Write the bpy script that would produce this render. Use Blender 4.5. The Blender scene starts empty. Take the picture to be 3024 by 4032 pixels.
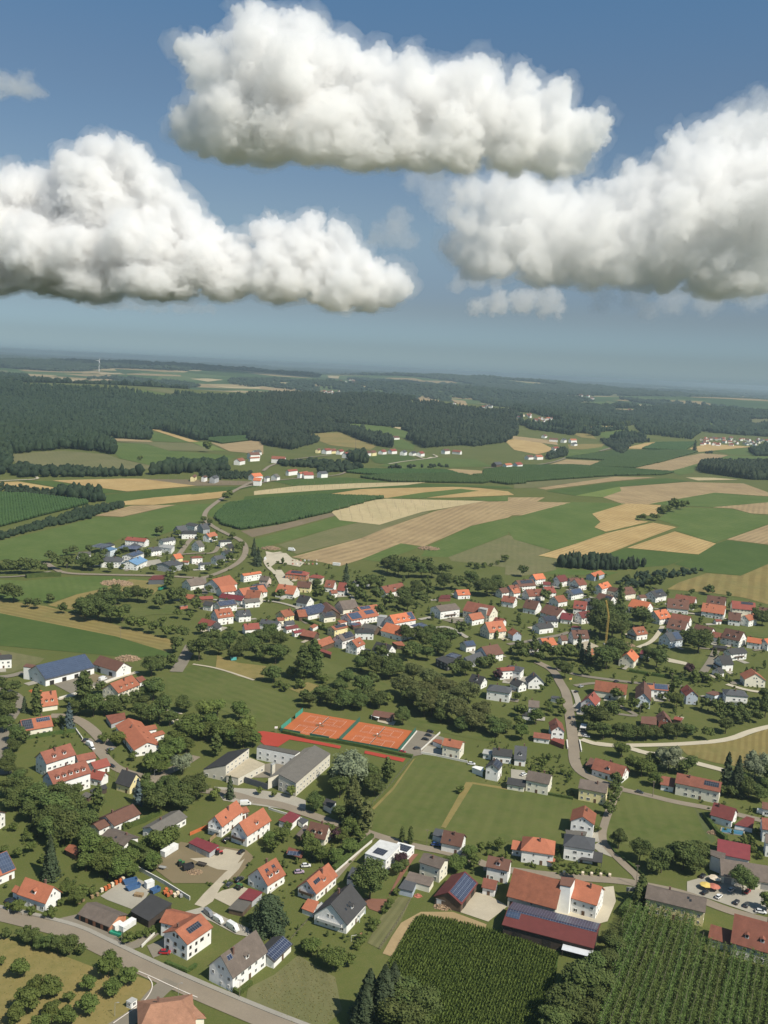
import bpy,bmesh,math,random
import numpy as np
from mathutils import Vector,Matrix
from mathutils.geometry import delaunay_2d_cdt

SC=bpy.context.scene
C=SC.collection
R=math.radians

# ---------------------------------------------------------------- camera
F_PX,CX,CY=3750.0,1512.0,2016.0          # focal length in photo pixels, centre
CAM_Z=215.0
ROLL=math.atan(151/3024)
PITCH=math.atan((2016-1448)*math.cos(ROLL)/F_PX)
_c,_s=math.cos(ROLL),math.sin(ROLL)
_cp,_sp=math.cos(PITCH),math.sin(PITCH)
_r0=np.array([1.0,0,0]); _u0=np.array([0,_sp,_cp]); FWD=np.array([0,_cp,-_sp])
RIGHT=_c*_r0+_s*_u0
UP=-_s*_r0+_c*_u0
cam=bpy.data.cameras.new('camera')
cam_o=bpy.data.objects.new('camera',cam); C.objects.link(cam_o)
cam.sensor_fit = 'HORIZONTAL'; cam.sensor_width=36.0
cam.lens=F_PX/3024*36.0
cam.clip_start=1.0; cam.clip_end=200000.0
M=Matrix.Identity(4)
for i in range(3):
 M[i][0]=RIGHT[i]; M[i][1]=UP[i]; M[i][2]=-FWD[i]
M[2][3]=CAM_Z
cam_o.matrix_world=M
SC.camera=cam_o

# ---------------------------------------------------------------- sky, sun, exposure
SUN_EL,SUN_AZ=R(50),R(130)                  # azimuth clockwise from +Y (the view direction)
w=bpy.data.worlds.new('World'); SC.world=w; w.use_nodes=True
nt=w.node_tree; nt.nodes.clear()
out=nt.nodes.new('ShaderNodeOutputWorld'); bg=nt.nodes.new('ShaderNodeBackground')
sky=nt.nodes.new('ShaderNodeTexSky'); sky.sky_type = 'NISHITA'; sky.sun_disc=False
sky.sun_elevation=SUN_EL; sky.sun_rotation=SUN_AZ
sky.altitude=600; sky.air_density=1.0; sky.dust_density=1.7; sky.ozone_density=1.6
bg.inputs['Strength'].default_value=.102
tint=nt.nodes.new('ShaderNodeMix'); tint.data_type = 'RGBA'; tint.blend_type = 'MULTIPLY'; tint.inputs[0].default_value=1.0
# the photograph's cool, hazy white balance: the sky is tinted by its height above the horizon
tcw=nt.nodes.new('ShaderNodeTexCoord'); spw=nt.nodes.new('ShaderNodeSeparateXYZ'); rpw=nt.nodes.new('ShaderNodeValToRGB'); nt.links.new(tcw.outputs['Generated'],spw.inputs[0]); nt.links.new(spw.outputs[2],rpw.inputs[0]); nt.links.new(rpw.outputs[0],tint.inputs[7])
rpw.color_ramp.interpolation = 'EASE'
for k,(p_,c_) in enumerate(((.0,(.72,.95,1.22)),(.025,(.52,.665,.87)),(.066,(.48,.515,.60)),(.145,(.66,.67,.66)),(.24,(.61,.67,.68)),(.37,(.56,.75,.80)))):
 e_=rpw.color_ramp.elements[k] if k<2 else rpw.color_ramp.elements.new(p_)
 e_.position=p_; e_.color=(*c_,1)
nt.links.new(sky.outputs[0],tint.inputs[6]); nt.links.new(tint.outputs[2],bg.inputs[0]); nt.links.new(bg.outputs[0],out.inputs[0])
sun=bpy.data.lights.new('sun', 'SUN'); sun.energy=4.8; sun.angle=R(.53); sun.color=(1.0,.93,.80)
sun_o=bpy.data.objects.new('sun',sun); C.objects.link(sun_o)
_sd=Vector((math.sin(SUN_AZ)*math.cos(SUN_EL),math.cos(SUN_AZ)*math.cos(SUN_EL),math.sin(SUN_EL)))
sun_o.rotation_euler=_sd.to_track_quat('Z', 'Y').to_euler()
sun_o.location=_sd*3000
SC.view_settings.view_transform = 'Standard'; SC.view_settings.look = 'None'
SC.view_settings.exposure=.26; SC.view_settings.gamma=1.0; SC.view_settings.use_curve_mapping=False
SC.cycles.max_bounces=16; SC.cycles.diffuse_bounces=3; SC.cycles.glossy_bounces=2
SC.cycles.transparent_max_bounces=16; SC.cycles.volume_bounces=12; SC.cycles.transmission_bounces=3
SC.cycles.use_denoising=True
SC.cycles.sample_clamp_indirect=8.0

# ---------------------------------------------------------------- terrain height
def sstep(a,b,t):
 t=np.clip((t-a)/(b-a),0,1); return t*t*(3-2*t)
HILLS=[(-1150,3900,1100,620,80),(150,4500,800,600,62),(650,3650,420,420,34),(-350,3300,500,400,22),
   (1900,5600,1200,700,55),(-2800,5200,1500,900,70),(500,7400,1600,900,75),(2900,8200,1500,800,80),
   (-2500,9500,2600,1000,85),(4300,6200,1200,900,70),(800,11500,2500,900,80)]
def H(x,y):
 x=np.asarray(x,float); y=np.asarray(y,float)
 r=np.hypot(x,y)
 z=24*sstep(1000,1650,y+.12*x)*(1-.8*sstep(1850,2500,y+.1*x))
 for hx,hy,sx,sy,a in HILLS:
  z=z+a*np.exp(-((x-hx)/sx)**2-((y-hy)/sy)**2)*sstep(1500,2600,r)
 far=sstep(5500,9000,r)
 z=z+far*(34+26*np.sin(x/1900+1.1)*np.sin(y/1500)+15*np.sin(x/830+y/1150+2)+10*np.sin(y/620-x/1400))
 return z

# ---------------------------------------------------------------- pixels of the photograph -> world
S=1000/1659
TILE=dict(a=(0,3400,S),b=(1000,3400,S),c=(2024,3400,S),d=(0,2900,S),e=(1000,2900,S),g=(2024,2900,S),
   h=(0,2400,S),i=(1000,2400,S),j=(2024,2400,S),k=(0,1980,S),l=(1000,1980,S),m=(2024,1980,S),
   n=(0,1380,S),o=(1000,1380,S),q=(2024,1380,S),D=(0,0,3024/1659),T=(1000,2750,700/1659),X=(0,2993,1512/1659),V=(960,2240,800/1659),W=(1900,2200,1124/1659))
def src(t,pts):
 x0,y0,s=TILE[t]; p=np.asarray(pts,float).reshape(-1,2)
 return p*s+np.array([x0,y0])
def rays(px):
 px=np.asarray(px,float).reshape(-1,2)
 x=(px[:,0]-CX)[:,None]; y=-(px[:,1]-CY)[:,None]
 d=x*RIGHT+y*UP+F_PX*FWD
 return d/np.linalg.norm(d,axis=1)[:,None]
def at_z(px,z):
 d=rays(px); t=(z-CAM_Z)/d[:,2]
 return d*t[:,None]+np.array([0,0,CAM_Z])
_T=np.geomspace(150,45000,900)
def ground(px):
 d=rays(px); o=np.array([0,0,CAM_Z]); res=np.zeros((len(d),3))
 for i,v in enumerate(d):
  p=o+_T[:,None]*v
  below=p[:,2]<H(p[:,0],p[:,1])
  k=int(np.argmax(below)) if below.any() else len(_T)-1
  lo,hi=_T[max(k-1,0)],_T[k]
  for _ in range(24):
   m=.5*(lo+hi); q=o+m*v
   if q[2]<H(q[0],q[1]): hi=m
   else: lo=m
  res[i]=o+hi*v
 return res
def G(t,x,y):
 return ground(src(t,[(x,y)]))[0]
def inpoly(pts,poly):
 x,y=pts[:,0],pts[:,1]; n=len(poly); ins=np.zeros(len(pts),bool); j=n-1
 for i in range(n):
  xi,yi=poly[i][0],poly[i][1]; xj,yj=poly[j][0],poly[j][1]
  c=((yi>y) != (yj>y)) & (x<(xj-xi)*(y-yi)/((yj-yi)+1e-12)+xi)
  ins ^= c; j=i
 return ins

# ---------------------------------------------------------------- materials
def newmat(name):
 m=bpy.data.materials.new(name); m.use_nodes=True
 b=m.node_tree.nodes['Principled BSDF']
 return m,m.node_tree,b
def node(t,kind,**kw):
 n=t.nodes.new(kind)
 for k,v in kw.items():
  if k in n.inputs.keys() if hasattr(n.inputs, 'keys') else False: n.inputs[k].default_value=v
  else: setattr(n,k,v)
 return n
def srgb(h):
 h=h.lstrip('#'); v=[int(h[i:i+2],16)/255 for i in (0,2,4)]
 return tuple(((c+.055)/1.055)**2.4 if c>.04045 else c/12.92 for c in v)
def mixrgb(t,fac,a,b):
 n=t.nodes.new('ShaderNodeMix'); n.data_type = 'RGBA'; n.blend_type = 'MIX'
 for sock,v in ((n.inputs[0],fac),(n.inputs[6],a),(n.inputs[7],b)):
  if hasattr(v, 'is_output'): t.links.new(v,sock)
  elif isinstance(v,(tuple,list)): sock.default_value=(v[0],v[1],v[2],1)
  else: sock.default_value=v
 return n.outputs[2]
def ramp(t,fac,a=.35,b=.65):
 n=t.nodes.new('ShaderNodeMapRange'); n.clamp=True
 n.inputs[1].default_value=a; n.inputs[2].default_value=b
 t.links.new(fac,n.inputs[0]); return n.outputs[0]
def pos(t,rot=.0,scale=(1,1,1),space='pos'):
 if space == 'pos': o=t.nodes.new('ShaderNodeNewGeometry').outputs['Position']
 else: o=t.nodes.new('ShaderNodeTexCoord').outputs['Object']
 mp=t.nodes.new('ShaderNodeMapping'); mp.inputs['Rotation'].default_value=(0,0,rot); mp.inputs['Scale'].default_value=scale
 t.links.new(o,mp.inputs[0]); return mp.outputs[0]
def noise(t,vec,scale,detail=4,rough=.6):
 n=t.nodes.new('ShaderNodeTexNoise'); n.inputs['Scale'].default_value=scale
 n.inputs['Detail'].default_value=detail; n.inputs['Roughness'].default_value=rough
 t.links.new(vec,n.inputs['Vector']); return n.outputs[0]
def wave(t,vec,scale,dist=.0,dscale=1.0):
 n=t.nodes.new('ShaderNodeTexWave'); n.inputs['Scale'].default_value=scale
 n.inputs['Distortion'].default_value=dist; n.inputs['Detail'].default_value=2; n.inputs['Detail Scale'].default_value=dscale
 t.links.new(vec,n.inputs['Vector']); return n.outputs['Fac']
_MC = {}
def plain(name,col,rough=.8,var=.15,scale=.6,metallic=.0,space='pos',dark=None):
 """a surface of one colour with soft uneven wear"""
 key=(name,)
 if key in _MC: return _MC[key]
 m,t,b=newmat(name)
 a=tuple(c*(1-var) for c in col) if dark is None else dark; z=tuple(min(1,c*(1+var)) for c in col)
 n1=noise(t,pos(t,space=space),scale,5)
 t.links.new(mixrgb(t,ramp(t,n1,.3,.7),a,z),b.inputs['Base Color'])
 b.inputs['Roughness'].default_value=rough; b.inputs['Metallic'].default_value=metallic
 b.inputs['Specular IOR Level'].default_value=.3
 _MC[key]=m; return m

# ---------------------------------------------------------------- mesh helpers
def mesh_np(name,V,Fc,mats=(),mi=None,smooth=False):
 """V (n,3), Fc (m,k) one polygon size"""
 me=bpy.data.meshes.new(name)
 V=np.asarray(V,np.float32); Fc=np.asarray(Fc,np.int32)
 m,k=Fc.shape
 me.vertices.add(len(V)); me.vertices.foreach_set('co',V.ravel())
 me.loops.add(m*k); me.loops.foreach_set('vertex_index',Fc.ravel())
 me.polygons.add(m); me.polygons.foreach_set('loop_start',np.arange(0,m*k,k,dtype=np.int32))
 if mi is not None: me.polygons.foreach_set('material_index',np.asarray(mi,np.int32))
 me.polygons.foreach_set('use_smooth',np.full(m,smooth))
 for x in mats: me.materials.append(x)
 me.update(calc_edges=True); me.validate()
 return me
class MB:
 """collects faces, then makes one mesh"""
 def __init__(s): s.v=[]; s.f=[]; s.m=[]
 def add(s,vs,fs,mi=0):
  o=len(s.v); s.v+=[tuple(map(float,p)) for p in vs]
  for f in fs: s.f.append([o+i for i in f]); s.m.append(mi)
 def box(s,x0,x1,y0,y1,z0,z1,mi=0):
  s.add([(x0,y0,z0),(x1,y0,z0),(x1,y1,z0),(x0,y1,z0),(x0,y0,z1),(x1,y0,z1),(x1,y1,z1),(x0,y1,z1)],
     [(3,2,1,0),(4,5,6,7),(0,1,5,4),(1,2,6,5),(2,3,7,6),(3,0,4,7)],mi)
 def prism(s,pts,z0,z1,mi=0):
  n=len(pts); a=sum(pts[i][0]*pts[(i+1) % n][1]-pts[(i+1) % n][0]*pts[i][1] for i in range(n))
  if a<0: pts=pts[::-1]
  s.add([(p[0],p[1],z0) for p in pts]+[(p[0],p[1],z1) for p in pts],
     [tuple(range(n))[::-1],tuple(range(n,2*n))]+[(i,(i+1) % n,n+(i+1) % n,n+i) for i in range(n)],mi)
 def slab(s,quad,th,mi=0):
  """thick sheet: quad is the top face (counter-clockwise from outside), th thickness downward along its normal"""
  q=[Vector(p) for p in quad]; n=(q[1]-q[0]).cross(q[2]-q[0]).normalized()*th
  k=len(q)
  s.add([tuple(p) for p in q]+[tuple(p-n) for p in q],
     [tuple(range(k)),tuple(range(2*k-1,k-1,-1))]+[(i,k+i,k+(i+1) % k,(i+1) % k) for i in range(k)],mi)
 def tube(s,a,b,ra,rb,n=7,mi=0):
  a=Vector(a); b=Vector(b); d=(b-a).normalized()
  u=d.orthogonal().normalized(); w_=d.cross(u)
  r1=[a+(u*math.cos(6.2832*i/n)+w_*math.sin(6.2832*i/n))*ra for i in range(n)]
  r2=[b+(u*math.cos(6.2832*i/n)+w_*math.sin(6.2832*i/n))*rb for i in range(n)]
  s.add([tuple(p) for p in r1+r2],[tuple(range(n))[::-1],tuple(range(n,2*n))]+[(i,(i+1) % n,n+(i+1) % n,n+i) for i in range(n)],mi)
 def mesh(s,name,mats,smooth=False):
  me=bpy.data.meshes.new(name); me.from_pydata(s.v,[],s.f)
  for x in (mats if isinstance(mats,(list,tuple)) else [mats]): me.materials.append(x)
  me.polygons.foreach_set('material_index',s.m)
  if smooth: me.polygons.foreach_set('use_smooth',[True]*len(s.f))
  me.update(); return me
def link(name,data,parent=None,loc=None,rz=None):
 o=bpy.data.objects.new(name,data); C.objects.link(o)
 if parent is not None: o.parent=parent
 if loc is not None: o.location=loc
 if rz is not None: o.rotation_euler=(0,0,rz)
 return o
def tag(o,label=None,cat=None,group=None,kind=None):
 if label: o['label']=label
 if cat: o['category']=cat
 if group: o['group']=group
 if kind: o['kind']=kind
 return o
def thing(name,label,cat,loc=(0,0,0),rz=0,group=None):
 return tag(link(name,None,None,loc,rz),label,cat,group)
# ---------------------------------------------------------------- ground
def ground_material():
 m,t,b=newmat('meadow and woodland ground')
 p=pos(t)
 n1=ramp(t,noise(t,p,.012,6),.35,.65); n2=ramp(t,noise(t,p,.22,5),.3,.7); n3=noise(t,p,1.6,4,.7)
 g=mixrgb(t,n1,(.074,.092,.024),(.118,.120,.040))
 g=mixrgb(t,n2,g,(.080,.102,.026))
 g=mixrgb(t,ramp(t,n3,.45,.8),g,(.14,.135,.05))
 # far country: a patchwork of parcels
 v=t.nodes.new('ShaderNodeTexVoronoi'); v.inputs['Scale'].default_value=1.0
 pm=pos(t,.5,(1/520,1/300,0)); n0=t.nodes.new('ShaderNodeTexNoise'); n0.inputs['Scale'].default_value=2.0
 t.links.new(pm,v.inputs['Vector'])
 cr=t.nodes.new('ShaderNodeValToRGB'); cr.color_ramp.interpolation = 'CONSTANT'
 e=cr.color_ramp.elements; e[0].position=0; e[0].color=(.05,.085,.022,1); e[1].position=.3; e[1].color=(.075,.11,.035,1)
 for pz,c in ((.5,(.04,.07,.02)),(.66,(.27,.20,.10)),(.8,(.09,.12,.04)),(.9,(.32,.25,.13))):
  x=e.new(pz); x.color=(*c,1)
 sep=t.nodes.new('ShaderNodeSeparateColor'); t.links.new(v.outputs['Color'],sep.inputs[0]); t.links.new(sep.outputs[0],cr.inputs[0])
 ln=t.nodes.new('ShaderNodeVectorMath'); ln.operation = 'LENGTH'; t.links.new(pos(t),ln.inputs[0])
 t.links.new(mixrgb(t,ramp(t,ln.outputs['Value'],4600,5200),g,cr.outputs[0]),b.inputs['Base Color'])
 b.inputs['Roughness'].default_value=.95; b.inputs['Specular IOR Level'].default_value=.1
 return m
NR,NA=420,420
_r=np.geomspace(12,60000,NR)
# finer in front of the camera
_a=np.concatenate([np.linspace(-40,40,280,endpoint=False),np.linspace(40,320,140,endpoint=False)])
_a=np.radians(_a)
_x=_r[:,None]*np.sin(_a); _y=_r[:,None]*np.cos(_a)
_V=np.stack([_x,_y,H(_x,_y)],-1).reshape(-1,3)
_i,_j=np.meshgrid(np.arange(NR-1),np.arange(NA),indexing='ij')
_Fq=np.stack([_i*NA+_j,_i*NA+(_j+1) % NA,(_i+1)*NA+(_j+1) % NA,(_i+1)*NA+_j],-1).reshape(-1,4)[:,::-1]
_V=np.vstack([_V,[[0,0,float(H(0,0))]]])
tag(link('ground',mesh_np('ground',_V,_Fq,[ground_material()],smooth=True)),kind='structure')

# ---------------------------------------------------------------- sheets laid on the ground
_LC=[0]
def lift():
 _LC[0]+=1; return .0025*(_LC[0] % 90)
FIELDS=[]        # world outlines, used to keep trees and woods off the open land
def drape(name,poly,material,level,step=30.0,kind='structure',keep=True):
 """poly: world xy outline -> triangulated sheet that follows the terrain"""
 P=[]
 n=len(poly)
 for i in range(n):
  a=np.asarray(poly[i][:2],float); b=np.asarray(poly[(i+1) % n][:2],float)
  k=max(1,int(np.ceil(np.linalg.norm(b-a)/step)))
  P+=[a+(b-a)*q/k for q in range(k)]
 P=np.array(P); lo,hi=P.min(0),P.max(0)
 gx=np.arange(lo[0]+step/2,hi[0],step); gy=np.arange(lo[1]+step/2,hi[1],step)
 pts=[Vector(p) for p in P]
 if len(gx)*len(gy) and len(gx)*len(gy)<40000:
  g=np.stack(np.meshgrid(gx,gy),-1).reshape(-1,2); g=g[inpoly(g,P)]
  pts+=[Vector(p) for p in g]
 v,_,f,*_r2=delaunay_2d_cdt(pts,[],[list(range(len(P)))],1,1e-4)
 v=np.array([tuple(q) for q in v]); z=H(v[:,0],v[:,1]); r=np.hypot(v[:,0],v[:,1])
 z=z+(.05+.022*level+lift()*.2)*np.maximum(1,r/450)
 V=np.column_stack([v,z]); F=np.array([list(q) for q in f if len(q)==3],np.int32)
 if not len(F): return None
 A=V[F[:,0]]; nz=np.cross(V[F[:,1]]-A,V[F[:,2]]-A)[:,2]
 F[nz<0]=F[nz<0][:,::-1]
 o=link(name,mesh_np(name,V,F,[material],smooth=True)); tag(o,kind=kind)
 if keep: FIELDS.append(P)
 return o
def gpoly(t,pts,sub=4):
 p=src(t,pts); q=[]
 for i in range(len(p)):
  a,b=p[i],p[(i+1) % len(p)]
  q+=[a+(b-a)*k/sub for k in range(sub)]
 return ground(np.array(q))[:,:2]
def ribbon(name,line,width,material,level,close=6.0,kind='structure',taper=None):
 """world xy centre line -> strip of constant width (smoothed)"""
 L=np.asarray(line,float)[:,:2]
 for _ in range(2):                                     # corner cutting
  q=[L[0]]
  for a,b in zip(L[:-1],L[1:]): q+=[a * .75+b * .25,a * .25+b * .75]
  q.append(L[-1]); L=np.array(q)
 P=[L[0]]
 for a,b in zip(L[:-1],L[1:]):
  k=max(1,int(np.linalg.norm(b-a)/close)); P+=[a+(b-a)*(q+1)/k for q in range(k)]
 P=np.array(P); T=np.gradient(P,axis=0); T /= np.linalg.norm(T,axis=1)[:,None]+1e-9
 N=np.stack([-T[:,1],T[:,0]],1)
 offs=np.linspace(-.5,.5,3)*width
 V=[]; up=lift()
 for o in offs:
  xy=P+N*o; r=np.hypot(xy[:,0],xy[:,1])
  V.append(np.column_stack([xy,H(xy[:,0],xy[:,1])+(.05+.022*level+up)*np.maximum(1,r/450)]))
 V=np.stack(V,1).reshape(-1,3); n=len(P); F=[]
 for i in range(n-1):
  for j in range(2):
   a=i*3+j; F.append((a,a+3,a+4,a+1))
 F=np.array(F); A=V[F[:,0]]; nz=np.cross(V[F[:,1]]-A,V[F[:,2]]-A)[:,2]
 F[nz<0]=F[nz<0][:,::-1]
 ob=link(name,mesh_np(name,V,F,[material],smooth=True)); tag(ob,kind=kind)
 ROADS.append((P,width)); return ob
ROADS=[]
def near_road(pts,extra=.0):
 bad=np.zeros(len(pts),bool)
 for P,wd in ROADS:
  for q in P[::2]: bad |= np.hypot(pts[:,0]-q[0],pts[:,1]-q[1])<wd/2+extra
 return bad

# crop and ground cover materials
def crop(name,a,b,c,rows=None,ang=.0,fine=.5,big=.02,sheen=.95,amt=.5):
 m,t,bs=newmat(name); p=pos(t)
 n1=ramp(t,noise(t,p,big,7,.65),.38,.62); n2=ramp(t,noise(t,p,fine * .3,7,.75),.35,.65)
 col=mixrgb(t,n1,a,b); cm=t.nodes.new('ShaderNodeMath'); cm.operation = 'MULTIPLY'; cm.inputs[1].default_value=.6
 t.links.new(n2,cm.inputs[0]); col=mixrgb(t,cm.outputs[0],col,c)
 if rows:
  wv=wave(t,pos(t,ang),.31416/rows*1.0,1.5,.3)
  k=t.nodes.new('ShaderNodeMath'); k.operation = 'MULTIPLY'; k.inputs[1].default_value=amt; t.links.new(ramp(t,wv,.25,.75),k.inputs[0])
  # the rows fade in and out along the field
  k2=t.nodes.new('ShaderNodeMath'); k2.operation = 'MULTIPLY'; t.links.new(k.outputs[0],k2.inputs[0]); t.links.new(ramp(t,noise(t,p,.03,3),.25,.6),k2.inputs[1])
  col=mixrgb(t,k2.outputs[0],col,tuple(.62*v for v in a))
 t.links.new(col,bs.inputs['Base Color']); bs.inputs['Roughness'].default_value=sheen; bs.inputs['Specular IOR Level'].default_value=.1
 return m
PAL=dict(
 wheat=((.36,.25,.11),(.45,.33,.155),(.31,.215,.09)),
 stubble=((.29,.21,.115),(.37,.275,.15),(.24,.18,.095)),
 pale=((.40,.32,.18),(.33,.275,.15),(.46,.38,.23)),
 soil=((.165,.13,.085),(.20,.155,.105),(.135,.115,.07)),
 green=((.080,.118,.030),(.112,.144,.044),(.066,.104,.026)),
 maize=((.058,.092,.024),(.076,.110,.030),(.048,.082,.020)),
 bright=((.13,.17,.04),(.11,.15,.04),(.16,.19,.06)),
 olive=((.135,.135,.060),(.17,.155,.078),(.11,.118,.048)),
 hops=((.036,.062,.018),(.044,.072,.022),(.03,.054,.015)),
 dry=((.215,.165,.060),(.15,.138,.048),(.255,.20,.082)),
 lawn=((.070,.098,.024),(.105,.122,.036),(.130,.128,.048)),
 garden=((.085,.105,.040),(.12,.12,.054),(.062,.088,.030)),
)
def field(t,pts,pal,level=0,rows=None,ang=None,name=None,step=30.0,amt=.5,keep=True,fine=.5):
 if pal in ('lawn', 'green', 'olive', 'maize') and not rows: rows,amt=(7.0 if pal != 'maize' else 5.0),.17
 poly=gpoly(t,pts)
 if rows and ang is None:                              # rows run along the longest side
  e=np.roll(poly,-4,0)-poly; k=int(np.argmax(np.hypot(e[:,0],e[:,1]))); ang=math.atan2(e[k][0],e[k][1])
  ang=math.atan2(e[k][1],e[k][0]); ang=-(ang-math.pi/2)
 return drape(name or 'field',poly,crop('crop ' + pal,*PAL[pal],rows=rows,ang=ang or 0,amt=amt,fine=fine),level,step,keep=keep)

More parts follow.
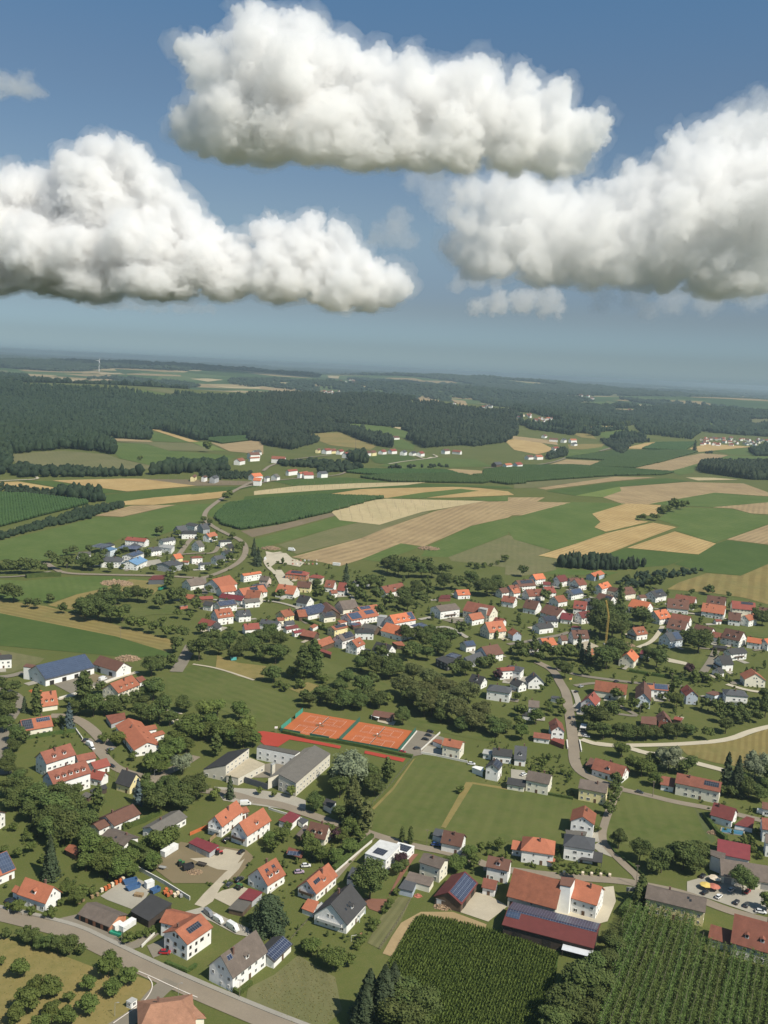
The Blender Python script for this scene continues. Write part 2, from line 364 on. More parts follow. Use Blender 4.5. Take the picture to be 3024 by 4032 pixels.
# --- far fields (tile, outline, cover, row spacing)
FAR=[
 ('D',[(463,1118),(490,1092),(560,1082),(700,1072),(830,1076),(790,1086),(715,1107),(600,1133),(520,1145),(480,1135)], 'hops',0,None),
 ('D',[(520,1147),(600,1134),(715,1108),(738,1110),(640,1137),(545,1161)], 'soil',0,None),
 ('l',[(0,240),(540,90),(690,125),(500,170),(30,300),(10,260)], 'green',0,None),
 ('l',[(160,275),(500,172),(700,125),(1060,40),(1150,60),(860,165),(700,232),(280,335)], 'olive',1,None),
 ('l',[(700,230),(860,165),(1180,55),(1430,0),(1659,-35),(1900,-35),(1659,97),(1420,150),(1110,285),(960,265)], 'stubble',0,9),
 ('l',[(245,355),(700,232),(960,265),(700,370),(560,415),(450,390)], 'stubble',1,12),
 ('l',[(700,370),(960,265),(1085,290),(820,385)], 'green',2,None),
 ('l',[(1130,290),(1420,152),(1659,100),(1659,205),(1270,355),(1090,350)], 'green',1,None),
 ('m',[(-70,140),(0,92),(560,5),(730,5),(510,72),(560,130),(530,165),(600,195),(540,230),(250,310),(0,240)], 'green',1,None),
 ('l',[(1270,355),(1659,210),(1720,230),(1700,430),(1290,380)], 'olive',0,None),
 ('m',[(-40,225),(0,240),(240,310),(160,350),(280,370),(270,440),(50,480),(-60,470)], 'olive',1,None),
 ('m',[(510,72),(730,5),(960,15),(930,60),(800,75),(790,110),(880,125),(600,190),(525,160),(565,125)], 'wheat',2,6),
 ('m',[(160,345),(400,270),(600,200),(910,130),(1060,160),(900,220),(625,328),(300,368)], 'wheat',2,6),
 ('m',[(740,295),(1050,188),(1320,268),(1205,338)], 'wheat',2,6),
 ('m',[(625,328),(740,297),(1205,340),(1000,410),(860,420),(690,440),(400,430)], 'maize',1,None),
 ('m',[(940,110),(1000,60),(1130,30),(1420,40),(1560,75),(1659,85),(1659,140),(1380,240),(1310,262),(1050,180),(1080,155)], 'green',1,None),
 ('m',[(1300,30),(1400,0),(1750,-10),(1750,80),(1550,70),(1430,38)], 'stubble',1,8),
 ('m',[(1390,240),(1659,145),(1750,150),(1750,285)], 'stubble',2,8),
 ('m',[(1045,400),(1200,340),(1320,268),(1390,245),(1659,278),(1750,290),(1750,360),(1480,475),(1250,455)], 'maize',1,None),
 ('m',[(1080,520),(1260,460),(1480,478),(1750,362),(1750,690),(1500,620),(1300,590),(1000,565)], 'dry',1,12),
 ('m',[(200,465),(290,430),(680,455),(600,480)], 'green',2,None),
 ('q',[(0,985),(370,995),(50,1078),(-40,1078),(-100,1040)], 'stubble',1,8),
 ('q',[(50,1078),(380,990),(720,1000),(510,1078)], 'green',1,None),
 ('q',[(515,1078),(720,1005),(960,1010),(930,1078)], 'wheat',2,6),
 ('q',[(580,960),(700,910),(670,895),(1130,860),(1500,870),(1750,960),(1310,930),(880,1005),(700,1000)], 'stubble',1,9),
 ('q',[(880,1005),(1310,930),(1750,965),(1750,985),(1300,1025),(1000,1012)], 'green',2,None),
 ('q',[(210,920),(650,860),(1000,835),(1150,855),(670,895),(700,905),(400,950)], 'maize',1,None),
 ('q',[(400,950),(690,890),(700,920),(580,960)], 'bright',2,None),
 ('q',[(-200,790),(0,760),(380,755),(700,775),(1040,800),(970,815),(660,820),(0,865),(-200,850)], 'hops',1,None),
 ('q',[(150,900),(660,825),(930,830),(650,855),(210,910)], 'stubble',1,9),
 ('q',[(0,868),(660,822),(620,832),(150,898),(0,900)], 'olive',1,9),
 ('q',[(1120,830),(1300,832),(1470,845),(1200,850)], 'pale',1,None),
 ('q',[(335,705),(650,660),(1100,655),(1200,665),(950,735),(780,770),(500,760),(600,720)], 'hops',1,None),
 ('q',[(770,775),(1000,715),(1230,672),(1400,685),(1230,740),(1010,790)], 'stubble',1,9),
 ('q',[(1010,790),(1400,688),(1750,695),(1750,730),(1200,740),(1170,800),(1080,815)], 'green',1,None),
 ('q',[(200,755),(340,712),(590,725),(470,765)], 'stubble',1,None),
 ('q',[(715,640),(860,605),(930,600),(830,645)], 'wheat',1,None),
 ('q',[(835,645),(930,605),(1200,600),(1120,655)], 'hops',1,None),
 ('q',[(1145,640),(1270,610),(1560,630),(1200,665)], 'wheat',1,None),
 ('q',[(1290,650),(1600,635),(1750,650),(1650,690),(1400,680)], 'green',0,None),
 ('q',[(-80,555),(0,560),(270,590),(290,620),(0,580)], 'stubble',1,None),
 ('q',[(-60,590),(0,580),(180,605),(270,650),(150,680),(0,650)], 'wheat',1,None),
 ('q',[(480,500),(640,495),(690,515),(490,530)], 'wheat',1,None),
 ('q',[(0,435),(180,480),(220,500),(0,475)], 'olive',1,None),
 ('q',[(520,545),(700,520),(850,560),(600,575)], 'green',1,None),
 ('q',[(370,540),(500,545),(540,580),(440,570)], 'dry',1,None),
 ('q',[(350,615),(590,610),(560,650),(360,645)], 'dry',1,None),
 ('q',[(340,650),(430,650),(700,610),(780,610),(560,660),(340,705)], 'green',1,None),
 ('q',[(0,470),(200,505),(400,520),(380,545),(200,520)], 'green',0,None),
 ('q',[(780,350),(880,360),(940,365),(930,382),(800,380)], 'pale',1,None),
 ('q',[(1520,450),(1750,450),(1750,485),(1560,495)], 'olive',1,None),
 ('q',[(340,345),(560,335),(690,345),(660,375),(420,365)], 'green',1,None),
 ('q',[(215,295),(370,295),(390,305),(220,302)], 'pale',1,None),
 ('o',[(245,560),(450,540),(560,535),(800,625),(760,650),(500,620),(420,590)], 'dry',1,None),
 ('o',[(460,490),(520,478),(680,495),(560,508)], 'stubble',2,None),
 ('o',[(290,465),(420,470),(500,490),(660,480),(880,500),(1065,545),(1000,580),(800,530),(620,512)], 'green',1,None),
 ('o',[(890,500),(1060,508),(1065,522),(960,517)], 'pale',2,None),
 ('o',[(740,685),(1000,680),(1065,715),(880,745),(790,735)], 'maize',2,None),
 ('o',[(900,585),(960,580),(1050,620),(1040,650),(930,640)], 'green',1,None),
 ('o',[(820,755),(900,730),(1200,702),(1450,712),(1560,760),(1400,762),(1000,778)], 'green',1,None),
 ('o',[(1040,330),(1090,305),(1220,328),(1195,350),(1090,342)], 'stubble',1,None),
 ('o',[(600,800),(700,785),(1250,790),(1330,810),(800,817)], 'hops',1,None),
 ('o',[(690,832),(900,818),(1350,815),(1560,855),(1500,870),(900,860)], 'hops',1,None),
 ('o',[(1180,790),(1300,775),(1620,795),(1430,825),(1340,805)], 'stubble',2,None),
 ('o',[(1430,822),(1659,805),(1780,800),(1780,870),(1659,878),(1560,865)], 'hops',1,None),
 ('o',[(100,850),(330,835),(600,830),(880,857),(700,868),(260,885)], 'maize',1,None),
 ('o',[(0,920),(290,885),(700,867),(1130,862),(1000,880),(400,917),(0,945)], 'pale',1,None),
 ('o',[(-60,955),(0,950),(400,920),(1130,872),(1659,890),(1700,905),(1300,892),(700,905),(320,965),(0,1003),(-80,1010)], 'maize',2,None),
 ('o',[(330,965),(700,907),(1200,885),(1480,900),(1659,922),(1700,945),(1300,962),(870,965),(600,950)], 'wheat',1,8),
 ('o',[(870,965),(1100,930),(1350,905),(1470,918),(1100,967)], 'green',2,None),
 ('o',[(490,1040),(700,985),(870,970),(1510,985),(1250,1032),(1100,1055),(820,1140),(560,1110)], 'pale',2,None),
 ('o',[(1400,972),(1659,948),(1659,985),(1530,988)], 'green',2,None),
 ('n',[(80,680),(300,660),(420,655),(700,680),(780,710),(1020,760),(900,790),(400,770),(100,750)], 'olive',1,None),
 ('n',[(690,600),(950,610),(1100,655),(1540,690),(1500,715),(1020,760),(780,705)], 'green',1,None),
 ('n',[(700,595),(900,600),(1250,605),(1400,660),(1100,655),(960,612)], 'olive',2,None),
 ('n',[(680,575),(800,578),(980,590),(1000,600),(720,592)], 'stubble',2,None),
 ('n',[(980,515),(1040,520),(1300,598),(1240,600)], 'wheat',2,None),
 ('n',[(985,530),(1060,545),(1245,602),(1100,600),(1000,592)], 'green',1,None),
 ('n',[(1250,600),(1330,600),(1480,658),(1380,655)], 'bright',2,None),
 ('n',[(1320,580),(1640,560),(1620,590),(1450,610)], 'hops',1,None),
 ('n',[(1370,600),(1450,612),(1640,590),(1720,600),(1720,680),(1500,660)], 'stubble',1,None),
 ('n',[(340,850),(800,838),(960,840),(1280,885),(830,922),(560,885)], 'wheat',1,8),
 ('n',[(930,840),(1250,845),(1700,857),(1620,880),(1280,885)], 'soil',1,None),
 ('n',[(-60,862),(0,862),(120,858),(440,910),(420,918),(0,880)], 'wheat',1,None),
 ('n',[(130,850),(340,855),(560,890),(830,924),(660,937),(440,910)], 'maize',1,None),
 ('n',[(660,947),(830,928),(1050,907),(1700,885),(1560,910),(1100,960),(700,1000)], 'maize',1,None),
 ('n',[(700,1000),(1000,962),(1450,922),(1560,912),(1430,965),(1000,1010),(810,1010)], 'wheat',1,8),
 ('n',[(620,1080),(860,1015),(1150,1010),(860,1075),(800,1088)], 'stubble',2,8),
 ('k',[(-80,250),(0,250),(300,180),(640,95),(800,97),(1150,15),(1390,5),(1325,70),(1335,110),(1110,190),(1000,230),(800,225),(700,280),(330,360),(290,380),(-80,375)], 'green',1,None),
 ('k',[(1385,20),(1450,5),(1900,-90),(1800,-60),(1420,90),(1380,95),(1350,70)], 'green',0,None),
 ('k',[(1420,85),(1600,75),(1560,180),(1440,110)], 'soil',1,None),
 ('n',[(-60,935),(0,940),(150,945),(560,990),(575,1005),(300,1075),(-60,1170)], 'hops',2,None),
 ('n',[(790,265),(950,262),(1200,300),(1050,308)], 'green',1,None),
 ('n',[(-60,130),(50,132),(40,165),(-60,172)], 'olive',1,None),
 ('n',[(380,185),(430,180),(500,198),(460,208)], 'pale',1,None),
 ('n',[(520,140),(620,135),(740,148),(540,152)], 'stubble',1,None),
 ('n',[(500,205),(600,190),(700,187),(750,195),(740,212),(600,210)], 'stubble',1,None),
 ('n',[(1240,185),(1350,183),(1460,192),(1360,205)], 'pale',1,None),
 ('o',[(-270,235),(0,240),(60,235),(340,270),(300,280),(0,250)], 'stubble',1,None),
 ('o',[(90,205),(250,212),(240,230),(100,220)], 'pale',1,None),
 ('o',[(370,200),(430,196),(490,205),(460,215)], 'pale',1,None),
 ('o',[(780,272),(850,274),(840,282),(790,280)], 'pale',1,None),
 # pale strips and clearings in the far woods
 ('n',[(950,255),(1060,250),(1200,275),(1120,282)], 'olive',1,None),('n',[(640,150),(780,147),(800,153),(660,157)], 'pale',1,None),('n',[(860,105),(1010,108),(1150,122),(1000,122)], 'pale',1,None),
 ('n',[(1230,125),(1330,128),(1300,136),(1235,134)], 'pale',1,None),('n',[(1385,233),(1500,238),(1700,240),(1700,252),(1480,247)], 'pale',2,None),('n',[(250,172),(320,178),(310,190),(245,188)], 'green',1,None),
 ('o',[(480,165),(560,168),(550,185),(490,180)], 'pale',1,None),('o',[(560,205),(660,222),(640,232),(560,218)], 'olive',1,None),('o',[(690,235),(740,232),(735,243),(692,246)], 'pale',1,None),
 ('o',[(720,265),(860,262),(850,272),(725,274)], 'green',1,None),('o',[(1320,225),(1455,230),(1450,242),(1325,236)], 'pale',1,None),('o',[(1280,318),(1380,330),(1400,365),(1340,355)], 'stubble',1,None),
 ('o',[(1110,368),(1190,372),(1185,382),(1120,378)], 'olive',1,None),('o',[(380,235),(560,235),(500,250),(400,248)], 'green',1,None),
 ('q',[(470,225),(620,225),(740,235),(620,240),(480,235)], 'pale',1,None),('q',[(0,222),(160,226),(120,234),(0,232)], 'olive',1,None),('q',[(860,440),(900,438),(890,448),(862,448)], 'pale',1,None),
 ('q',[(590,290),(720,283),(700,300),(640,300)], 'olive',1,None),('q',[(1470,305),(1560,304),(1550,313),(1480,314)], 'pale',1,None),('q',[(600,330),(690,345),(680,360),(610,345)], 'olive',1,None),('q',[(1240,475),(1330,480),(1320,500),(1260,495)], 'green',1,None),
 # around the village
 ('k',[(-60,500),(170,510),(420,485),(680,480),(850,490),(1000,505),(690,560),(500,600),(300,660),(0,620),(-60,600)], 'green',2,None),
 ('k',[(310,670),(500,600),(700,555),(850,500),(970,510),(1060,540),(1000,600),(640,640),(470,700)], 'dry',3,None),
 ('k',[(840,690),(1150,670),(1230,690),(1230,730),(1000,730),(850,760)], 'lawn',3,None),
 ('D',[(-40,1290),(100,1310),(250,1350),(380,1385),(370,1412),(250,1375),(0,1325),(-40,1318)], 'dry',2,7),
 ('D',[(-40,1318),(0,1325),(250,1375),(372,1412),(360,1420),(280,1420),(0,1395),(-40,1390)], 'maize',2,None),
 ('h',[(0,265),(290,320),(260,350),(60,420),(0,420)], 'olive',2,None),
 ('i',[(200,280),(350,290),(560,370),(730,430),(900,500),(850,540),(600,470),(400,420)], 'lawn',2,None),
 ('i',[(230,520),(350,475),(430,500),(330,560)], 'dry',3,None),
 ('i',[(-240,300),(-100,350),(80,370),(60,460),(-100,440),(-250,380)], 'dry',3,None),
 ('h',[(1090,450),(1260,360),(1400,380),(1659,460),(1659,480),(1980,600),(1900,720),(1659,740),(1300,600),(1100,560)], 'lawn',2,None),
 ('i',[(1000,690),(1200,720),(1500,800),(1620,870),(1450,850),(1020,760)], 'lawn',2,None),
 ('j',[(1280,880),(1500,845),(1659,760),(1900,700),(1900,1060),(1659,1020),(1400,960)], 'dry',2,4),
 ('g',[(1070,60),(1300,40),(1500,0),(1800,-60),(1800,270),(1659,230),(1300,170),(1130,120)], 'dry',3,4),
 ('j',[(880,260),(1290,280),(1240,390),(1100,370),(1000,300)], 'lawn',2,None),
 ('j',[(1240,90),(1659,120),(1659,190),(1500,170)], 'lawn',2,None),
]
for t_,pts,pal,lv,rw in FAR:
 nm = {'wheat': 'wheat_field', 'stubble': 'stubble_field', 'pale': 'stubble_field', 'soil': 'ploughed_field', 'green': 'green_field', 'maize': 'maize_field', 'bright': 'green_field',
    'olive': 'meadow', 'hops': 'hop_ground', 'dry': 'dry_meadow', 'lawn': 'meadow'}[pal]
 field(t_,pts,pal,lv,rw,name=nm)
# ---------------------------------------------------------------- far woods: one mass per wood
rng=np.random.default_rng(5)
def leaf_mat(name,a,b,c=None,objvar=.25,tscale=.35):
 m,t,bs=newmat(name)
 oi=t.nodes.new('ShaderNodeObjectInfo'); g=t.nodes.new('ShaderNodeNewGeometry')
 n1=ramp(t,noise(t,pos(t),tscale,4),.3,.7)
 col=mixrgb(t,n1,a,b)
 hs=t.nodes.new('ShaderNodeHueSaturation'); t.links.new(col,hs.inputs['Color'])
 mr=t.nodes.new('ShaderNodeMapRange'); mr.inputs[3].default_value=1-objvar; mr.inputs[4].default_value=1+objvar
 mx=t.nodes.new('ShaderNodeMath'); mx.operation = 'ADD'; t.links.new(oi.outputs['Random'],mx.inputs[0]); t.links.new(g.outputs['Random Per Island'],mx.inputs[1])
 hf=t.nodes.new('ShaderNodeMath'); hf.operation = 'MULTIPLY'; hf.inputs[1].default_value=.5; t.links.new(mx.outputs[0],hf.inputs[0])
 t.links.new(hf.outputs[0],mr.inputs[0]); t.links.new(mr.outputs[0],hs.inputs['Value'])
 h2=t.nodes.new('ShaderNodeMapRange'); h2.inputs[3].default_value=.485; h2.inputs[4].default_value=.515
 t.links.new(oi.outputs['Random'],h2.inputs[0]); t.links.new(h2.outputs[0],hs.inputs['Hue'])
 t.links.new(hs.outputs[0],bs.inputs['Base Color']); bs.inputs['Roughness'].default_value=.75; bs.inputs['Specular IOR Level'].default_value=.15
 return m
LEAF_WOOD=leaf_mat('woodland foliage',(.016,.027,.014),(.028,.042,.019),objvar=.26,tscale=.02)
def ico(sub):
 bm=bmesh.new(); bmesh.ops.create_icosphere(bm,subdivisions=sub,radius=1)
 v=np.array([tuple(x.co) for x in bm.verts]); f=np.array([[y.index for y in x.verts] for x in bm.faces]); bm.free(); return v,f
ICO1,ICO2=ico(1),ico(2)
def canopy(name,label,pts,h,r,sub=1,mat=None,jitter=.26,conifer=.10,hvar=1.0):
 """pts (n,2) world; one rounded or pointed crown on each point, reaching the ground"""
 bv,bf=(ICO1 if sub==1 else ICO2); n=len(pts)
 if n==0: return
 stand=1 + .16*np.sin(pts[:,0]/90+1.5*np.sin(pts[:,1]/130)) + .10*np.sin(pts[:,1]/47+pts[:,0]/61); hh=h*(1+hvar*(rng.uniform(.65,1.22,n)*stand-1)); rr=r*rng.uniform(.6,1.3,n)
 V=np.repeat(bv[None],n,0)*(1+rng.uniform(-jitter,jitter,(n,len(bv),1)))
 con=rng.random(n)<conifer
 zz=V[:,:,2].copy(); k=np.where(con[:,None],np.clip(1.05-.75*(zz+1)/2,.1,1),1.0)
 th=rng.uniform(0,6.28,n)[:,None]; x=V[:,:,0]*k; y=V[:,:,1]*k
 X=(x*np.cos(th)-y*np.sin(th))*rr[:,None]+pts[:,0:1]; Y=(x*np.sin(th)+y*np.cos(th))*rr[:,None]+pts[:,1:2]
 g=H(pts[:,0],pts[:,1])
 Z=g[:,None]+hh[:,None]*(.5+.5*zz*np.where(con[:,None],1.08,1.0))
 VV=np.stack([X,Y,Z],-1).reshape(-1,3); F=(np.arange(n)[:,None,None]*len(bv)+bf[None]).reshape(-1,3)
 o=link(name,mesh_np(name,VV,F,[mat or LEAF_WOOD],smooth=(sub>1)))
 return tag(o,label,None,None, 'stuff')
def scatter(poly,sp):
 p=np.asarray(poly); lo,hi=p.min(0),p.max(0)
 g=np.stack(np.meshgrid(np.arange(lo[0],hi[0],sp),np.arange(lo[1],hi[1],sp)),-1).reshape(-1,2)
 g=g+rng.uniform(-.5,.5,g.shape)*sp
 return g[inpoly(g,p)]
def clear(pts,polys=True,grow=.0):
 ok=np.ones(len(pts),bool)
 for P in FIELDS:
  P=np.asarray(P); lo,hi=P.min(0),P.max(0)
  s_=(pts[:,0]>lo[0]) & (pts[:,0]<hi[0]) & (pts[:,1]>lo[1]) & (pts[:,1]<hi[1]) & ok
  if s_.any(): idx=np.where(s_)[0]; ok[idx[inpoly(pts[idx],P)]]=False
 return pts[ok]
# hamlets and yards inside the woods stay open
for t_,pl in (('o',[(700,500),(860,500),(1000,545),(1000,590),(860,590),(740,560)]),('q',[(-20,400),(120,410),(310,470),(290,500),(100,480)]),
      ('q',[(130,540),(450,560),(660,600),(560,660),(330,640),(200,640)]),('o',[(1280,310),(1420,320),(1560,360),(1560,410),(1300,380)]),
      ('q',[(640,380),(800,375),(790,405),(640,415)]),('o',[(420,250),(560,260),(560,296),(420,290)])):
 FIELDS.append(gpoly(t_,pl))
W=[('n',[(-80,640),(40,640),(100,678),(330,655),(440,645),(640,660),(745,685),(735,620),(690,590),(560,562),(740,560),(760,580),(990,585),(985,520),(1060,525),(1300,592),(1640,556),(1720,480),(1720,310),(900,280),(-80,215)],
   'dense dark mixed forest covering the hill on the left'),
  ('o',[(-40,600),(250,650),(430,600),(245,560),(540,530),(800,625),(905,640),(890,570),(1000,585),(1040,600),(1120,640),(1350,620),(1450,630),(1659,600),(1720,560),(1720,400),(1480,395),(1300,370),(1040,350),(800,300),(500,300),(-40,290)],
   'dense dark mixed forest behind the hamlet in the middle distance'),
  ('q',[(0,470),(130,520),(420,560),(560,560),(680,585),(870,590),(780,560),(700,500),(830,480),(790,500),(830,545),(1160,582),(1210,545),(1250,480),(1300,500),(1310,540),(1659,565),(1780,560),(1780,350),(1100,290),(640,320),(340,330),(0,330)],
   'broken dark woodland across the right hand hills')]
for t_,pl,lab in W:
 poly=gpoly(t_,pl); near=scatter(poly,10.5); near=near[np.hypot(near[:,0],near[:,1])<6500]
 near=clear(near)
 d=np.hypot(near[:,0],near[:,1]); keep=(d<3600) | (rng.random(len(near))<.5)
 near=near[keep]; print(lab,len(near))
 canopy('forest',lab,near,21,7.2)
# the far country
a=rng.uniform(-27,27,95000); r=np.sqrt(rng.uniform(4300**2,15000**2,95000)); a=np.radians(a)
P=np.stack([r*np.sin(a),r*np.cos(a)],1)
nz=np.sin(P[:,0]/700+1.3*np.sin(P[:,1]/900))+np.sin(P[:,1]/480+.8*np.sin(P[:,0]/600))*.9+.7*np.sin(P[:,0]/230+P[:,1]/310)
P=clear(P[nz>-.1]); r=np.hypot(P[:,0],P[:,1])
canopy('forest', 'hazy blue forests on the far hills below the horizon',P[r<8500],24,17)
canopy('forest', 'faint blue forests along the skyline',P[r>=8500],32,42)
a=np.radians(rng.uniform(-27,27,16000)); r=rng.uniform(15000,42000,16000); P=np.stack([r*np.sin(a),r*np.cos(a)],1)
nz=np.sin(P[:,0]/1500)+np.sin(P[:,1]/1100+P[:,0]/2100)
canopy('forest', 'last pale forest ridges on the skyline',P[nz>-.6],38,120)
# copses, hedges and plantations in the open land
for t_,pl,lab,sp,h,rr in [
 ('q',[(1200,775),(1290,735),(1500,745),(1659,750),(1790,755),(1790,850),(1550,845),(1240,800)], 'dark round copse at the right edge beyond the fields',8,17,5.5),
 ('m',[(285,425),(300,395),(500,390),(650,400),(690,445),(500,440)], 'block of young plantation trees behind the village',5,13,3.2),
 ('m',[(690,440),(790,440),(860,415),(860,400),(720,405)], 'thin edge of the plantation with pale bare trunks',6,11,2.6),
 ('m',[(680,530),(800,470),(1000,440),(1230,440),(1200,470),(1000,500),(830,560),(720,560)], 'scrub and young trees on the slope above the village',7.5,5,2.8),
 ('k',[(-40,225),(300,120),(540,55),(800,18),(805,35),(640,75),(590,105),(300,165),(0,245),(-40,250)], 'dense fruit hedge in two lines between the fields',4.5,5,2.8),
 ('n',[(420,930),(480,910),(640,930),(690,985),(600,1000),(430,960)], 'small dark copse beside the left hop field',8,13,5),
 ('n',[(340,950),(370,920),(425,925),(420,960)], 'pale willow clump beside the left copse',6,12,5),
 ('n',[(-40,885),(0,880),(300,915),(400,950),(330,955),(0,935)], 'row of orchard bushes at the left edge',7,5,3),
 ('n',[(480,1055),(800,1000),(815,1025),(660,1045),(500,1085)], 'hedge strip running down to the left hop field',5,5,3),
 ('n',[(-60,560),(30,600),(70,680),(70,760),(0,820),(-60,830)], 'dark trees at the left edge below the forest',9,18,6),
 ('n',[(60,800),(120,760),(440,790),(580,800),(720,810),(930,815),(1000,800),(1490,775),(1510,790),(1000,815),(700,828),(100,830)], 'tree line along the valley stream in the left distance',9,14,6),
 ('n',[(1000,790),(1150,740),(1300,745),(1490,740),(1480,765),(1200,775)], 'pale silvery willows along the valley stream',10,15,7),
 ('n',[(1300,800),(1640,800),(1650,840),(1420,845),(1300,830)], 'young tree nursery beside the yellow farmhouse',6,6,3),
 ('o',[(170,740),(420,735),(620,760),(700,775),(600,795),(430,800),(420,770),(200,760)], 'trees and bushes round the farm in the valley',10,11,6),
 ('o',[(600,690),(720,680),(740,740),(640,730)], 'dark tree clump left of the small green field in the hamlet',8,15,6),
 ('o',[(820,765),(1100,760),(1290,755),(1290,765),(900,775)], 'line of bushes on the valley meadow',14,6,4),
 ('q',[(700,690),(560,590),(860,590),(890,600),(780,605)], 'tree line along the road to the far village',12,11,6),
 ('q',[(215,690),(330,665),(345,690),(230,715)], 'dark tree clump beside the right hand farm',8,15,6),
 ('q',[(1540,660),(1650,640),(1790,640),(1790,690),(1580,690)], 'dark tree clump right of the wheat field',9,18,7),
 ('q',[(1250,670),(1290,662),(1300,672),(1260,675)], 'lone bush on the edge of the right hop field',8,6,4),
]:
 p=scatter(gpoly(t_,pl),sp); canopy('copse' if sp>6.5 else 'hedge',lab,p,h,rr,sub=2,conifer=.15)
# single trees standing in the open far fields
def lone(t_,x,y,h,r_,lab):
 c=G(t_,x,y)[:2]; k=rng.uniform(-1,1,(7,2))*r_*.55
 return c,k
# ---------------------------------------------------------------- near ground: meadows, yards, courts
N_=lambda t,pts,pal,lv,**k: field(t,pts,pal,lv,step=k.pop('step',12.0),keep=True,**k)
N_('e',[(1050,145),(1430,182),(1412,295),(1222,592),(1178,700),(900,655),(770,622),(780,470),(900,340)], 'lawn',2,name='meadow')
N_('e',[(1222,592),(1385,300),(1425,300),(1660,335),(1655,350),(1430,312),(1252,600)], 'dry',4,name='tall_grass_strip')
N_('e',[(770,470),(905,335),(1040,150),(1075,140),(1050,150),(915,345),(785,480)], 'dry',4,name='dry_grass_edge')
N_('D',[(1005,1692),(1105,1706),(1237,1722),(1225,1800),(1190,1830),(1110,1815),(1025,1838),(958,1795)], 'lawn',3,name='meadow')
N_('g',[(690,362),(800,382),(900,402),(1060,440),(1180,465),(1220,500),(1310,690),(1250,765),(900,745),(640,690),(590,610),(640,480)], 'lawn',2,name='meadow')
N_('g',[(1180,470),(1230,500),(1320,680),(1290,700),(1230,600)], 'garden',3,name='rough_grass')
N_('a',[(-60,440),(0,470),(120,520),(380,590),(640,690),(760,770),(900,740),(985,770),(990,800),(960,900),(800,1000),(700,1070),(400,1200),(-60,1200)], 'dry',2,name='dry_meadow',fine=.9)
N_('b',[(-40,815),(130,730),(290,600),(420,680),(530,745),(575,960),(470,1060),(215,1060),(90,985),(-60,930)], 'olive',3,name='dry_meadow',fine=.9)
N_('b',[(740,520),(830,350),(940,220),(1030,225),(960,380),(830,565)], 'olive',3,rows=3.0,name='striped_lawn')
N_('b',[(840,590),(900,480),(960,390),(1090,318),(1300,318),(1520,400),(1500,445),(1290,372),(1090,350),(1000,430),(900,610)], 'stubble',4,name='dirt_track')
MAIZE=gpoly('b',[(890,620),(980,480),(1075,345),(1290,375),(1540,440),(1700,480),(1990,600),(1960,800),(1900,1150),(850,1150)])
drape('maize_ground',MAIZE,crop('maize soil',(.045,.08,.02),(.06,.095,.026),(.05,.075,.024)),5,12)
HOP=gpoly('c',[(735,345),(865,345),(1185,425),(1200,540),(1300,600),(1659,690),(1760,740),(1800,1150),(545,1150),(640,790),(690,520)])
drape('hop_ground',HOP,crop('hop soil',(.05,.055,.022),(.05,.07,.022),(.06,.055,.025)),5,12)

def paved(name,col,var=.12,scale=.35,crack=.0,col2=None):
 m,t,b=newmat(name); p=pos(t)
 n1=ramp(t,noise(t,p,.07,5),.3,.7); n2=ramp(t,noise(t,p,1.3,6,.75),.25,.75)
 a=tuple(c*(1-var) for c in col); z=tuple(c*(1+var) for c in col)
 c=mixrgb(t,n1,a,z if col2 is None else col2); mm=t.nodes.new('ShaderNodeMath'); mm.operation = 'MULTIPLY'; mm.inputs[1].default_value=.5; t.links.new(n2,mm.inputs[0])
 c=mixrgb(t,mm.outputs[0],c,tuple(.72*q for q in col))
 t.links.new(c,b.inputs['Base Color']); b.inputs['Roughness'].default_value=.9; b.inputs['Specular IOR Level'].default_value=.2
 return m
ASPH=paved('worn asphalt',(.245,.205,.155)); ASPH2=paved('grey asphalt',(.21,.185,.145)); CONC=paved('pale concrete',(.34,.315,.26))
GRAV=paved('pale gravel',(.42,.37,.28),.15); DIRT=paved('yellow building soil',(.27,.21,.125),.3,col2=(.15,.125,.07)); LIGHT=paved('light gravel road',(.47,.42,.32))
BRICKP=paved('red brick paving',(.21,.10,.068)); PAVE=paved('pavement slabs',(.30,.28,.24)); KERB=paved('kerb stone',(.42,.40,.36))
CLAY=paved('orange clay',(.43,.125,.045),.14); TRACKM=paved('red running surface',(.37,.055,.035),.10); WHITEP=plain('white line paint',(.62,.56,.50))
def yard(t_,pts,m,lv=5,name='yard',step=15.0): return drape(name,gpoly(t_,pts),m,lv,step)
yard('a',[(655,215),(800,115),(890,95),(1000,150),(950,230),(860,300),(700,240)],CONC)
yard('a',[(390,360),(520,330),(700,410),(800,520),(620,500),(440,410)],ASPH2,4)
yard('a',[(960,540),(1060,500),(1100,470),(1050,600),(1000,620)],ASPH2,6)
yard('d',[(1080,760),(1180,690),(1240,700),(1370,760),(1440,720),(1610,745),(1660,790),(1560,912),(1480,960),(1130,960),(1000,860)],DIRT)
yard('d',[(1240,800),(1380,790),(1470,735),(1600,760),(1520,880),(1420,870)],GRAV,6)
yard('a',[(1270,270),(1330,200),(1400,130),(1470,60),(1600,-30),(1560,40),(1440,160),(1390,250),(1330,290)],GRAV,6, 'dirt_lane')
yard('a',[(1380,220),(1450,180),(1570,150),(1659,180),(1560,270),(1500,280)],GRAV,6)
yard('a',[(1200,320),(1330,285),(1500,370),(1659,440),(1620,480),(1540,465),(1380,380)],CONC,6)
yard('b',[(1340,318),(1440,190),(1500,190),(1659,280),(1530,382)],GRAV)
yard('c',[(200,310),(330,260),(440,300),(560,160),(650,150),(665,250),(610,380),(540,400),(370,350)],LIGHT,6)
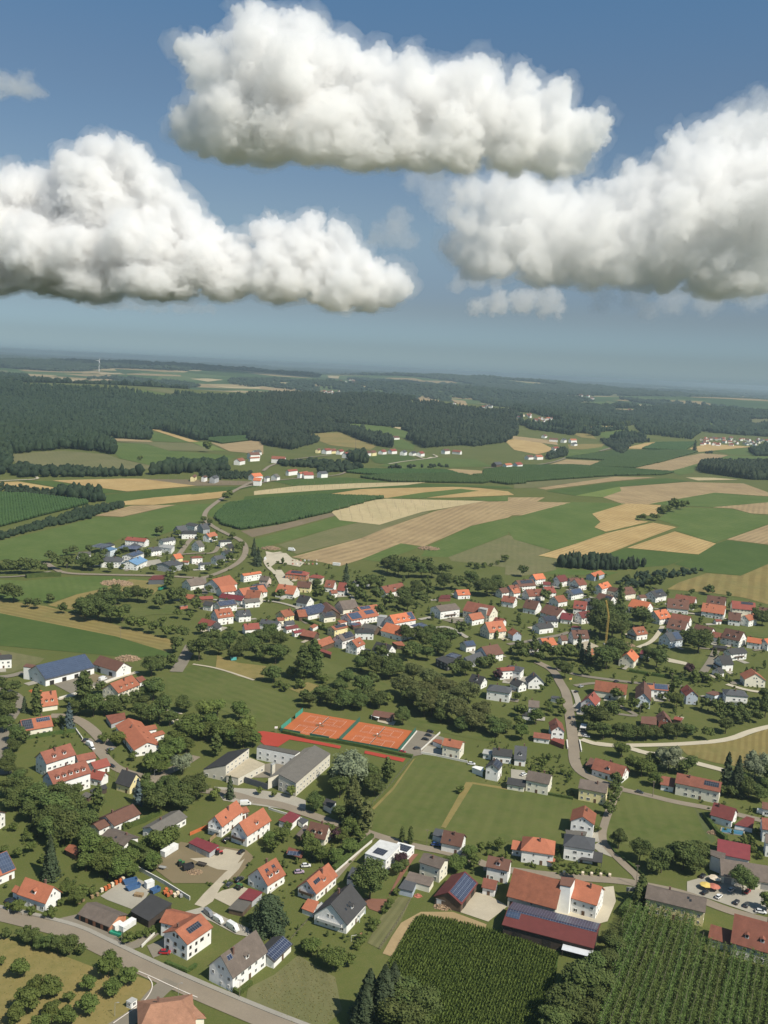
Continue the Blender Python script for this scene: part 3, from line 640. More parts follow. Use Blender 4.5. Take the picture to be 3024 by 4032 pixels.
yard('c',[(1130,120),(1270,80),(1400,80),(1680,150),(1720,330),(1560,330),(1300,240),(1130,185)],CONC)
yard('T',[(1510,298),(1659,330),(1840,392),(1560,530),(1470,545),(1345,515)],ASPH2)
yard('e',[(-260,330),(0,345),(200,375),(275,395),(340,420),(335,500),(150,470),(-200,420)],CONC,4)
yard('e',[(0,195),(110,175),(240,190),(130,270),(0,270)],ASPH2,4)
yard('b',[(705,230),(870,235),(1000,40),(1040,-20),(1075,-60),(1040,-60),(985,0),(890,190),(845,330),(755,300)],BRICKP,6, 'brick_path')
yard('g',[(510,720),(555,690),(620,760),(640,790),(560,760)],CONC)
yard('g',[(490,640),(560,600),(590,640),(560,690),(500,690)],CONC)
yard('g',[(-20,215),(70,225),(90,300),(-20,290)],CONC)
yard('h',[(300,500),(470,450),(640,430),(780,440),(680,480),(600,520),(480,560),(350,490)],ASPH2)
yard('h',[(500,470),(620,420),(700,450),(620,480)],DIRT,6)
yard('e',[(1130,60),(1230,90),(1240,120),(1090,110)],CONC)
yard('l',[(75,318),(140,330),(210,330),(250,365),(330,392),(300,420),(220,405),(150,390),(110,420),(95,400)],LIGHT,5)
yard('l',[(140,440),(180,440),(215,490),(260,530),(250,550),(190,530)],LIGHT,6)
yard('i',[(1230,70),(1340,50),(1400,100),(1300,90)],ASPH2)
yard('j',[(900,260),(1010,320),(1140,350),(1120,365),(1010,345)],LIGHT,6)
yard('k',[(930,385),(1040,370),(1060,395),(960,420),(900,415)],CONC)
yard('i',[(1640,440),(1790,440),(1790,500),(1620,480)],CONC)
# running track and sports lawn
yard('T',[(-20,330),(0,320),(88,308),(330,345),(560,397),(815,447),(800,472),(560,425),(330,387),(225,455),(95,437)],TRACKM,6, 'running_track')
yard('T',[(1035,490),(1415,566),(1390,597),(1030,516)],TRACKM,6, 'running_track')
# ---- tennis courts: solved corners of the play lines give the frame of the whole field
def court_frame(t_,o,a,b_):
 o=G(t_,*o)[:2]; a=G(t_,*a)[:2]; u=(a-o); L=np.linalg.norm(u); u /= L
 v=np.array([-u[1],u[0]])
 return o,u,v,L
TL=ground(np.array([[1110+650 * .1748,2790+165 * .1748],[1110+1450 * .1748,2790+300 * .1748],[1330+590 * .18686,2830+150 * .18686],[1330+1385 * .18686,2830+285 * .18686],
       [1110+370 * .1748,2790+400 * .1748]]))[:,:2]
cu=(TL[3]-TL[2]); cu /= np.linalg.norm(cu); cv=np.array([cu[1],-cu[0]])          # cu along the courts to the right, cv towards the camera
COURT_BLOCKS=[]
for k,(o,e_) in enumerate(((TL[0],TL[1]),(TL[2],TL[3]))):
 mid=(o+e_)/2; L=23.77; sep=17.0
 base=mid-cu*18.3-cv*3.8
 rect=[base,base+cu*36.6,base+cu*36.6+cv*35.5,base+cv*35.5]
 drape('tennis_court',rect,CLAY,7,12)
 mb=MB(); z=float(H(*mid))+.05+.022*7+.13
 def strip(a,b,wd=.11):
  a=np.asarray(a); b=np.asarray(b); d=(b-a)/np.linalg.norm(b-a); n=np.array([-d[1],d[0]])*wd/2
  q=[a-n,b-n,b+n,a+n]; mb.add([(p[0],p[1],z) for p in q],[(0,1,2,3)])
 for c in range(2):
  oc=mid-cu*L/2+cv*(c*sep)
  for off in (0,1.37,9.6,10.97): strip(oc+cv*off,oc+cu*L+cv*off)
  for s_ in (0,L): strip(oc+cu*s_,oc+cu*s_+cv*10.97)
  for s_ in (L/2-6.4,L/2+6.4): strip(oc+cu*s_+cv*1.37,oc+cu*s_+cv*9.6)
  strip(oc+cu*(L/2-6.4)+cv*5.485,oc+cu*(L/2+6.4)+cv*5.485)
 tag(link('court_lines',mb.mesh('court_lines',WHITEP)),kind='structure')
 COURT_BLOCKS.append((base,mid))

# ---------------------------------------------------------------- roads
def gl(t_,pts): return ground(src(t_,pts))[:,:2]
def road(t_,pts,wd,m=ASPH,lv=8,name='road'): return ribbon(name,gl(t_,pts),wd,m,lv)
def offset(line,d):
 L=np.asarray(line); T=np.gradient(L,axis=0); T /= np.linalg.norm(T,axis=1)[:,None]
 return L+np.stack([-T[:,1],T[:,0]],1)*d
R1=gl('a',[(-160,312),(-30,330),(230,392),(470,455),(620,530),(900,668),(1200,805),(1659,1000),(1990,1130)])
ribbon('road',R1,7.4,ASPH,8)
mb=MB()
def kerbed(line,off,wd,sgn):
 """raised pavement with kerb along a road"""
 L=offset(line,off)
 for _ in range(2):
  q=[L[0]]
  for a,b in zip(L[:-1],L[1:]): q+=[a * .75+b * .25,a * .25+b * .75]
  q.append(L[-1]); L=np.array(q)
 A=offset(L,-wd/2); B=offset(L,wd/2); m_=MB()
 for i in range(len(L)-1):
  q=[A[i],A[i+1],B[i+1],B[i]]
  if (q[1]-q[0])[0]*(q[2]-q[1])[1]-(q[1]-q[0])[1]*(q[2]-q[1])[0]<0: q=q[::-1]
  z=[float(H(*p)) for p in q]
  m_.slab([(p[0],p[1],zz+.36) for p,zz in zip(q,z)],.3)
 return tag(link('pavement',m_.mesh('pavement',PAVE)),kind='structure')
kerbed(R1,4.75,1.9,1)
road('a',[(1120,770),(1020,850),(965,925),(880,1000),(740,1085),(600,1180)],6.5,ASPH2,9)
road('a',[(800,540),(880,540),(960,490),(1010,450)],4.5,ASPH2,7, 'driveway')
road('e',[(780,640),(640,780),(520,915),(440,1010)],4.6,ASPH)
road('e',[(480,550),(600,590),(700,612),(790,645),(920,685),(1080,725),(1250,755),(1450,812),(1540,850)],5.0,ASPH)
road('c',[(-200,30),(60,55),(180,72),(450,98),(690,113),(860,145),(1130,200),(1330,285),(1500,340),(1750,400)],5.4,ASPH)
road('g',[(690,345),(640,440),(600,540),(570,650),(600,720),(700,820),(800,912)],3.8,ASPH)
road('g',[(800,912),(850,985)],4.0,ASPH)
road('g',[(690,345),(900,392),(1060,432),(1290,472),(1600,545),(1760,590)],5.0,ASPH)
road('j',[(150,345),(262,400),(300,480),(340,540),(352,620),(372,750),(388,860),(392,930)],6.6,ASPH)
road('g',[(390,60),(392,170),(440,240),(540,290),(700,345)],6.4,ASPH)
road('j',[(262,385),(420,432),(560,452),(780,480),(1000,500),(1100,500)],5.0,ASPH2)
road('j',[(1390,490),(1520,530),(1659,548),(1800,556)],4.6,LIGHT)
road('j',[(395,500),(520,480),(640,490)],4.0,ASPH2)
road('j',[(1230,420),(1280,350),(1320,270)],6.0,ASPH2)
road('j',[(810,250),(900,215),(950,150),(970,110)],4.0,LIGHT)
road('j',[(650,680),(830,705),(700,640),(640,600)],3.6,ASPH2)
road('j',[(-40,230),(70,215),(160,195),(300,170),(360,150)],5.0,ASPH2)
road('j',[(440,850),(560,890),(800,890),(1100,882),(1400,858),(1560,790),(1780,745)],5.0,LIGHT)
road('g',[(540,48),(750,75),(870,115),(1010,120),(1170,172),(1340,215),(1460,250)],5.5,LIGHT)
road('h',[(330,697),(430,697),(520,725),(600,785),(680,870),(720,912)],7.0,ASPH)
road('d',[(560,20),(640,85),(720,180),(800,230),(960,272),(1020,262),(1150,212),(1280,130)],6.0,ASPH)
road('d',[(960,272),(1020,290),(1300,352),(1500,372),(1660,420)],6.0,ASPH)
road('e',[(0,420),(150,440),(330,500),(480,552)],6.0,ASPH)
road('h',[(40,1080),(30,912),(20,790),(90,690),(145,610),(110,560),(40,530),(-60,520)],5.6,ASPH2)
road('h',[(-60,448),(60,440),(160,412)],6.0,ASPH2)
road('h',[(1150,410),(1195,340),(1250,235)],9.0,ASPH2)
road('h',[(380,590),(500,555),(620,510),(760,450),(900,410)],4.0,LIGHT)
road('k',[(300,395),(350,430),(420,465),(690,472),(1050,478),(1240,490),(1330,493),(1420,465),(1540,410),(1600,350),(1608,285),(1565,240),(1480,205),(1380,152),(1330,105),(1345,55),(1400,10),(1470,-40),(1560,-92),(1659,-140),(1760,-170)],6.5,ASPH)
road('k',[(-60,488),(60,488),(200,475),(330,450)],4.0,ASPH2)
road('k',[(1330,493),(1335,560),(1340,600)],5.0,ASPH2)
road('k',[(1170,340),(1215,280),(1240,245),(1290,225)],6.0,ASPH)
road('k',[(1180,340),(1290,330),(1400,335),(1430,280)],5.0,ASPH)
road('o',[(-100,905),(0,880),(100,855),(300,838),(470,825),(560,815),(600,797)],5.0,ASPH)
road('o',[(60,790),(110,750),(260,715),(460,690),(510,688)],6.0,ASPH)
road('o',[(1060,690),(1120,715),(1160,700)],6,LIGHT); road('o',[(1170,682),(1215,702),(880,745)],5,LIGHT)
road('q',[(-200,770),(0,762),(180,748),(335,705)],6,ASPH); road('q',[(560,660),(640,638),(700,620)],8,ASPH)
road('n',[(-60,860),(60,852),(260,845),(230,825)],4,LIGHT)
road('h',[(980,635),(1060,650),(1130,670),(1190,685)],1.6,LIGHT,name='path')
road('h',[(1128,750),(1130,722),(1190,725)],1.6,LIGHT,name='path')
road('h',[(1260,360),(1420,385),(1659,465)],2.2,GRAV,name='path')
road('l',[(185,540),(150,470),(90,420),(70,370),(110,335),(180,325)],5,LIGHT)
for t_,pts,wd in (('l',[(0,640),(140,645),(300,690),(420,745)],4),('i',[(640,240),(740,265),(800,300)],4),('i',[(1000,180),(1120,140),(1240,110),(1300,130),(1400,190)],4.5),('l',[(1080,765),(1200,742),(1370,762)],5),('m',[(560,640),(640,640),(715,680),(735,770)],4.5),('m',[(300,640),(440,600),(560,640)],4),('m',[(30,560),(150,540),(300,560)],4),('m',[(960,710),(1150,725),(1300,740),(1500,790)],4.5),('m',[(735,640),(760,615)],6),('j',[(390,530),(420,600),(430,690)],4),('i',[(250,110),(420,200),(520,245)],3.5),('l',[(440,560),(620,590),(660,640),(560,700)],3.5)):
 road(t_,pts,wd,CONC,7, 'lane')
# junction line and edge lines on the side road
def paint(t_,pts,wd): return ribbon('road_marking',gl(t_,pts),wd,WHITEP,11)
paint('a',[(900,708),(1000,750),(1130,812),(1290,882)],.35)
paint('a',[(965,745),(1000,790),(985,850),(930,920),(840,980),(740,1050)],.35)
# ---------------------------------------------------------------- buildings: materials
def roofmat(name,col,var=.2,metal=False):
 m,t,b=newmat('roof ' + name)
 tc=pos(t,space='obj')
 oi=t.nodes.new('ShaderNodeObjectInfo')
 n1=ramp(t,noise(t,tc,.35,5,.7),.3,.7); n2=ramp(t,noise(t,tc,2.2,4,.7),.35,.75)
 c=mixrgb(t,n1,tuple(q*(1-var) for q in col),tuple(q*(1+var) for q in col))
 k=t.nodes.new('ShaderNodeMath'); k.operation = 'MULTIPLY'; k.inputs[1].default_value=.12 if metal else .4
 t.links.new(n2,k.inputs[0]); c=mixrgb(t,k.outputs[0],c,tuple(.5*q+.012 for q in col))
 hs=t.nodes.new('ShaderNodeHueSaturation'); mr=t.nodes.new('ShaderNodeMapRange'); mr.inputs[3].default_value=.82; mr.inputs[4].default_value=1.15
 t.links.new(oi.outputs['Random'],mr.inputs[0]); t.links.new(mr.outputs[0],hs.inputs['Value']); t.links.new(c,hs.inputs['Color'])
 t.links.new(hs.outputs[0],b.inputs['Base Color'])
 # rows of tiles / metal ribs as relief
 wv=t.nodes.new('ShaderNodeTexWave'); wv.inputs['Scale'].default_value=.9 if not metal else .8; wv.bands_direction = 'Y' if not metal else 'X'
 t.links.new(tc,wv.inputs['Vector']); bp=t.nodes.new('ShaderNodeBump'); bp.inputs['Strength'].default_value=.35; bp.inputs['Distance'].default_value=.05
 t.links.new(wv.outputs['Fac'],bp.inputs['Height']); t.links.new(bp.outputs[0],b.inputs['Normal'])
 b.inputs['Roughness'].default_value=.55 if metal else .8; b.inputs['Specular IOR Level'].default_value=.3
 return m
RC=dict(orange=(.36,.125,.068),bright=(.50,.155,.072),red=(.24,.066,.048),darkred=(.155,.04,.036),brown=(.14,.068,.048),rust=(.28,.10,.055),oldred=(.22,.08,.052),
    grey=(.125,.115,.10),dark=(.048,.047,.048),slate=(.075,.078,.085),greybrown=(.145,.115,.095),lightgrey=(.36,.36,.34),cream=(.44,.38,.27),blue=(.13,.24,.38),
    metal=(.50,.52,.55),solar=(.06,.075,.11),white=(.68,.68,.66),mottled=(.36,.185,.115),wine=(.17,.034,.038))
RM = {k: roofmat(k,v,.22 if k in ('mottled', 'greybrown', 'oldred', 'rust') else .13,k in ('metal', 'wine', 'blue', 'lightgrey', 'white')) for k,v in RC.items()}
WC=dict(white=(.80,.79,.76),cream=(.74,.70,.58),yellow=(.76,.66,.36),concrete=(.60,.56,.47),wood=(.115,.08,.055),darkwood=(.06,.045,.036),grey=(.38,.39,.40),brick=(.46,.20,.11),
    black=(.045,.045,.047),bluegrey=(.42,.47,.54),redwood=(.20,.075,.055),orangeply=(.45,.2,.1),anthracite=(.10,.11,.125),rose=(.66,.50,.44),lightblue=(.62,.68,.74),lightgrey=(.6,.6,.58))
WM = {k: plain('wall ' + k,v,.85,.06 if k not in ('wood', 'darkwood', 'brick') else .25,.5,space='obj') for k,v in WC.items()}
FRAME=plain('window frame',(.72,.72,.70),.5,.03); DARKF=plain('dark window frame',(.09,.07,.055),.5,.05)
_g,_t,_b=newmat('window glass'); _b.inputs['Base Color'].default_value=(.022,.027,.033,1); _b.inputs['Roughness'].default_value=.12; GLASS=_g
DOORM=plain('door wood',(.13,.08,.05),.6,.2); GATEM=plain('garage door',(.30,.29,.27),.6,.1); DARKD=plain('barn door opening',(.03,.026,.022),.8,.2)
CHIM=plain('chimney brick',(.16,.09,.07),.9,.2,1.0,space='obj'); BALC=plain('balcony wood',(.10,.065,.045),.7,.2); BALW=plain('balcony pale',(.55,.55,.53),.7,.1)
def solarmat(name,a,line):
 m,t,b=newmat(name); br=t.nodes.new('ShaderNodeTexBrick'); br.offset=0; br.inputs['Scale'].default_value=1.0
 br.inputs['Brick Width'].default_value=1.05; br.inputs['Row Height'].default_value=1.65; br.inputs['Mortar Size'].default_value=.045
 br.inputs['Color1'].default_value=(*a,1); br.inputs['Color2'].default_value=(*[q*1.3 for q in a],1); br.inputs['Mortar'].default_value=(*line,1)
 t.links.new(pos(t,space='obj'),br.inputs['Vector']); t.links.new(br.outputs['Color'],b.inputs['Base Color'])
 b.inputs['Roughness'].default_value=.3; b.inputs['Specular IOR Level'].default_value=.35; return m
SOL=solarmat('solar panels',(.022,.030,.060),(.30,.33,.38)); SOLB=solarmat('blue solar panels',(.04,.056,.095),(.13,.16,.21)); SOLK=solarmat('black solar panels',(.022,.026,.038),(.17,.18,.20))

# ---------------------------------------------------------------- buildings: parts
def unit_window(frame):
 f=MB(); f.box(-.5,.5,-.05,.05,-.5,-.42); f.box(-.5,.5,-.05,.05,.42,.5); f.box(-.5,-.41,-.05,.05,-.42,.42); f.box(.41,.5,-.05,.05,-.42,.42); f.box(-.035,.035,-.045,.045,-.42,.42)
 p=MB(); p.box(-.41,.41,-.02,.02,-.42,.42)
 g=f.mesh('window',frame); f.box(-.41,.41,-.02,.02,-.42,.42,1); return g,p.mesh('pane',GLASS),f.mesh('window',[frame,GLASS])
WIN_W,PANE,WIN_WG=unit_window(FRAME); WIN_D,_,WIN_DG=unit_window(DARKF)
_dm=MB(); _dm.box(-.5,.5,-.05,.05,0,1); DOOR=_dm.mesh('door',DOORM); GATE=_dm.mesh('garage_door',GATEM); BARND=_dm.mesh('barn_door',DARKD)
HOUSES=[]; FOOT=[]
def put_window(root,x,y,z,rz,w_=1.15,h_=1.3,dark=False,pane=True):
 o=link('window',((WIN_D if dark else WIN_W) if pane else (WIN_DG if dark else WIN_WG)),root,(x,y,z),rz); o.scale=(w_,1.4,h_)
 if pane: link('pane',PANE,o)
 return o
def put_door(root,x,y,rz,kind='door',w_=1.2,h_=2.1):
 me = {'door': DOOR, 'garage_door': GATE, 'barn_door': BARND}[kind]
 o=link(kind,me,root,(x,y,0),rz); o.scale=(w_,1.3,h_); return o
def openings(root,r_,hw,hl,zt,storeys,Hr,tan,opt,px):
 """windows along all four walls"""
 nw=opt.get('win',1.0)
 if nw<=0: return
 pane=px>1.9
 dk=opt.get('dkf',False)
 for (sx,L,off,rz,gab) in ((0,hl,-hw,0,False),(0,hl,hw,math.pi,False),(1,hw,-hl,-math.pi/2,True),(1,hw,hl,math.pi/2,True)):
  n=max(1,int(2*L/(3.1/nw))); side=(off<0)
  for s_ in range(storeys):
   z=1.55+2.75*s_
   if z+.7>zt: continue
   for i in range(n):
    u=-L+(i+.5)*2*L/n+r_.uniform(-.25,.25)
    if r_.random()<.16: continue
    ww,hh=r_.choice(((1.1,1.3),(1.2,1.35),(.8,1.1),(1.8,1.35)))
    if gab: x,y=off+(.03 if off>0 else -.03),u
    else: x,y=u,off+(.03 if off>0 else -.03)
    if s_==0 and i==n // 2 and not gab and not opt.get('nodoor'):
     put_door(root,x,y,rz); continue
    put_window(root,x,y,z,rz,ww,hh,dk,pane)
  if gab and not opt.get('hip'):
   room=Hr-zt
   if room>2.2:
    z=zt+min(1.1,room*.28)
    for u in ((-.9,.9) if room>2.9 else (.0,)):
     put_window(root,off+(.03 if off>0 else -.03),u,z,rz,.95,1.2,dk,pane)
def solve(t_,r1,r2,e,He,pitch,dz=.0):
 p=src(t_,[r1,r2,e]); g=G(t_,(r1[0]+r2[0])/2,(r1[1]+r2[1])/2); z0=float(H(g[0],g[1])); tan=math.tan(R(pitch)); wd=4.5
 for _ in range(25):
  Hr=He+wd*tan
  A=at_z(p[:1],z0+Hr)[0]; B=at_z(p[1:2],z0+Hr)[0]; E=at_z(p[2:],z0+He)[0]
  t=(B-A)[:2]; L=np.linalg.norm(t); t=t/L; n=np.array([-t[1],t[0]]); d=float((E-A)[:2] @ n)
  if d<0: n=-n; d=-d
  wd=.5*wd+.5*min(max(d,2.0),13.0)
  c=(A+B)[:2]/2; z0=float(H(c[0],c[1]))+dz
 if t[0]*n[1]-t[1]*n[0]<0: t=-t
 # local x along t, local -y towards the given eave
 t=-t
 return c,z0,L,wd,He+wd*tan,math.atan2(t[1],t[0])
def gable_part(root,L,wd,He,Hr,wall,roof,hip=.0,th=.26,ov=.55,base=-1.2,cx=0,cy=0,name=('wall', 'roof'),near=False):
 ov=min(ov,wd*.2); hw=wd-ov; tan=(Hr-He)/wd
 hl=(L/2+hip*wd)-(ov if hip else min(.5,L*.08)); zt=He+ov*tan-th
 m=MB(); v=[(-hl,-hw),(hl,-hw),(hl,hw),(-hl,hw)]
 V=[(x+cx,y+cy,base) for x,y in v]+[(x+cx,y+cy,zt) for x,y in v]
 if hip: m.add(V,[(0,1,5,4),(1,2,6,5),(2,3,7,6),(3,0,4,7),(4,5,6,7),(3,2,1,0)])
 else:
  V+=[(-hl+cx,cy,Hr-th-.02),(hl+cx,cy,Hr-th-.02)]
  m.add(V,[(0,1,5,4),(2,3,7,6),(1,2,6,9,5),(3,0,4,8,7),(3,2,1,0),(4,5,9,8),(6,7,8,9)])
 wo=link(name[0],m.mesh(name[0],WM[wall]),root)
 m=MB(); l2=L/2
 if hip:
  le=l2+hip*wd
  top=[(-le,-wd,He),(le,-wd,He),(le,wd,He),(-le,wd,He),(-l2,0,Hr),(l2,0,Hr)]
  top=[(a+cx,b+cy,c) for a,b,c in top]; bot=[(a,b,c-th) for a,b,c in top[:4]]
  m.add(top+bot,[(0,1,5,4),(2,3,4,5),(1,2,5),(3,0,4),(0,6,7,1),(1,7,8,2),(2,8,9,3),(3,9,6,0),(9,8,7,6)])
 else:
  pr=[(-wd,He),(0,Hr),(wd,He),(wd-.02,He-th),(0,Hr-th*1.12),(-wd+.02,He-th)]
  for s_ in (-l2,l2): m.v+=[(s_+cx,y+cy,z) for y,z in pr]
  fs=[(0,1,7,6),(1,2,8,7),(2,3,9,8),(3,4,10,9),(4,5,11,10),(5,0,6,11)]
  fs=[f[::-1] for f in fs]+[(0,5,4,1),(1,4,3,2),(6,7,10,11),(7,8,9,10)]
  fs=[f for f in fs]; m.f+=[list(f) for f in fs]; m.m+=[0]*len(fs)
 me=m.mesh(name[1],RM[roof]); bm=bmesh.new(); bm.from_mesh(me); bmesh.ops.recalc_face_normals(bm,faces=bm.faces); bm.to_mesh(me); bm.free()
 ro=link(name[1],me,root)
 return wo,ro,hw,hl,zt,tan
def house(t_,r1,r2,e,He,wall,roof,label,pitch=38,cat='house',kind='house',group=None,**k):
 """gabled or hipped building measured from its ridge line and one eave"""
 He=He*(1.08 if kind != 'house' else 1.24)
 c,z0,L,wd,Hr,rz=solve(t_,r1,r2,e,He,pitch)
 if k.get('far'): L=min(max(L,9),27); wd=min(wd,6.5); Hr=He+wd*math.tan(R(pitch))
 r_=random.Random(len(HOUSES)*7+3); hip=k.get('hip',.0)
 root=thing(kind,label,cat,(c[0],c[1],z0),rz,group)
 wo,ro,hw,hl,zt,tan=gable_part(root,L,wd,He,Hr,wall,roof,hip)
 px=F_PX/3.94/max(100,np.hypot(np.hypot(*c),CAM_Z))        # render pixels per metre
 storeys=k.get('st',max(1,int((He+.6)/2.6)))
 if not k.get('far'): openings(root,r_,hw,hl,zt,storeys,Hr,tan,k,px)
 if k.get('gates'):
  n=k['gates']
  for i in range(n): put_door(root,-hl+(i+.5)*2*hl/n,-hw-.04,0,k.get('gate', 'garage_door'),min(3.2,2*hl/n*.6),min(He-.6,3.0))
 if k.get('chim',1 if kind == 'house' and not k.get('far') else 0):
  m=MB(); x=r_.uniform(-.3,.3)*L; y=wd*r_.choice((-.22,.22)); zt_=Hr+.75
  m.box(x - .35,x + .35,y - .35,y + .35,Hr-abs(y)*tan-.6,zt_); m.box(x - .42,x + .42,y - .42,y + .42,zt_,zt_ + .12)
  link('chimney',m.mesh('chimney',CHIM),ro)
 def on_roof(sgn,x0,x1,s0,s1,rise):
  """rectangle on a slope: x along the ridge, s down the slope 0..1"""
  pts=[]
  for x,s_ in ((x0,s1),(x1,s1),(x1,s0),(x0,s0)):
   y=sgn*wd*s_; pts.append((x,y,Hr-abs(y)*tan+rise))
  return pts if sgn<0 else pts[::-1]
 for (sgn,a,b,s0,s1,mt) in k.get('solar',()):
  q=on_roof(sgn,-L/2+a*L,-L/2+b*L,s0,s1,.2); n=(Vector(q[1])-Vector(q[0])).cross(Vector(q[3])-Vector(q[0])).normalized()
  # panel object in its own plane so that the module grid follows the slope
  X=(Vector(q[1])-Vector(q[0])).normalized(); Y=n.cross(X); m=MB(); o=Vector(q[0])
  lx=(Vector(q[1])-o).length; ly=(Vector(q[3])-o).length
  m.box(0,lx,0,ly,-.06,0)
  po=link('solar_panel',m.mesh('solar_panel',{'s': SOL, 'b': SOLB, 'k': SOLK}[mt]),ro)
  po.matrix_local=Matrix(((X.x,Y.x,n.x,o.x),(X.y,Y.y,n.y,o.y),(X.z,Y.z,n.z,o.z),(0,0,0,1)))
 for (sgn,n) in k.get('dorm',()):
  for i in range(n):
   x=-L/2+(i+1)*L/(n+1); dw=k.get('dw',.85); s_=.72; y=sgn*wd*s_; zb=Hr-wd*s_*tan; ztop=min(zb+1.5,Hr-.5); ya=.0
   yb=sgn*max(.06*wd,(Hr-ztop-.35)/tan if tan>.05 else 0)
   m=MB(); m.box(x-dw,x+dw,min(y,yb),max(y,yb),zb-.5,ztop)
   d=link('dormer',m.mesh('dormer',WM[k.get('dwall',wall)]),ro)
   m=MB(); pk=min(ztop+dw*.55,Hr + .1); y1=y+sgn*.25; pr=[(x-dw - .25,ztop - .1),(x,pk),(x+dw + .25,ztop - .1),(x+dw + .25,ztop - .25),(x,pk - .17),(x-dw - .25,ztop - .25)]
   yb2=sgn*max(.0,(Hr-pk)/tan*.9 if tan > .05 else 0)
   m.v+=[(a,y1,b) for a,b in pr]+[(a,yb2,b) for a,b in pr]
   f_=[[j,(j+1) % 6,6+(j+1) % 6,6+j] for j in range(6)]+[[0,5,4,1],[1,4,3,2],[6,7,10,11],[7,8,9,10]]
   m.f+=f_; m.m+=[0]*10
   link('dormer_roof',m.mesh('dormer_roof',RM[roof]),d)
   put_window(d,x,y+sgn*.03,(zb+ztop)/2 + .15,0 if sgn<0 else math.pi,dw*1.25,1.0,True,False)
 for (sgn,x,s_) in k.get('sky',()):                       # roof windows
  q=on_roof(sgn,x*L-L/2 - .45,x*L-L/2 + .45,s_,s_+1.1/(wd/math.cos(math.atan(tan))),.06); m=MB(); m.slab(q,.08)
  link('roof_window',m.mesh('roof_window',GLASS),ro)
 for side in k.get('balc',()):                              # balcony on a gable: -1 left end, 1 right end (local x)
  z=2.75 if He>4 else 2.7; wdt=hw*.75; x0=side*hl; x1=side*(hl+1.3)
  m=MB(); a,b=min(x0,x1),max(x0,x1); m.box(a,b,-wdt,wdt,z - .12,z)
  m.box(x1-side * .08 if side<0 else x1 - .08,x1 if side>0 else x1 + .08,-wdt,wdt,z,z + .95) if side>0 else m.box(x1,x1 + .08,-wdt,wdt,z,z + .95)
  m.box(a,b,-wdt,-wdt + .07,z + .002,z + .95); m.box(a,b,wdt - .07,wdt,z + .002,z + .95)
  link('balcony',m.mesh('balcony',BALC if k.get('bw',1) else BALW),root)
 for side in k.get('ebalc',()):                             # long balcony along an eave side
  y0=side*hw; y1=side*(hw+1.2); z=2.75; m=MB(); m.box(-hl * .6,hl * .6,min(y0,y1),max(y0,y1),z - .12,z); yy=y1 - .04*side
  m.box(-hl * .6,hl * .6,yy - .04,yy + .04,z,z + .95); link('balcony',m.mesh('balcony',BALC if k.get('bw',1) else BALW),root)
 for wg in k.get('wings',()):                               # further gabled blocks of the same building
  t2,a1,a2,e2,h2,p2=wg[:6]
  h2=h2*1.15; c2,z2,L2,w2,Hr2,rz2=solve(t2,a1,a2,e2,h2,p2)
  wr=link('wing',None,root); wr.matrix_parent_inverse=Matrix.Identity(4)
  cr,sr=math.cos(-rz),math.sin(-rz); dx,dy=c2[0]-c[0],c2[1]-c[1]
  wr.location=(dx*cr-dy*sr,dx*sr+dy*cr,z2-z0); wr.rotation_euler=(0,0,rz2-rz)
  w3,r3,hw2,hl2,zt2,tn2=gable_part(wr,L2,w2,h2,Hr2,wg[6] if len(wg)>6 else wall,wg[7] if len(wg)>7 else roof,wg[8] if len(wg)>8 else .0)
  for i in range(max(1,int(2*hl2/3.2))):
   for s_ in range(max(1,int((h2 + .6)/2.6))):
    u=-hl2+(i + .5)*2*hl2/max(1,int(2*hl2/3.2))
    put_window(w3,u,-hw2 - .03,1.5+2.75*s_,0,1.1,1.25,False,False)
  put_window(w3,-hl2 - .03,0,1.5,-math.pi/2,1.2,1.3,False,False); put_window(w3,hl2 + .03,0,1.5,math.pi/2,1.2,1.3,False,False)
  cc,ss=math.cos(rz2),math.sin(rz2)
  FOOT.append(np.array([[c2[0]+x*cc-y*ss,c2[1]+x*ss+y*cc] for x,y in ((-L2/2,-w2),(L2/2,-w2),(L2/2,w2),(-L2/2,w2))]))
 cc,ss=math.cos(rz),math.sin(rz); le=L/2+hip*wd
 FOOT.append(np.array([[c[0]+x*cc-y*ss,c[1]+x*ss+y*cc] for x,y in ((-le,-wd),(le,-wd),(le,wd),(-le,wd))]))
 HOUSES.append((label,c,round(L,1),round(wd,1),round(Hr,1),px))
 return root,dict(c=c,z0=z0,L=L,wd=wd,He=He,Hr=Hr,rz=rz,hw=hw,hl=hl,wall=wo,roof=ro)
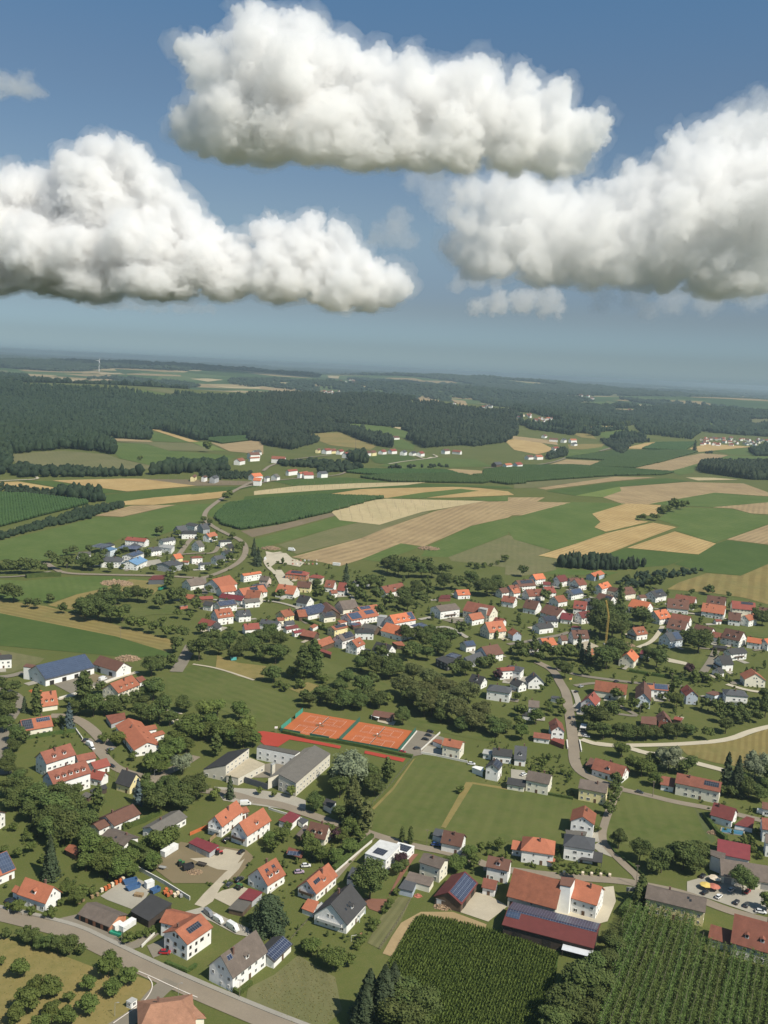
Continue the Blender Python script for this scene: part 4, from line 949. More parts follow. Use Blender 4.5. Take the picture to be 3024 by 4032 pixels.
def flat(t_,pts,zs,wall,roof,label,cat='building',kind='building',group=None,ov=.35,th=.3,win=0,gates=0,gate='garage_door',open_=False,solar=None,parent=None):
 """building under one flat or sloping roof sheet; pts = its four roof corners, zs = their heights"""
 zs=[zs]*4 if not isinstance(zs,(list,tuple)) else list(zs)
 g=G(t_,*np.mean(np.array(pts,float),0)); z0=float(H(g[0],g[1]))
 W_=np.array([at_z(src(t_,[p]),z0+z)[0] for p,z in zip(pts,zs)]); c=W_.mean(0)[:2]; z0=float(H(*c))
 W_=np.array([at_z(src(t_,[p]),z0+z)[0] for p,z in zip(pts,zs)]); c=W_.mean(0)[:2]
 P=W_.copy(); P[:,:2]-=c; P[:,2]-=z0
 a=sum(P[i][0]*P[(i+1) % 4][1]-P[(i+1) % 4][0]*P[i][1] for i in range(4))
 if a<0: P=P[::-1]
 e=P[1]-P[0]; rz=math.atan2(e[1],e[0]); cr,sr=math.cos(-rz),math.sin(-rz)
 Q=np.array([[p[0]*cr-p[1]*sr,p[0]*sr+p[1]*cr,p[2]] for p in P])
 root=thing(kind,label,cat,(c[0],c[1],z0),rz,group) if parent is None else parent
 I=[]
 cen=Q.mean(0)
 for q in Q:
  d=q[:2]-cen[:2]; k=1-ov/max(np.linalg.norm(d),1.0); I.append((cen[0]+d[0]*k,cen[1]+d[1]*k,q[2]-th))
 m=MB()
 if open_:
  for x,y,z in I: m.box(x - .1,x + .1,y - .1,y + .1,-.3,z)
  link('post',m.mesh('post',WM[wall]),root)
 else:
  m.add([(x,y,-1.2) for x,y,z in I]+I,[(3,2,1,0),(4,5,6,7),(0,1,5,4),(1,2,6,5),(2,3,7,6),(3,0,4,7)])
  wo=link('wall',m.mesh('wall',WM[wall]),root)
  for i in range(4):
   a_,b_=Vector(I[i]),Vector(I[(i+1) % 4]); d=(b_-a_); L=math.hypot(d.x,d.y); ang=math.atan2(d.y,d.x); hmin=min(a_.z,b_.z); nrm=Vector((d.y,-d.x)).normalized()*.04
   if gates and i==gates[0]:
    for j in range(gates[1]):
     f=(j + .5)/gates[1]; put_door(root,a_.x+d.x*f+nrm.x,a_.y+d.y*f+nrm.y,ang,gate,min(3.2,L/gates[1] * .65),min(2.8,hmin - .5))
    continue
   if win:
    n=max(1,int(L/(3.2/win)))
    for s_ in range(max(1,int((hmin + .3)/2.75))):
     if 1.5+2.75*s_ + .6>hmin: continue
     for j in range(n):
      f=(j + .5)/n; put_window(root,a_.x+d.x*f+nrm.x,a_.y+d.y*f+nrm.y,1.5+2.75*s_,ang,1.3,1.2,False,False)
 m=MB(); m.slab([tuple(q) for q in Q],th); ro=link('roof',m.mesh('roof',RM[roof]),root)
 if solar:
  mt,x0,x1,y0,y1=solar
  bl=lambda u,v: (Q[0]*(1-u)+Q[1]*u)*(1-v)+(Q[3]*(1-u)+Q[2]*u)*v
  q=[Vector(bl(u,v))+Vector((0,0,.18)) for u,v in ((x0,y0),(x1,y0),(x1,y1),(x0,y1))]; o=q[0]; X=(q[1]-o).normalized(); n=X.cross(q[3]-o).normalized(); Y=n.cross(X); m=MB()
  m.box(0,(q[1]-o).length,0,(q[3]-o).length,-.06,0); po=link('solar_panel',m.mesh('solar_panel',{'s': SOL, 'b': SOLB, 'k': SOLK}[mt]),ro)
  po.matrix_local=Matrix(((X.x,Y.x,n.x,o.x),(X.y,Y.y,n.y,o.y),(X.z,Y.z,n.z,o.z),(0,0,0,1)))
 FOOT.append(P[:,:2]+c); HOUSES.append((label,c,0,0,max(zs),1))
 return root,Q
# ---------------------------------------------------------------- buildings: the near village
h=house
h('a',(165,88),(353,150),(300,265),3.4, 'white', 'orange', 'white house with plain orange roof and one dormer at the left above the main road',46,dorm=[(-1,1)],wings=[('a',(100,140),(180,175),(85,165),3.0,40, 'white', 'orange')])
root,d_=h('a',(567,255),(777,338),(705,412),2.6, 'brick', 'greybrown', 'old low shed with weathered grey corrugated roof and brick gable beside the builder\'s yard',24,cat='shed',kind='shed',win=0,gates=4,gate='barn_door',nodoor=1)
flat('a',[(850,310),(985,195),(1125,260),(970,375)],[3.2,4.6,4.6,3.2], 'darkwood', 'dark', 'open timber shed with sloping dark corrugated roof in the builder\'s yard', 'shed', 'shed')
h('a',(1142,438),(1313,325),(1232,525),5.4, 'white', 'rust', 'white two-storey house with brown roof, a dark solar strip and a red car in front',27,dkf=True,solar=[(-1,.28,.75,.28,.62,'k')],wings=[('a',(1085,300),(1240,338),(1078,392),5.0,26, 'white', 'rust')])
h('a',(1440,600),(1672,432),(1535,742),4.6, 'white', 'greybrown', 'tall white gabled house with dark grey-brown roof beside the main road at the bottom',47,solar=[(-1,.1,.22,.18,.38,'s')],dorm=[(-1,1)])
h('b',(66,588),(190,470),(122,658),2.7, 'white', 'dark', 'white garage with solar panels on its roof behind the tall white gabled house',24,cat='garage',kind='garage',solar=[(-1,.04,.96,.06,.95,'s')],win=.4)
h('a',(985,918),(1185,892),(1010,1085),4.6, 'cream', 'mottled', 'house with mottled orange and brown tiled roof cut off by the bottom edge',26,hip=.55,wings=[('a',(1190,905),(1290,1010),(1225,1060),4.2,24, 'cream', 'mottled')])
flat('a',[(1215,1035),(1300,963),(1338,988),(1262,1062)],3.4, 'yellow', 'darkred', 'small flat dark red roof annex at the bottom edge beside the mottled roof', 'annex', 'annex')
flat('a',[(822,897),(862,870),(898,885),(858,912)],2.5, 'white', 'lightgrey', 'small white kiosk with pale flat roof on the corner of the dry meadow', 'kiosk', 'kiosk',ov=.15,th=.2,win=.8)
h('d',(-90,800),(45,745),(120,860),3.2, 'white', 'orange', 'white house at the left edge whose roof is mostly covered with solar panels',40,solar=[(-1,.35,.98,.04,.97,'b')])
h('b',(345,112),(487,-6),(416,194),3.2, 'white', 'orange', 'white house with orange right slope and dark brown left slope above the greenhouse',42,solar=[(-1,.15,.4,.3,.55,'k')],dorm=[(-1,1)],balc=[-1])
flat('b',[(352,228),(426,248),(386,322),(310,292)],[2.9,2.9,2.3,2.3], 'white', 'orange', 'small white garden shed with sloping orange roof beside the glass greenhouse', 'shed', 'shed')
flat('b',[(400,290),(440,250),(462,262),(420,310)],[2.0,2.0,2.0,2.0], 'lightblue', 'lightgrey', 'small pale glass greenhouse beside the orange garden shed', 'greenhouse', 'greenhouse',ov=.1,th=.1,win=1.5)
h('b',(500,264),(632,128),(612,402),3.3, 'white', 'dark', 'white house with anthracite roof and front gable balcony beside the large dark round tree',41,sky=[(-1,.42,.45),(-1,.55,.45),(-1,.48,.62),(-1,.3,.5)],dorm=[(-1,1)],balc=[-1],bw=0)
flat('b',[(665,330),(720,262),(732,285),(690,345)],2.8, 'lightblue', 'lightgrey', 'slatted white terrace canopy along the house with anthracite roof', 'canopy', 'canopy',open_=True)
flat('b',[(605,95),(640,20),(700,40),(660,110)],3.0, 'white', 'slate', 'small white garage with slate flat roof left of the large dark round tree', 'garage', 'garage')
flat('b',[(985,100),(1065,118),(1038,182),(943,160)],3.0, 'bluegrey', 'slate', 'low building with blue-grey flat roof at the end of the red brick path', 'garage', 'garage')
flat('b',[(1015,50),(1180,95),(1150,150),(985,105)],[3.6,3.6,3.0,3.0], 'cream', 'greybrown', 'long low shed with patchy grey-brown roof behind the blue-grey flat roof', 'shed', 'shed')
h('b',(1380,50),(1268,188),(1366,258),3.6, 'wood', 'darkred', 'timber barn with dark red metal roof and a full solar slope facing the gravel yard',30,cat='barn',kind='barn',win=0,nodoor=1,solar=[(-1,.06,.94,.05,.93,'s')],gates=2,gate='barn_door')
flat('b',[(1190,210),(1332,250),(1330,268),(1188,228)],[3.0]*4, 'lightgrey', 'lightgrey', 'pale lean-to wall panel stacked with firewood below the solar barn', 'lean-to', 'lean_to',th=.2)
h('e',(1108,760),(1250,806),(1224,868),5.4, 'cream', 'greybrown', 'cream two-storey house with weathered grey roof beside the red brick path',25)
h('e',(1530,775),(1680,806),(1518,850),5.0, 'white', 'brown', 'white two-storey house with dark brown roof and dormer behind the large farm barn',36,dorm=[(-1,1)])
h('b',(1500,92),(1592,112),(1475,152),2.8, 'white', 'oldred', 'small white annex with old brown roof between the solar barn and large farm barn',34)
h('c',(-1,30),(320,112),(-56,211),4.6, 'concrete', 'rust', 'large farm barn with broad rusty brown tiled roof beside the white silo tower',40,cat='barn',kind='barn',gates=4,gate='barn_door',win=.3,nodoor=1)
flat('c',[(308,85),(402,95),(372,152),(298,138)],[13.2,13.2,12.4,12.4], 'white', 'brown', 'white square silo tower with brown cap between barn and orange farmhouse', 'tower', 'tower',ov=.3)
h('c',(402,100),(577,150),(540,275),5.2, 'white', 'orange', 'white farmhouse with bright weathered orange roof right of the white silo tower',36)
h('c',(-42,292),(548,440),(515,552),4.6, 'darkwood', 'darkred', 'very long timber barn with dark red roof and solar panels along its ridge',13,cat='barn',kind='barn',win=0,nodoor=1,gates=3,gate='barn_door',solar=[(1,.01,.99,.03,.95,'s'),(-1,.01,.99,.02,.12,'s'),(-1,.01,.16,.14,.5,'b')])
flat('c',[(325,507),(520,570),(507,612),(310,562)],[3.4,3.4,2.9,2.9], 'darkwood', 'metal', 'bright metal lean-to roof on the end of the very long timber barn', 'lean-to', 'lean_to',open_=True,th=.12)
h('c',(870,140),(1260,232),(1235,318),5.3, 'yellow', 'greybrown', 'long pale yellow house with grey-brown roof above the hop rows',25,sky=[(-1,.74,.3),(-1,.7,.15)])
h('c',(1440,325),(1740,405),(1430,522),4.4, 'white', 'oldred', 'white house with red tiled roof and two round-headed dormers right of the hop rows',42,dorm=[(-1,2)],wings=[('c',(1285,395),(1440,440),(1250,480),3.0,30, 'white', 'oldred')],dw=.7)
h('g',(92,220),(246,250),(78,284),5.2, 'cream', 'greybrown', 'cream two-storey house with grey-brown roof above the middle meadow',25,wings=[('g',(-40,265),(80,285),(-50,310),2.8,24, 'cream', 'dark')])
h('g',(432,273),(617,308),(418,336),5.3, 'yellow', 'greybrown', 'pale yellow two-storey house with grey roof at the bend of the bridge road',27)
h('g',(532,138),(735,195),(522,216),3.1, 'white', 'oldred', 'white low house with wide red roof and small dormer beside the gravel road',40,dorm=[(-1,1)],wings=[('g',(700,200),(740,212),(660,240),3.0,36, 'white', 'oldred')])
flat('g',[(465,185),(500,135),(530,150),(520,205)],[2.6,3.2,3.2,2.6], 'darkwood', 'brown', 'open brown carport left of the low house with the wide red roof', 'carport', 'carport',open_=True)
h('g',(449,522),(464,449),(528,570),5.6, 'white', 'rust', 'white gabled house with brown tiled roof standing alone between two meadows',29,chim=1)
h('g',(398,642),(462,652),(348,717),5.5, 'white', 'slate', 'white house with dark slate hipped roof beside the lane',27,hip=.8)
flat('g',[(335,608),(478,620),(470,645),(340,640)],2.7, 'grey', 'grey', 'flat grey garage roof behind the house with the slate hipped roof', 'garage', 'garage')
flat('g',[(420,800),(510,745),(582,760),(575,825)],[2.4,3.4,3.4,2.5], 'anthracite', 'dark', 'low dark veranda with solar film roof beside the slate hipped house', 'veranda', 'veranda',open_=True)
h('g',(125,655),(200,666),(72,746),4.8, 'white', 'orange', 'white house with orange hipped roof below the middle meadow',30,hip=.75,wings=[('g',(-10,677),(70,690),(-15,735),2.8,24, 'white', 'orange')])
flat('g',[(190,805),(228,770),(270,800),(262,830)],[2.4,3.0,3.0,2.4], 'white', 'orange', 'small orange porch roof in front of the orange hipped house', 'porch', 'porch',open_=True)
h('g',(1065,236),(1358,297),(1052,302),5.4, 'cream', 'oldred', 'long cream and pale blue house with brown-red roof and solar panels beside the street',28,solar=[(-1,.63,.95,.2,.62,'k')],wings=[('g',(962,255),(1055,272),(952,312),2.9,26, 'white', 'oldred')])
h('g',(1305,428),(1452,470),(1290,514),3.2, 'white', 'darkred', 'white house with smooth dark red roof beside the swimming pool',38)
flat('g',[(1440,575),(1520,520),(1572,535),(1560,598)],[2.6,3.2,3.2,2.6], 'white', 'darkred', 'low dark red garage roof behind the swimming pool', 'garage', 'garage')
h('g',(1330,668),(1545,710),(1540,808),4.0, 'white', 'wine', 'barn with ribbed wine red metal roof below the swimming pool',24,cat='barn',kind='barn',win=.4)
flat('g',[(1282,737),(1383,762),(1375,810),(1283,772)],[7.0]*4, 'white', 'greybrown', 'narrow tall white house with brown flat roof at the corner of the ribbed red barn', 'house', 'house')
h('g',(1345,795),(1760,860),(1590,945),3.6, 'cream', 'greybrown', 'long low building with grey-brown roof and garage doors behind the car park',26,cat='garage',kind='garage_block',gates=5,win=0,nodoor=1)
h('g',(1618,527),(1760,550),(1610,602),5.4, 'white', 'oldred', 'white house with brown-red roof at the right edge above the ribbed red barn',30)
h('g',(1620,425),(1740,445),(1605,468),3.2, 'white', 'brown', 'brown roofed house at the right edge behind the white van',30)
h('g',(1640,635),(1760,655),(1622,690),5.6, 'white', 'greybrown', 'white house with grey roof at the right edge beside the swimming pool',34)
h('j',(290,762),(272,706),(244,802),5.0, 'white', 'oldred', 'white gabled house with red-brown roof and low red annex left of the bridge road',38,wings=[('j',(130,800),(240,815),(128,835),2.7,20, 'white', 'oldred')])
flat('j',[(235,848),(262,838),(330,848),(328,885)],[2.8]*4, 'redwood', 'red', 'red shed at the edge of the bridge road below the white gabled house', 'shed', 'shed')
h('g',(5,57),(86,66),(-10,145),3.2, 'white', 'slate', 'white house with dark slate roof above the garden with round shrubs',40,dorm=[(-1,1)])
h('e',(1560,72),(1690,86),(1545,118),3.6, 'white', 'dark', 'white house with dark brown roof behind the modern white gable house',34,wings=[('e',(1500,85),(1560,95),(1495,110),2.8,14, 'white', 'lightgrey')])
h('e',(1556,182),(1586,141),(1603,217),5.4, 'white', 'dark', 'modern white gabled house with black solar roof and white awning beside the meadow',33,solar=[(-1,.1,.9,.1,.9,'k')])
flat('e',[(1422,200),(1445,190),(1500,200),(1497,228)],3.2, 'white', 'white', 'small white flat roofed cube beside the modern white gabled house', 'garage', 'garage')
h('i',(1245,838),(1367,861),(1228,886),5.4, 'cream', 'rust', 'cream two-storey house with rusty roof beside the tennis car park',25,st=2)
flat('i',[(1165,858),(1185,845),(1230,852),(1225,882)],[2.8]*4, 'white', 'rust', 'small garage with rusty roof left of the cream house beside the tennis car park', 'garage', 'garage')
flat('e',[(822,672),(957,706),(862,807),(724,762)],6.2, 'white', 'white', 'modern white flat roofed house with black solar panels on its roof', 'house', 'house',ov=.15,win=1,solar=('k',.25,.75,.15,.5))
flat('e',[(942,688),(1050,715),(1000,768),(905,738)],3.6, 'white', 'white', 'lower white flat roofed block with solar panels right of the modern white house', 'house', 'house',ov=.15,win=.8,solar=('k',.1,.9,.15,.85))
h('e',(1240,608),(1377,637),(1226,695),3.4, 'white', 'brown', 'white house with brown roof and black gable trim at the lower meadow edge',38,sky=[(-1,.4,.6)])
flat('e',[(1165,640),(1185,598),(1240,608),(1222,660)],[3.0]*4, 'white', 'slate', 'white garage with slate roof and a blue car left of the brown roofed house', 'garage', 'garage',gates=(0,1))
h('e',(368,552),(492,582),(325,642),2.6, 'cream', 'brown', 'house with steep brown roof and two tall dormers among dark trees',52,dorm=[(-1,2)])
flat('e',[(275,640),(335,575),(355,585),(300,655)],[2.6]*4, 'wood', 'greybrown', 'small timber annex left of the house with the steep brown roof', 'annex', 'annex')
flat('e',[(235,487),(305,515),(242,572),(160,545)],[3.4]*4, 'white', 'wine', 'garage with dark red flat roof and white walls beside the street', 'garage', 'garage')
flat('e',[(285,545),(318,528),(358,545),(320,572)],[2.6]*4, 'white', 'slate', 'small slate flat roof beside the dark red flat roof', 'garage', 'garage')
flat('e',[(450,437),(472,402),(540,425),(502,465)],[3.2]*4, 'white', 'dark', 'small white hut with dark flat roof among the trees beside the school', 'hut', 'hut')
flat('e',[(210,760),(228,720),(325,752),(310,795)],[2.5]*4, 'wood', 'oldred', 'red garden pergola with solar panels on its roof', 'pergola', 'pergola',open_=True,solar=('s',.2,.8,.15,.85))
h('d',(1402,519),(1545,415),(1452,592),4.4, 'white', 'orange', 'left house of the white twin houses with steep orange roofs',46,sky=[(-1,.3,.5)],balc=[-1],bw=0)
h('d',(1560,562),(1720,462),(1622,648),4.4, 'white', 'orange', 'right house of the white twin houses with steep orange roofs',46,dorm=[(-1,1)],balc=[-1],bw=1)
h('d',(1490,490),(1610,455),(1510,525),3.4, 'white', 'rust', 'low brown roof linking the white twin houses',25,cat='annex',kind='annex')
flat('d',[(1285,657),(1432,710),(1370,757),(1230,692)],[3.4,3.4,3.0,3.0], 'grey', 'wine', 'garage with dark red roof and grey walls on the building site', 'garage', 'garage',gates=(0,2))
h('d',(690,520),(868,440),(742,587),2.9, 'white', 'brown', 'bungalow with brown tiled roof and brown side wing among trees',27,wings=[('d',(610,572),(690,535),(662,605),2.7,24, 'white', 'brown')])
h('d',(978,590),(1172,480),(1040,634),3.0, 'white', 'grey', 'white bungalow with broad grey roof behind the building site',22)
h('d',(705,603),(862,662),(640,650),2.7, 'white', 'greybrown', 'low dark grey-brown roof beside the long clipped hedge',20,sky=[(-1,.5,.4)])
h('d',(797,212),(893,241),(752,303),3.2, 'yellow', 'dark', 'pale yellow house with steep dark roof beside the street',48)
h('d',(308,230),(560,153),(345,316),6.6, 'white', 'oldred', 'largest white apartment house with orange-red roof, pale stain and five dormers',41,dorm=[(-1,5)],balc=[-1],ebalc=[-1],st=2)
h('d',(262,102),(460,42),(300,180),6.0, 'white', 'oldred', 'white apartment house with red roof and two dormers behind the largest one',40,dorm=[(-1,2)],ebalc=[-1],st=2)
h('d',(495,122),(615,98),(636,138),4.2, 'white', 'oldred', 'red roofed block joining the apartment houses to the street',28,cat='annex',kind='annex')
h('d',(592,168),(697,139),(716,190),3.2, 'white', 'red', 'red roofed garage beside a parked dark car on the street',32,cat='garage',kind='garage')
h('d',(605,214),(690,232),(660,286),3.0, 'white', 'red', 'small white gabled house with red roof between the apartments and the yellow house',42)
h('d',(452,703),(526,740),(424,740),2.4, 'wood', 'rust', 'small timber hut with rusty orange roof on the left lawn',28,cat='hut',kind='hut',win=0,chim=0)
flat('d',[(585,350),(690,308),(702,335),(610,374)],[2.6]*4, 'darkwood', 'dark', 'dark garden shed roof in front of the apartment houses', 'shed', 'shed')
flat('d',[(525,390),(560,360),(605,375),(580,400)],[2.4]*4, 'wood', 'grey', 'grey garden shed left of the dark garden shed', 'shed', 'shed')
h('d',(-90,470),(5,490),(25,560),5.0, 'white', 'brown', 'white house with a balcony cut off by the left edge',30,ebalc=[-1],bw=0)
h('h',(230,367),(556,289),(275,466),4.2, 'white', 'slate', 'long white barn whose whole roof is blue solar panels',31,cat='barn',kind='barn',win=.4,nodoor=1,gates=4,gate='barn_door',solar=[(-1,.01,.99,.01,.97,'b')])
flat('h',[(150,372),(172,352),(235,362),(252,385)],[8.6]*4, 'white', 'brown', 'white square tower with brown cap at the end of the solar barn', 'tower', 'tower',ov=.3)
h('h',(655,298),(812,346),(605,356),4.6, 'white', 'brown', 'white barn with plain dark brown roof right of the solar barn',34,cat='barn',kind='barn',win=.4,gates=2,gate='barn_door',nodoor=1)
h('h',(718,482),(862,427),(776,546),4.4, 'cream', 'orange', 'cream farmhouse with orange roof and small dormers below the white barn',36,dorm=[(-1,3)],dw=.6)
h('h',(885,446),(930,432),(905,480),2.8, 'white', 'oldred', 'small red roofed annex right of the cream farmhouse',28,cat='annex',kind='annex')
h('h',(258,566),(366,551),(262,646),2.6, 'cream', 'orange', 'small cream house with steep orange roof and two dormers beside the left road',50,dorm=[(-1,2)],dw=.7)
h('h',(132,722),(330,690),(142,796),3.6, 'cream', 'orange', 'cream house with orange roof and dark solar panels beside the left road',36,solar=[(-1,.02,.36,.08,.92,'k'),(-1,.5,.95,.12,.45,'s')])
h('h',(-60,300),(62,292),(-70,330),5.6, 'white', 'dark', 'white house with dark roof at the left edge beside the solar barn',24,hip=.4)
h('h',(838,708),(965,866),(868,912),3.3, 'white', 'orange', 'large low kindergarten building with terraced orange roof and roof windows',24,sky=[(1,.3,.3),(1,.55,.3),(1,.78,.3)],wings=[('h',(930,765),(1015,750),(960,790),3.4,22, 'white', 'rust'),('h',(985,812),(1060,788),(1010,832),3.2,22, 'white', 'rust')])
flat('h',[(690,692),(815,672),(822,712),(726,748)],[3.4,3.4,2.9,2.9], 'grey', 'oldred', 'red sloping roof block at the upper end of the kindergarten', 'annex', 'annex')
h('X',(1112,468),(1192,420),(1152,547),3.2, 'white', 'orange', 'white house with orange roof and two solar covered dormers beside the gravel yard',44,dorm=[(-1,2)],dw=1.1,solar=[(-1,.25,.4,.25,.5,'k'),(-1,.6,.75,.25,.5,'k')])
flat('X',[(1030,595),(1075,552),(1135,570),(1090,608)],[3.0]*4, 'grey', 'wine', 'garage with dark red flat roof on the gravel yard above the vans', 'garage', 'garage')
flat('X',[(985,640),(1025,600),(1090,612),(1050,655)],[2.4]*4, 'wood', 'grey', 'weathered grey shed roof below the dark red garage above the vans', 'shed', 'shed')
# school
flat('d',[(1328,212),(1490,100),(1630,73),(1476,186)],[4.2,4.2,9.0,9.0], 'concrete', 'dark', 'school hall with steep black single pitch roof and brown clerestory band', 'school', 'school_hall',ov=.2,win=.9)
flat('d',[(1478,252),(1630,137),(1730,178),(1556,270)],4.2, 'concrete', 'cream', 'low school wing with flat cream roof and roof domes', 'school', 'school_wing',ov=.15,win=.8)
flat('e',[(42,50),(302,96),(268,119),(18,68)],[7.2]*4, 'white', 'grey', 'white school wing with a row of small square windows and a green window band', 'school', 'school_wing',ov=.1,win=.7)
flat('e',[(160,245),(395,55),(500,111),(275,305)],[9.0,9.0,7.2,7.2], 'concrete', 'grey', 'main school block with large dark grey single pitch roof and white pillars', 'school', 'school_block',ov=.25,win=.9)
flat('e',[(93,270),(332,76),(378,66),(165,243)],[6.2]*4, 'concrete', 'grey', 'narrow lower roof strip along the main school block', 'school', 'school_wing',ov=.1)
flat('e',[(108,178),(128,170),(140,178),(120,187)],[7.0]*4, 'concrete', 'lightgrey', 'square concrete chimney block in the school courtyard', 'chimney', 'chimney_block',ov=.05,th=.15)
flat('e',[(-60,262),(90,308),(90,314),(-60,268)],[3.0]*4, 'anthracite', 'dark', 'dark blue courtyard wall of the school', 'wall', 'courtyard_wall',ov=.02,th=.1)
h('i',(785,656),(915,676),(770,692),2.6, 'wood', 'brown', 'tennis clubhouse with brown roof behind the clay courts',26,cat='clubhouse',kind='clubhouse',chim=0)
flat('i',[(765,692),(785,678),(830,685),(815,710)],[2.6,2.8,2.8,2.4], 'white', 'white', 'white awning in front of the tennis clubhouse', 'awning', 'awning',open_=True,th=.08)

# ---------------------------------------------------------------- village core and estates
v=lambda *a,**k: house(*a,**k)
v('l',(1185,672),(1315,655),(1250,706),5.8, 'white', 'greybrown', 'white two-storey house with grey-brown roof and balconies left of the church farm',24,st=2,ebalc=[-1])
v('l',(1395,640),(1572,674),(1360,702),5.0, 'cream', 'oldred', 'big farmhouse with broad red-brown roof behind the concrete silo tower',38,cat='barn')
v('l',(1400,727),(1482,712),(1440,765),4.0, 'white', 'orange', 'white gabled block with orange roof left of the concrete silo tower',40)
flat('l',[(1465,688),(1480,680),(1530,688),(1520,700)],[11]*4, 'concrete', 'lightgrey', 'tall concrete silo tower in the middle of the village', 'tower', 'silo_tower',ov=.1)
v('i',(1508,102),(1622,90),(1530,160),4.6, 'cream', 'orange', 'cream house with bright orange roof and two gabled dormers',45,dorm=[(-1,2)],dw=1.1)
v('i',(1365,208),(1432,200),(1378,245),3.6, 'white', 'slate', 'white house with solar panels over its slate roof beside the lane',32,solar=[(-1,.1,.95,.08,.9,'b')])
v('i',(1485,243),(1592,224),(1525,308),4.4, 'white', 'brown', 'large white house with brown roof above the dark belt of trees',36,wings=[('i',(1375,312),(1482,272),(1400,358),3.4,34, 'grey', 'slate')])
flat('i',[(1185,320),(1240,302),(1340,325),(1262,355)],[5.6]*4, 'black', 'dark', 'modern black house with flat dark roof among trees', 'house', 'house',win=.8)
flat('i',[(1252,297),(1300,278),(1362,298),(1318,322)],[5.0]*4, 'black', 'dark', 'rear block of the modern black house with solar panels', 'house', 'house',solar=('s',.1,.9,.1,.9))
v('i',(1425,418),(1510,440),(1400,467),3.0, 'white', 'dark', 'white gabled house with dark roof right of the modern black house',42,dorm=[(-1,1)])
v('i',(1570,490),(1642,500),(1530,528),5.4, 'white', 'slate', 'white villa with slate hipped roof and balcony above the dark trees',22,hip=.7)
v('i',(1610,378),(1700,372),(1618,402),5.4, 'white', 'red', 'white villa with red hipped roof beside the cream villa terrace',22,hip=.5)
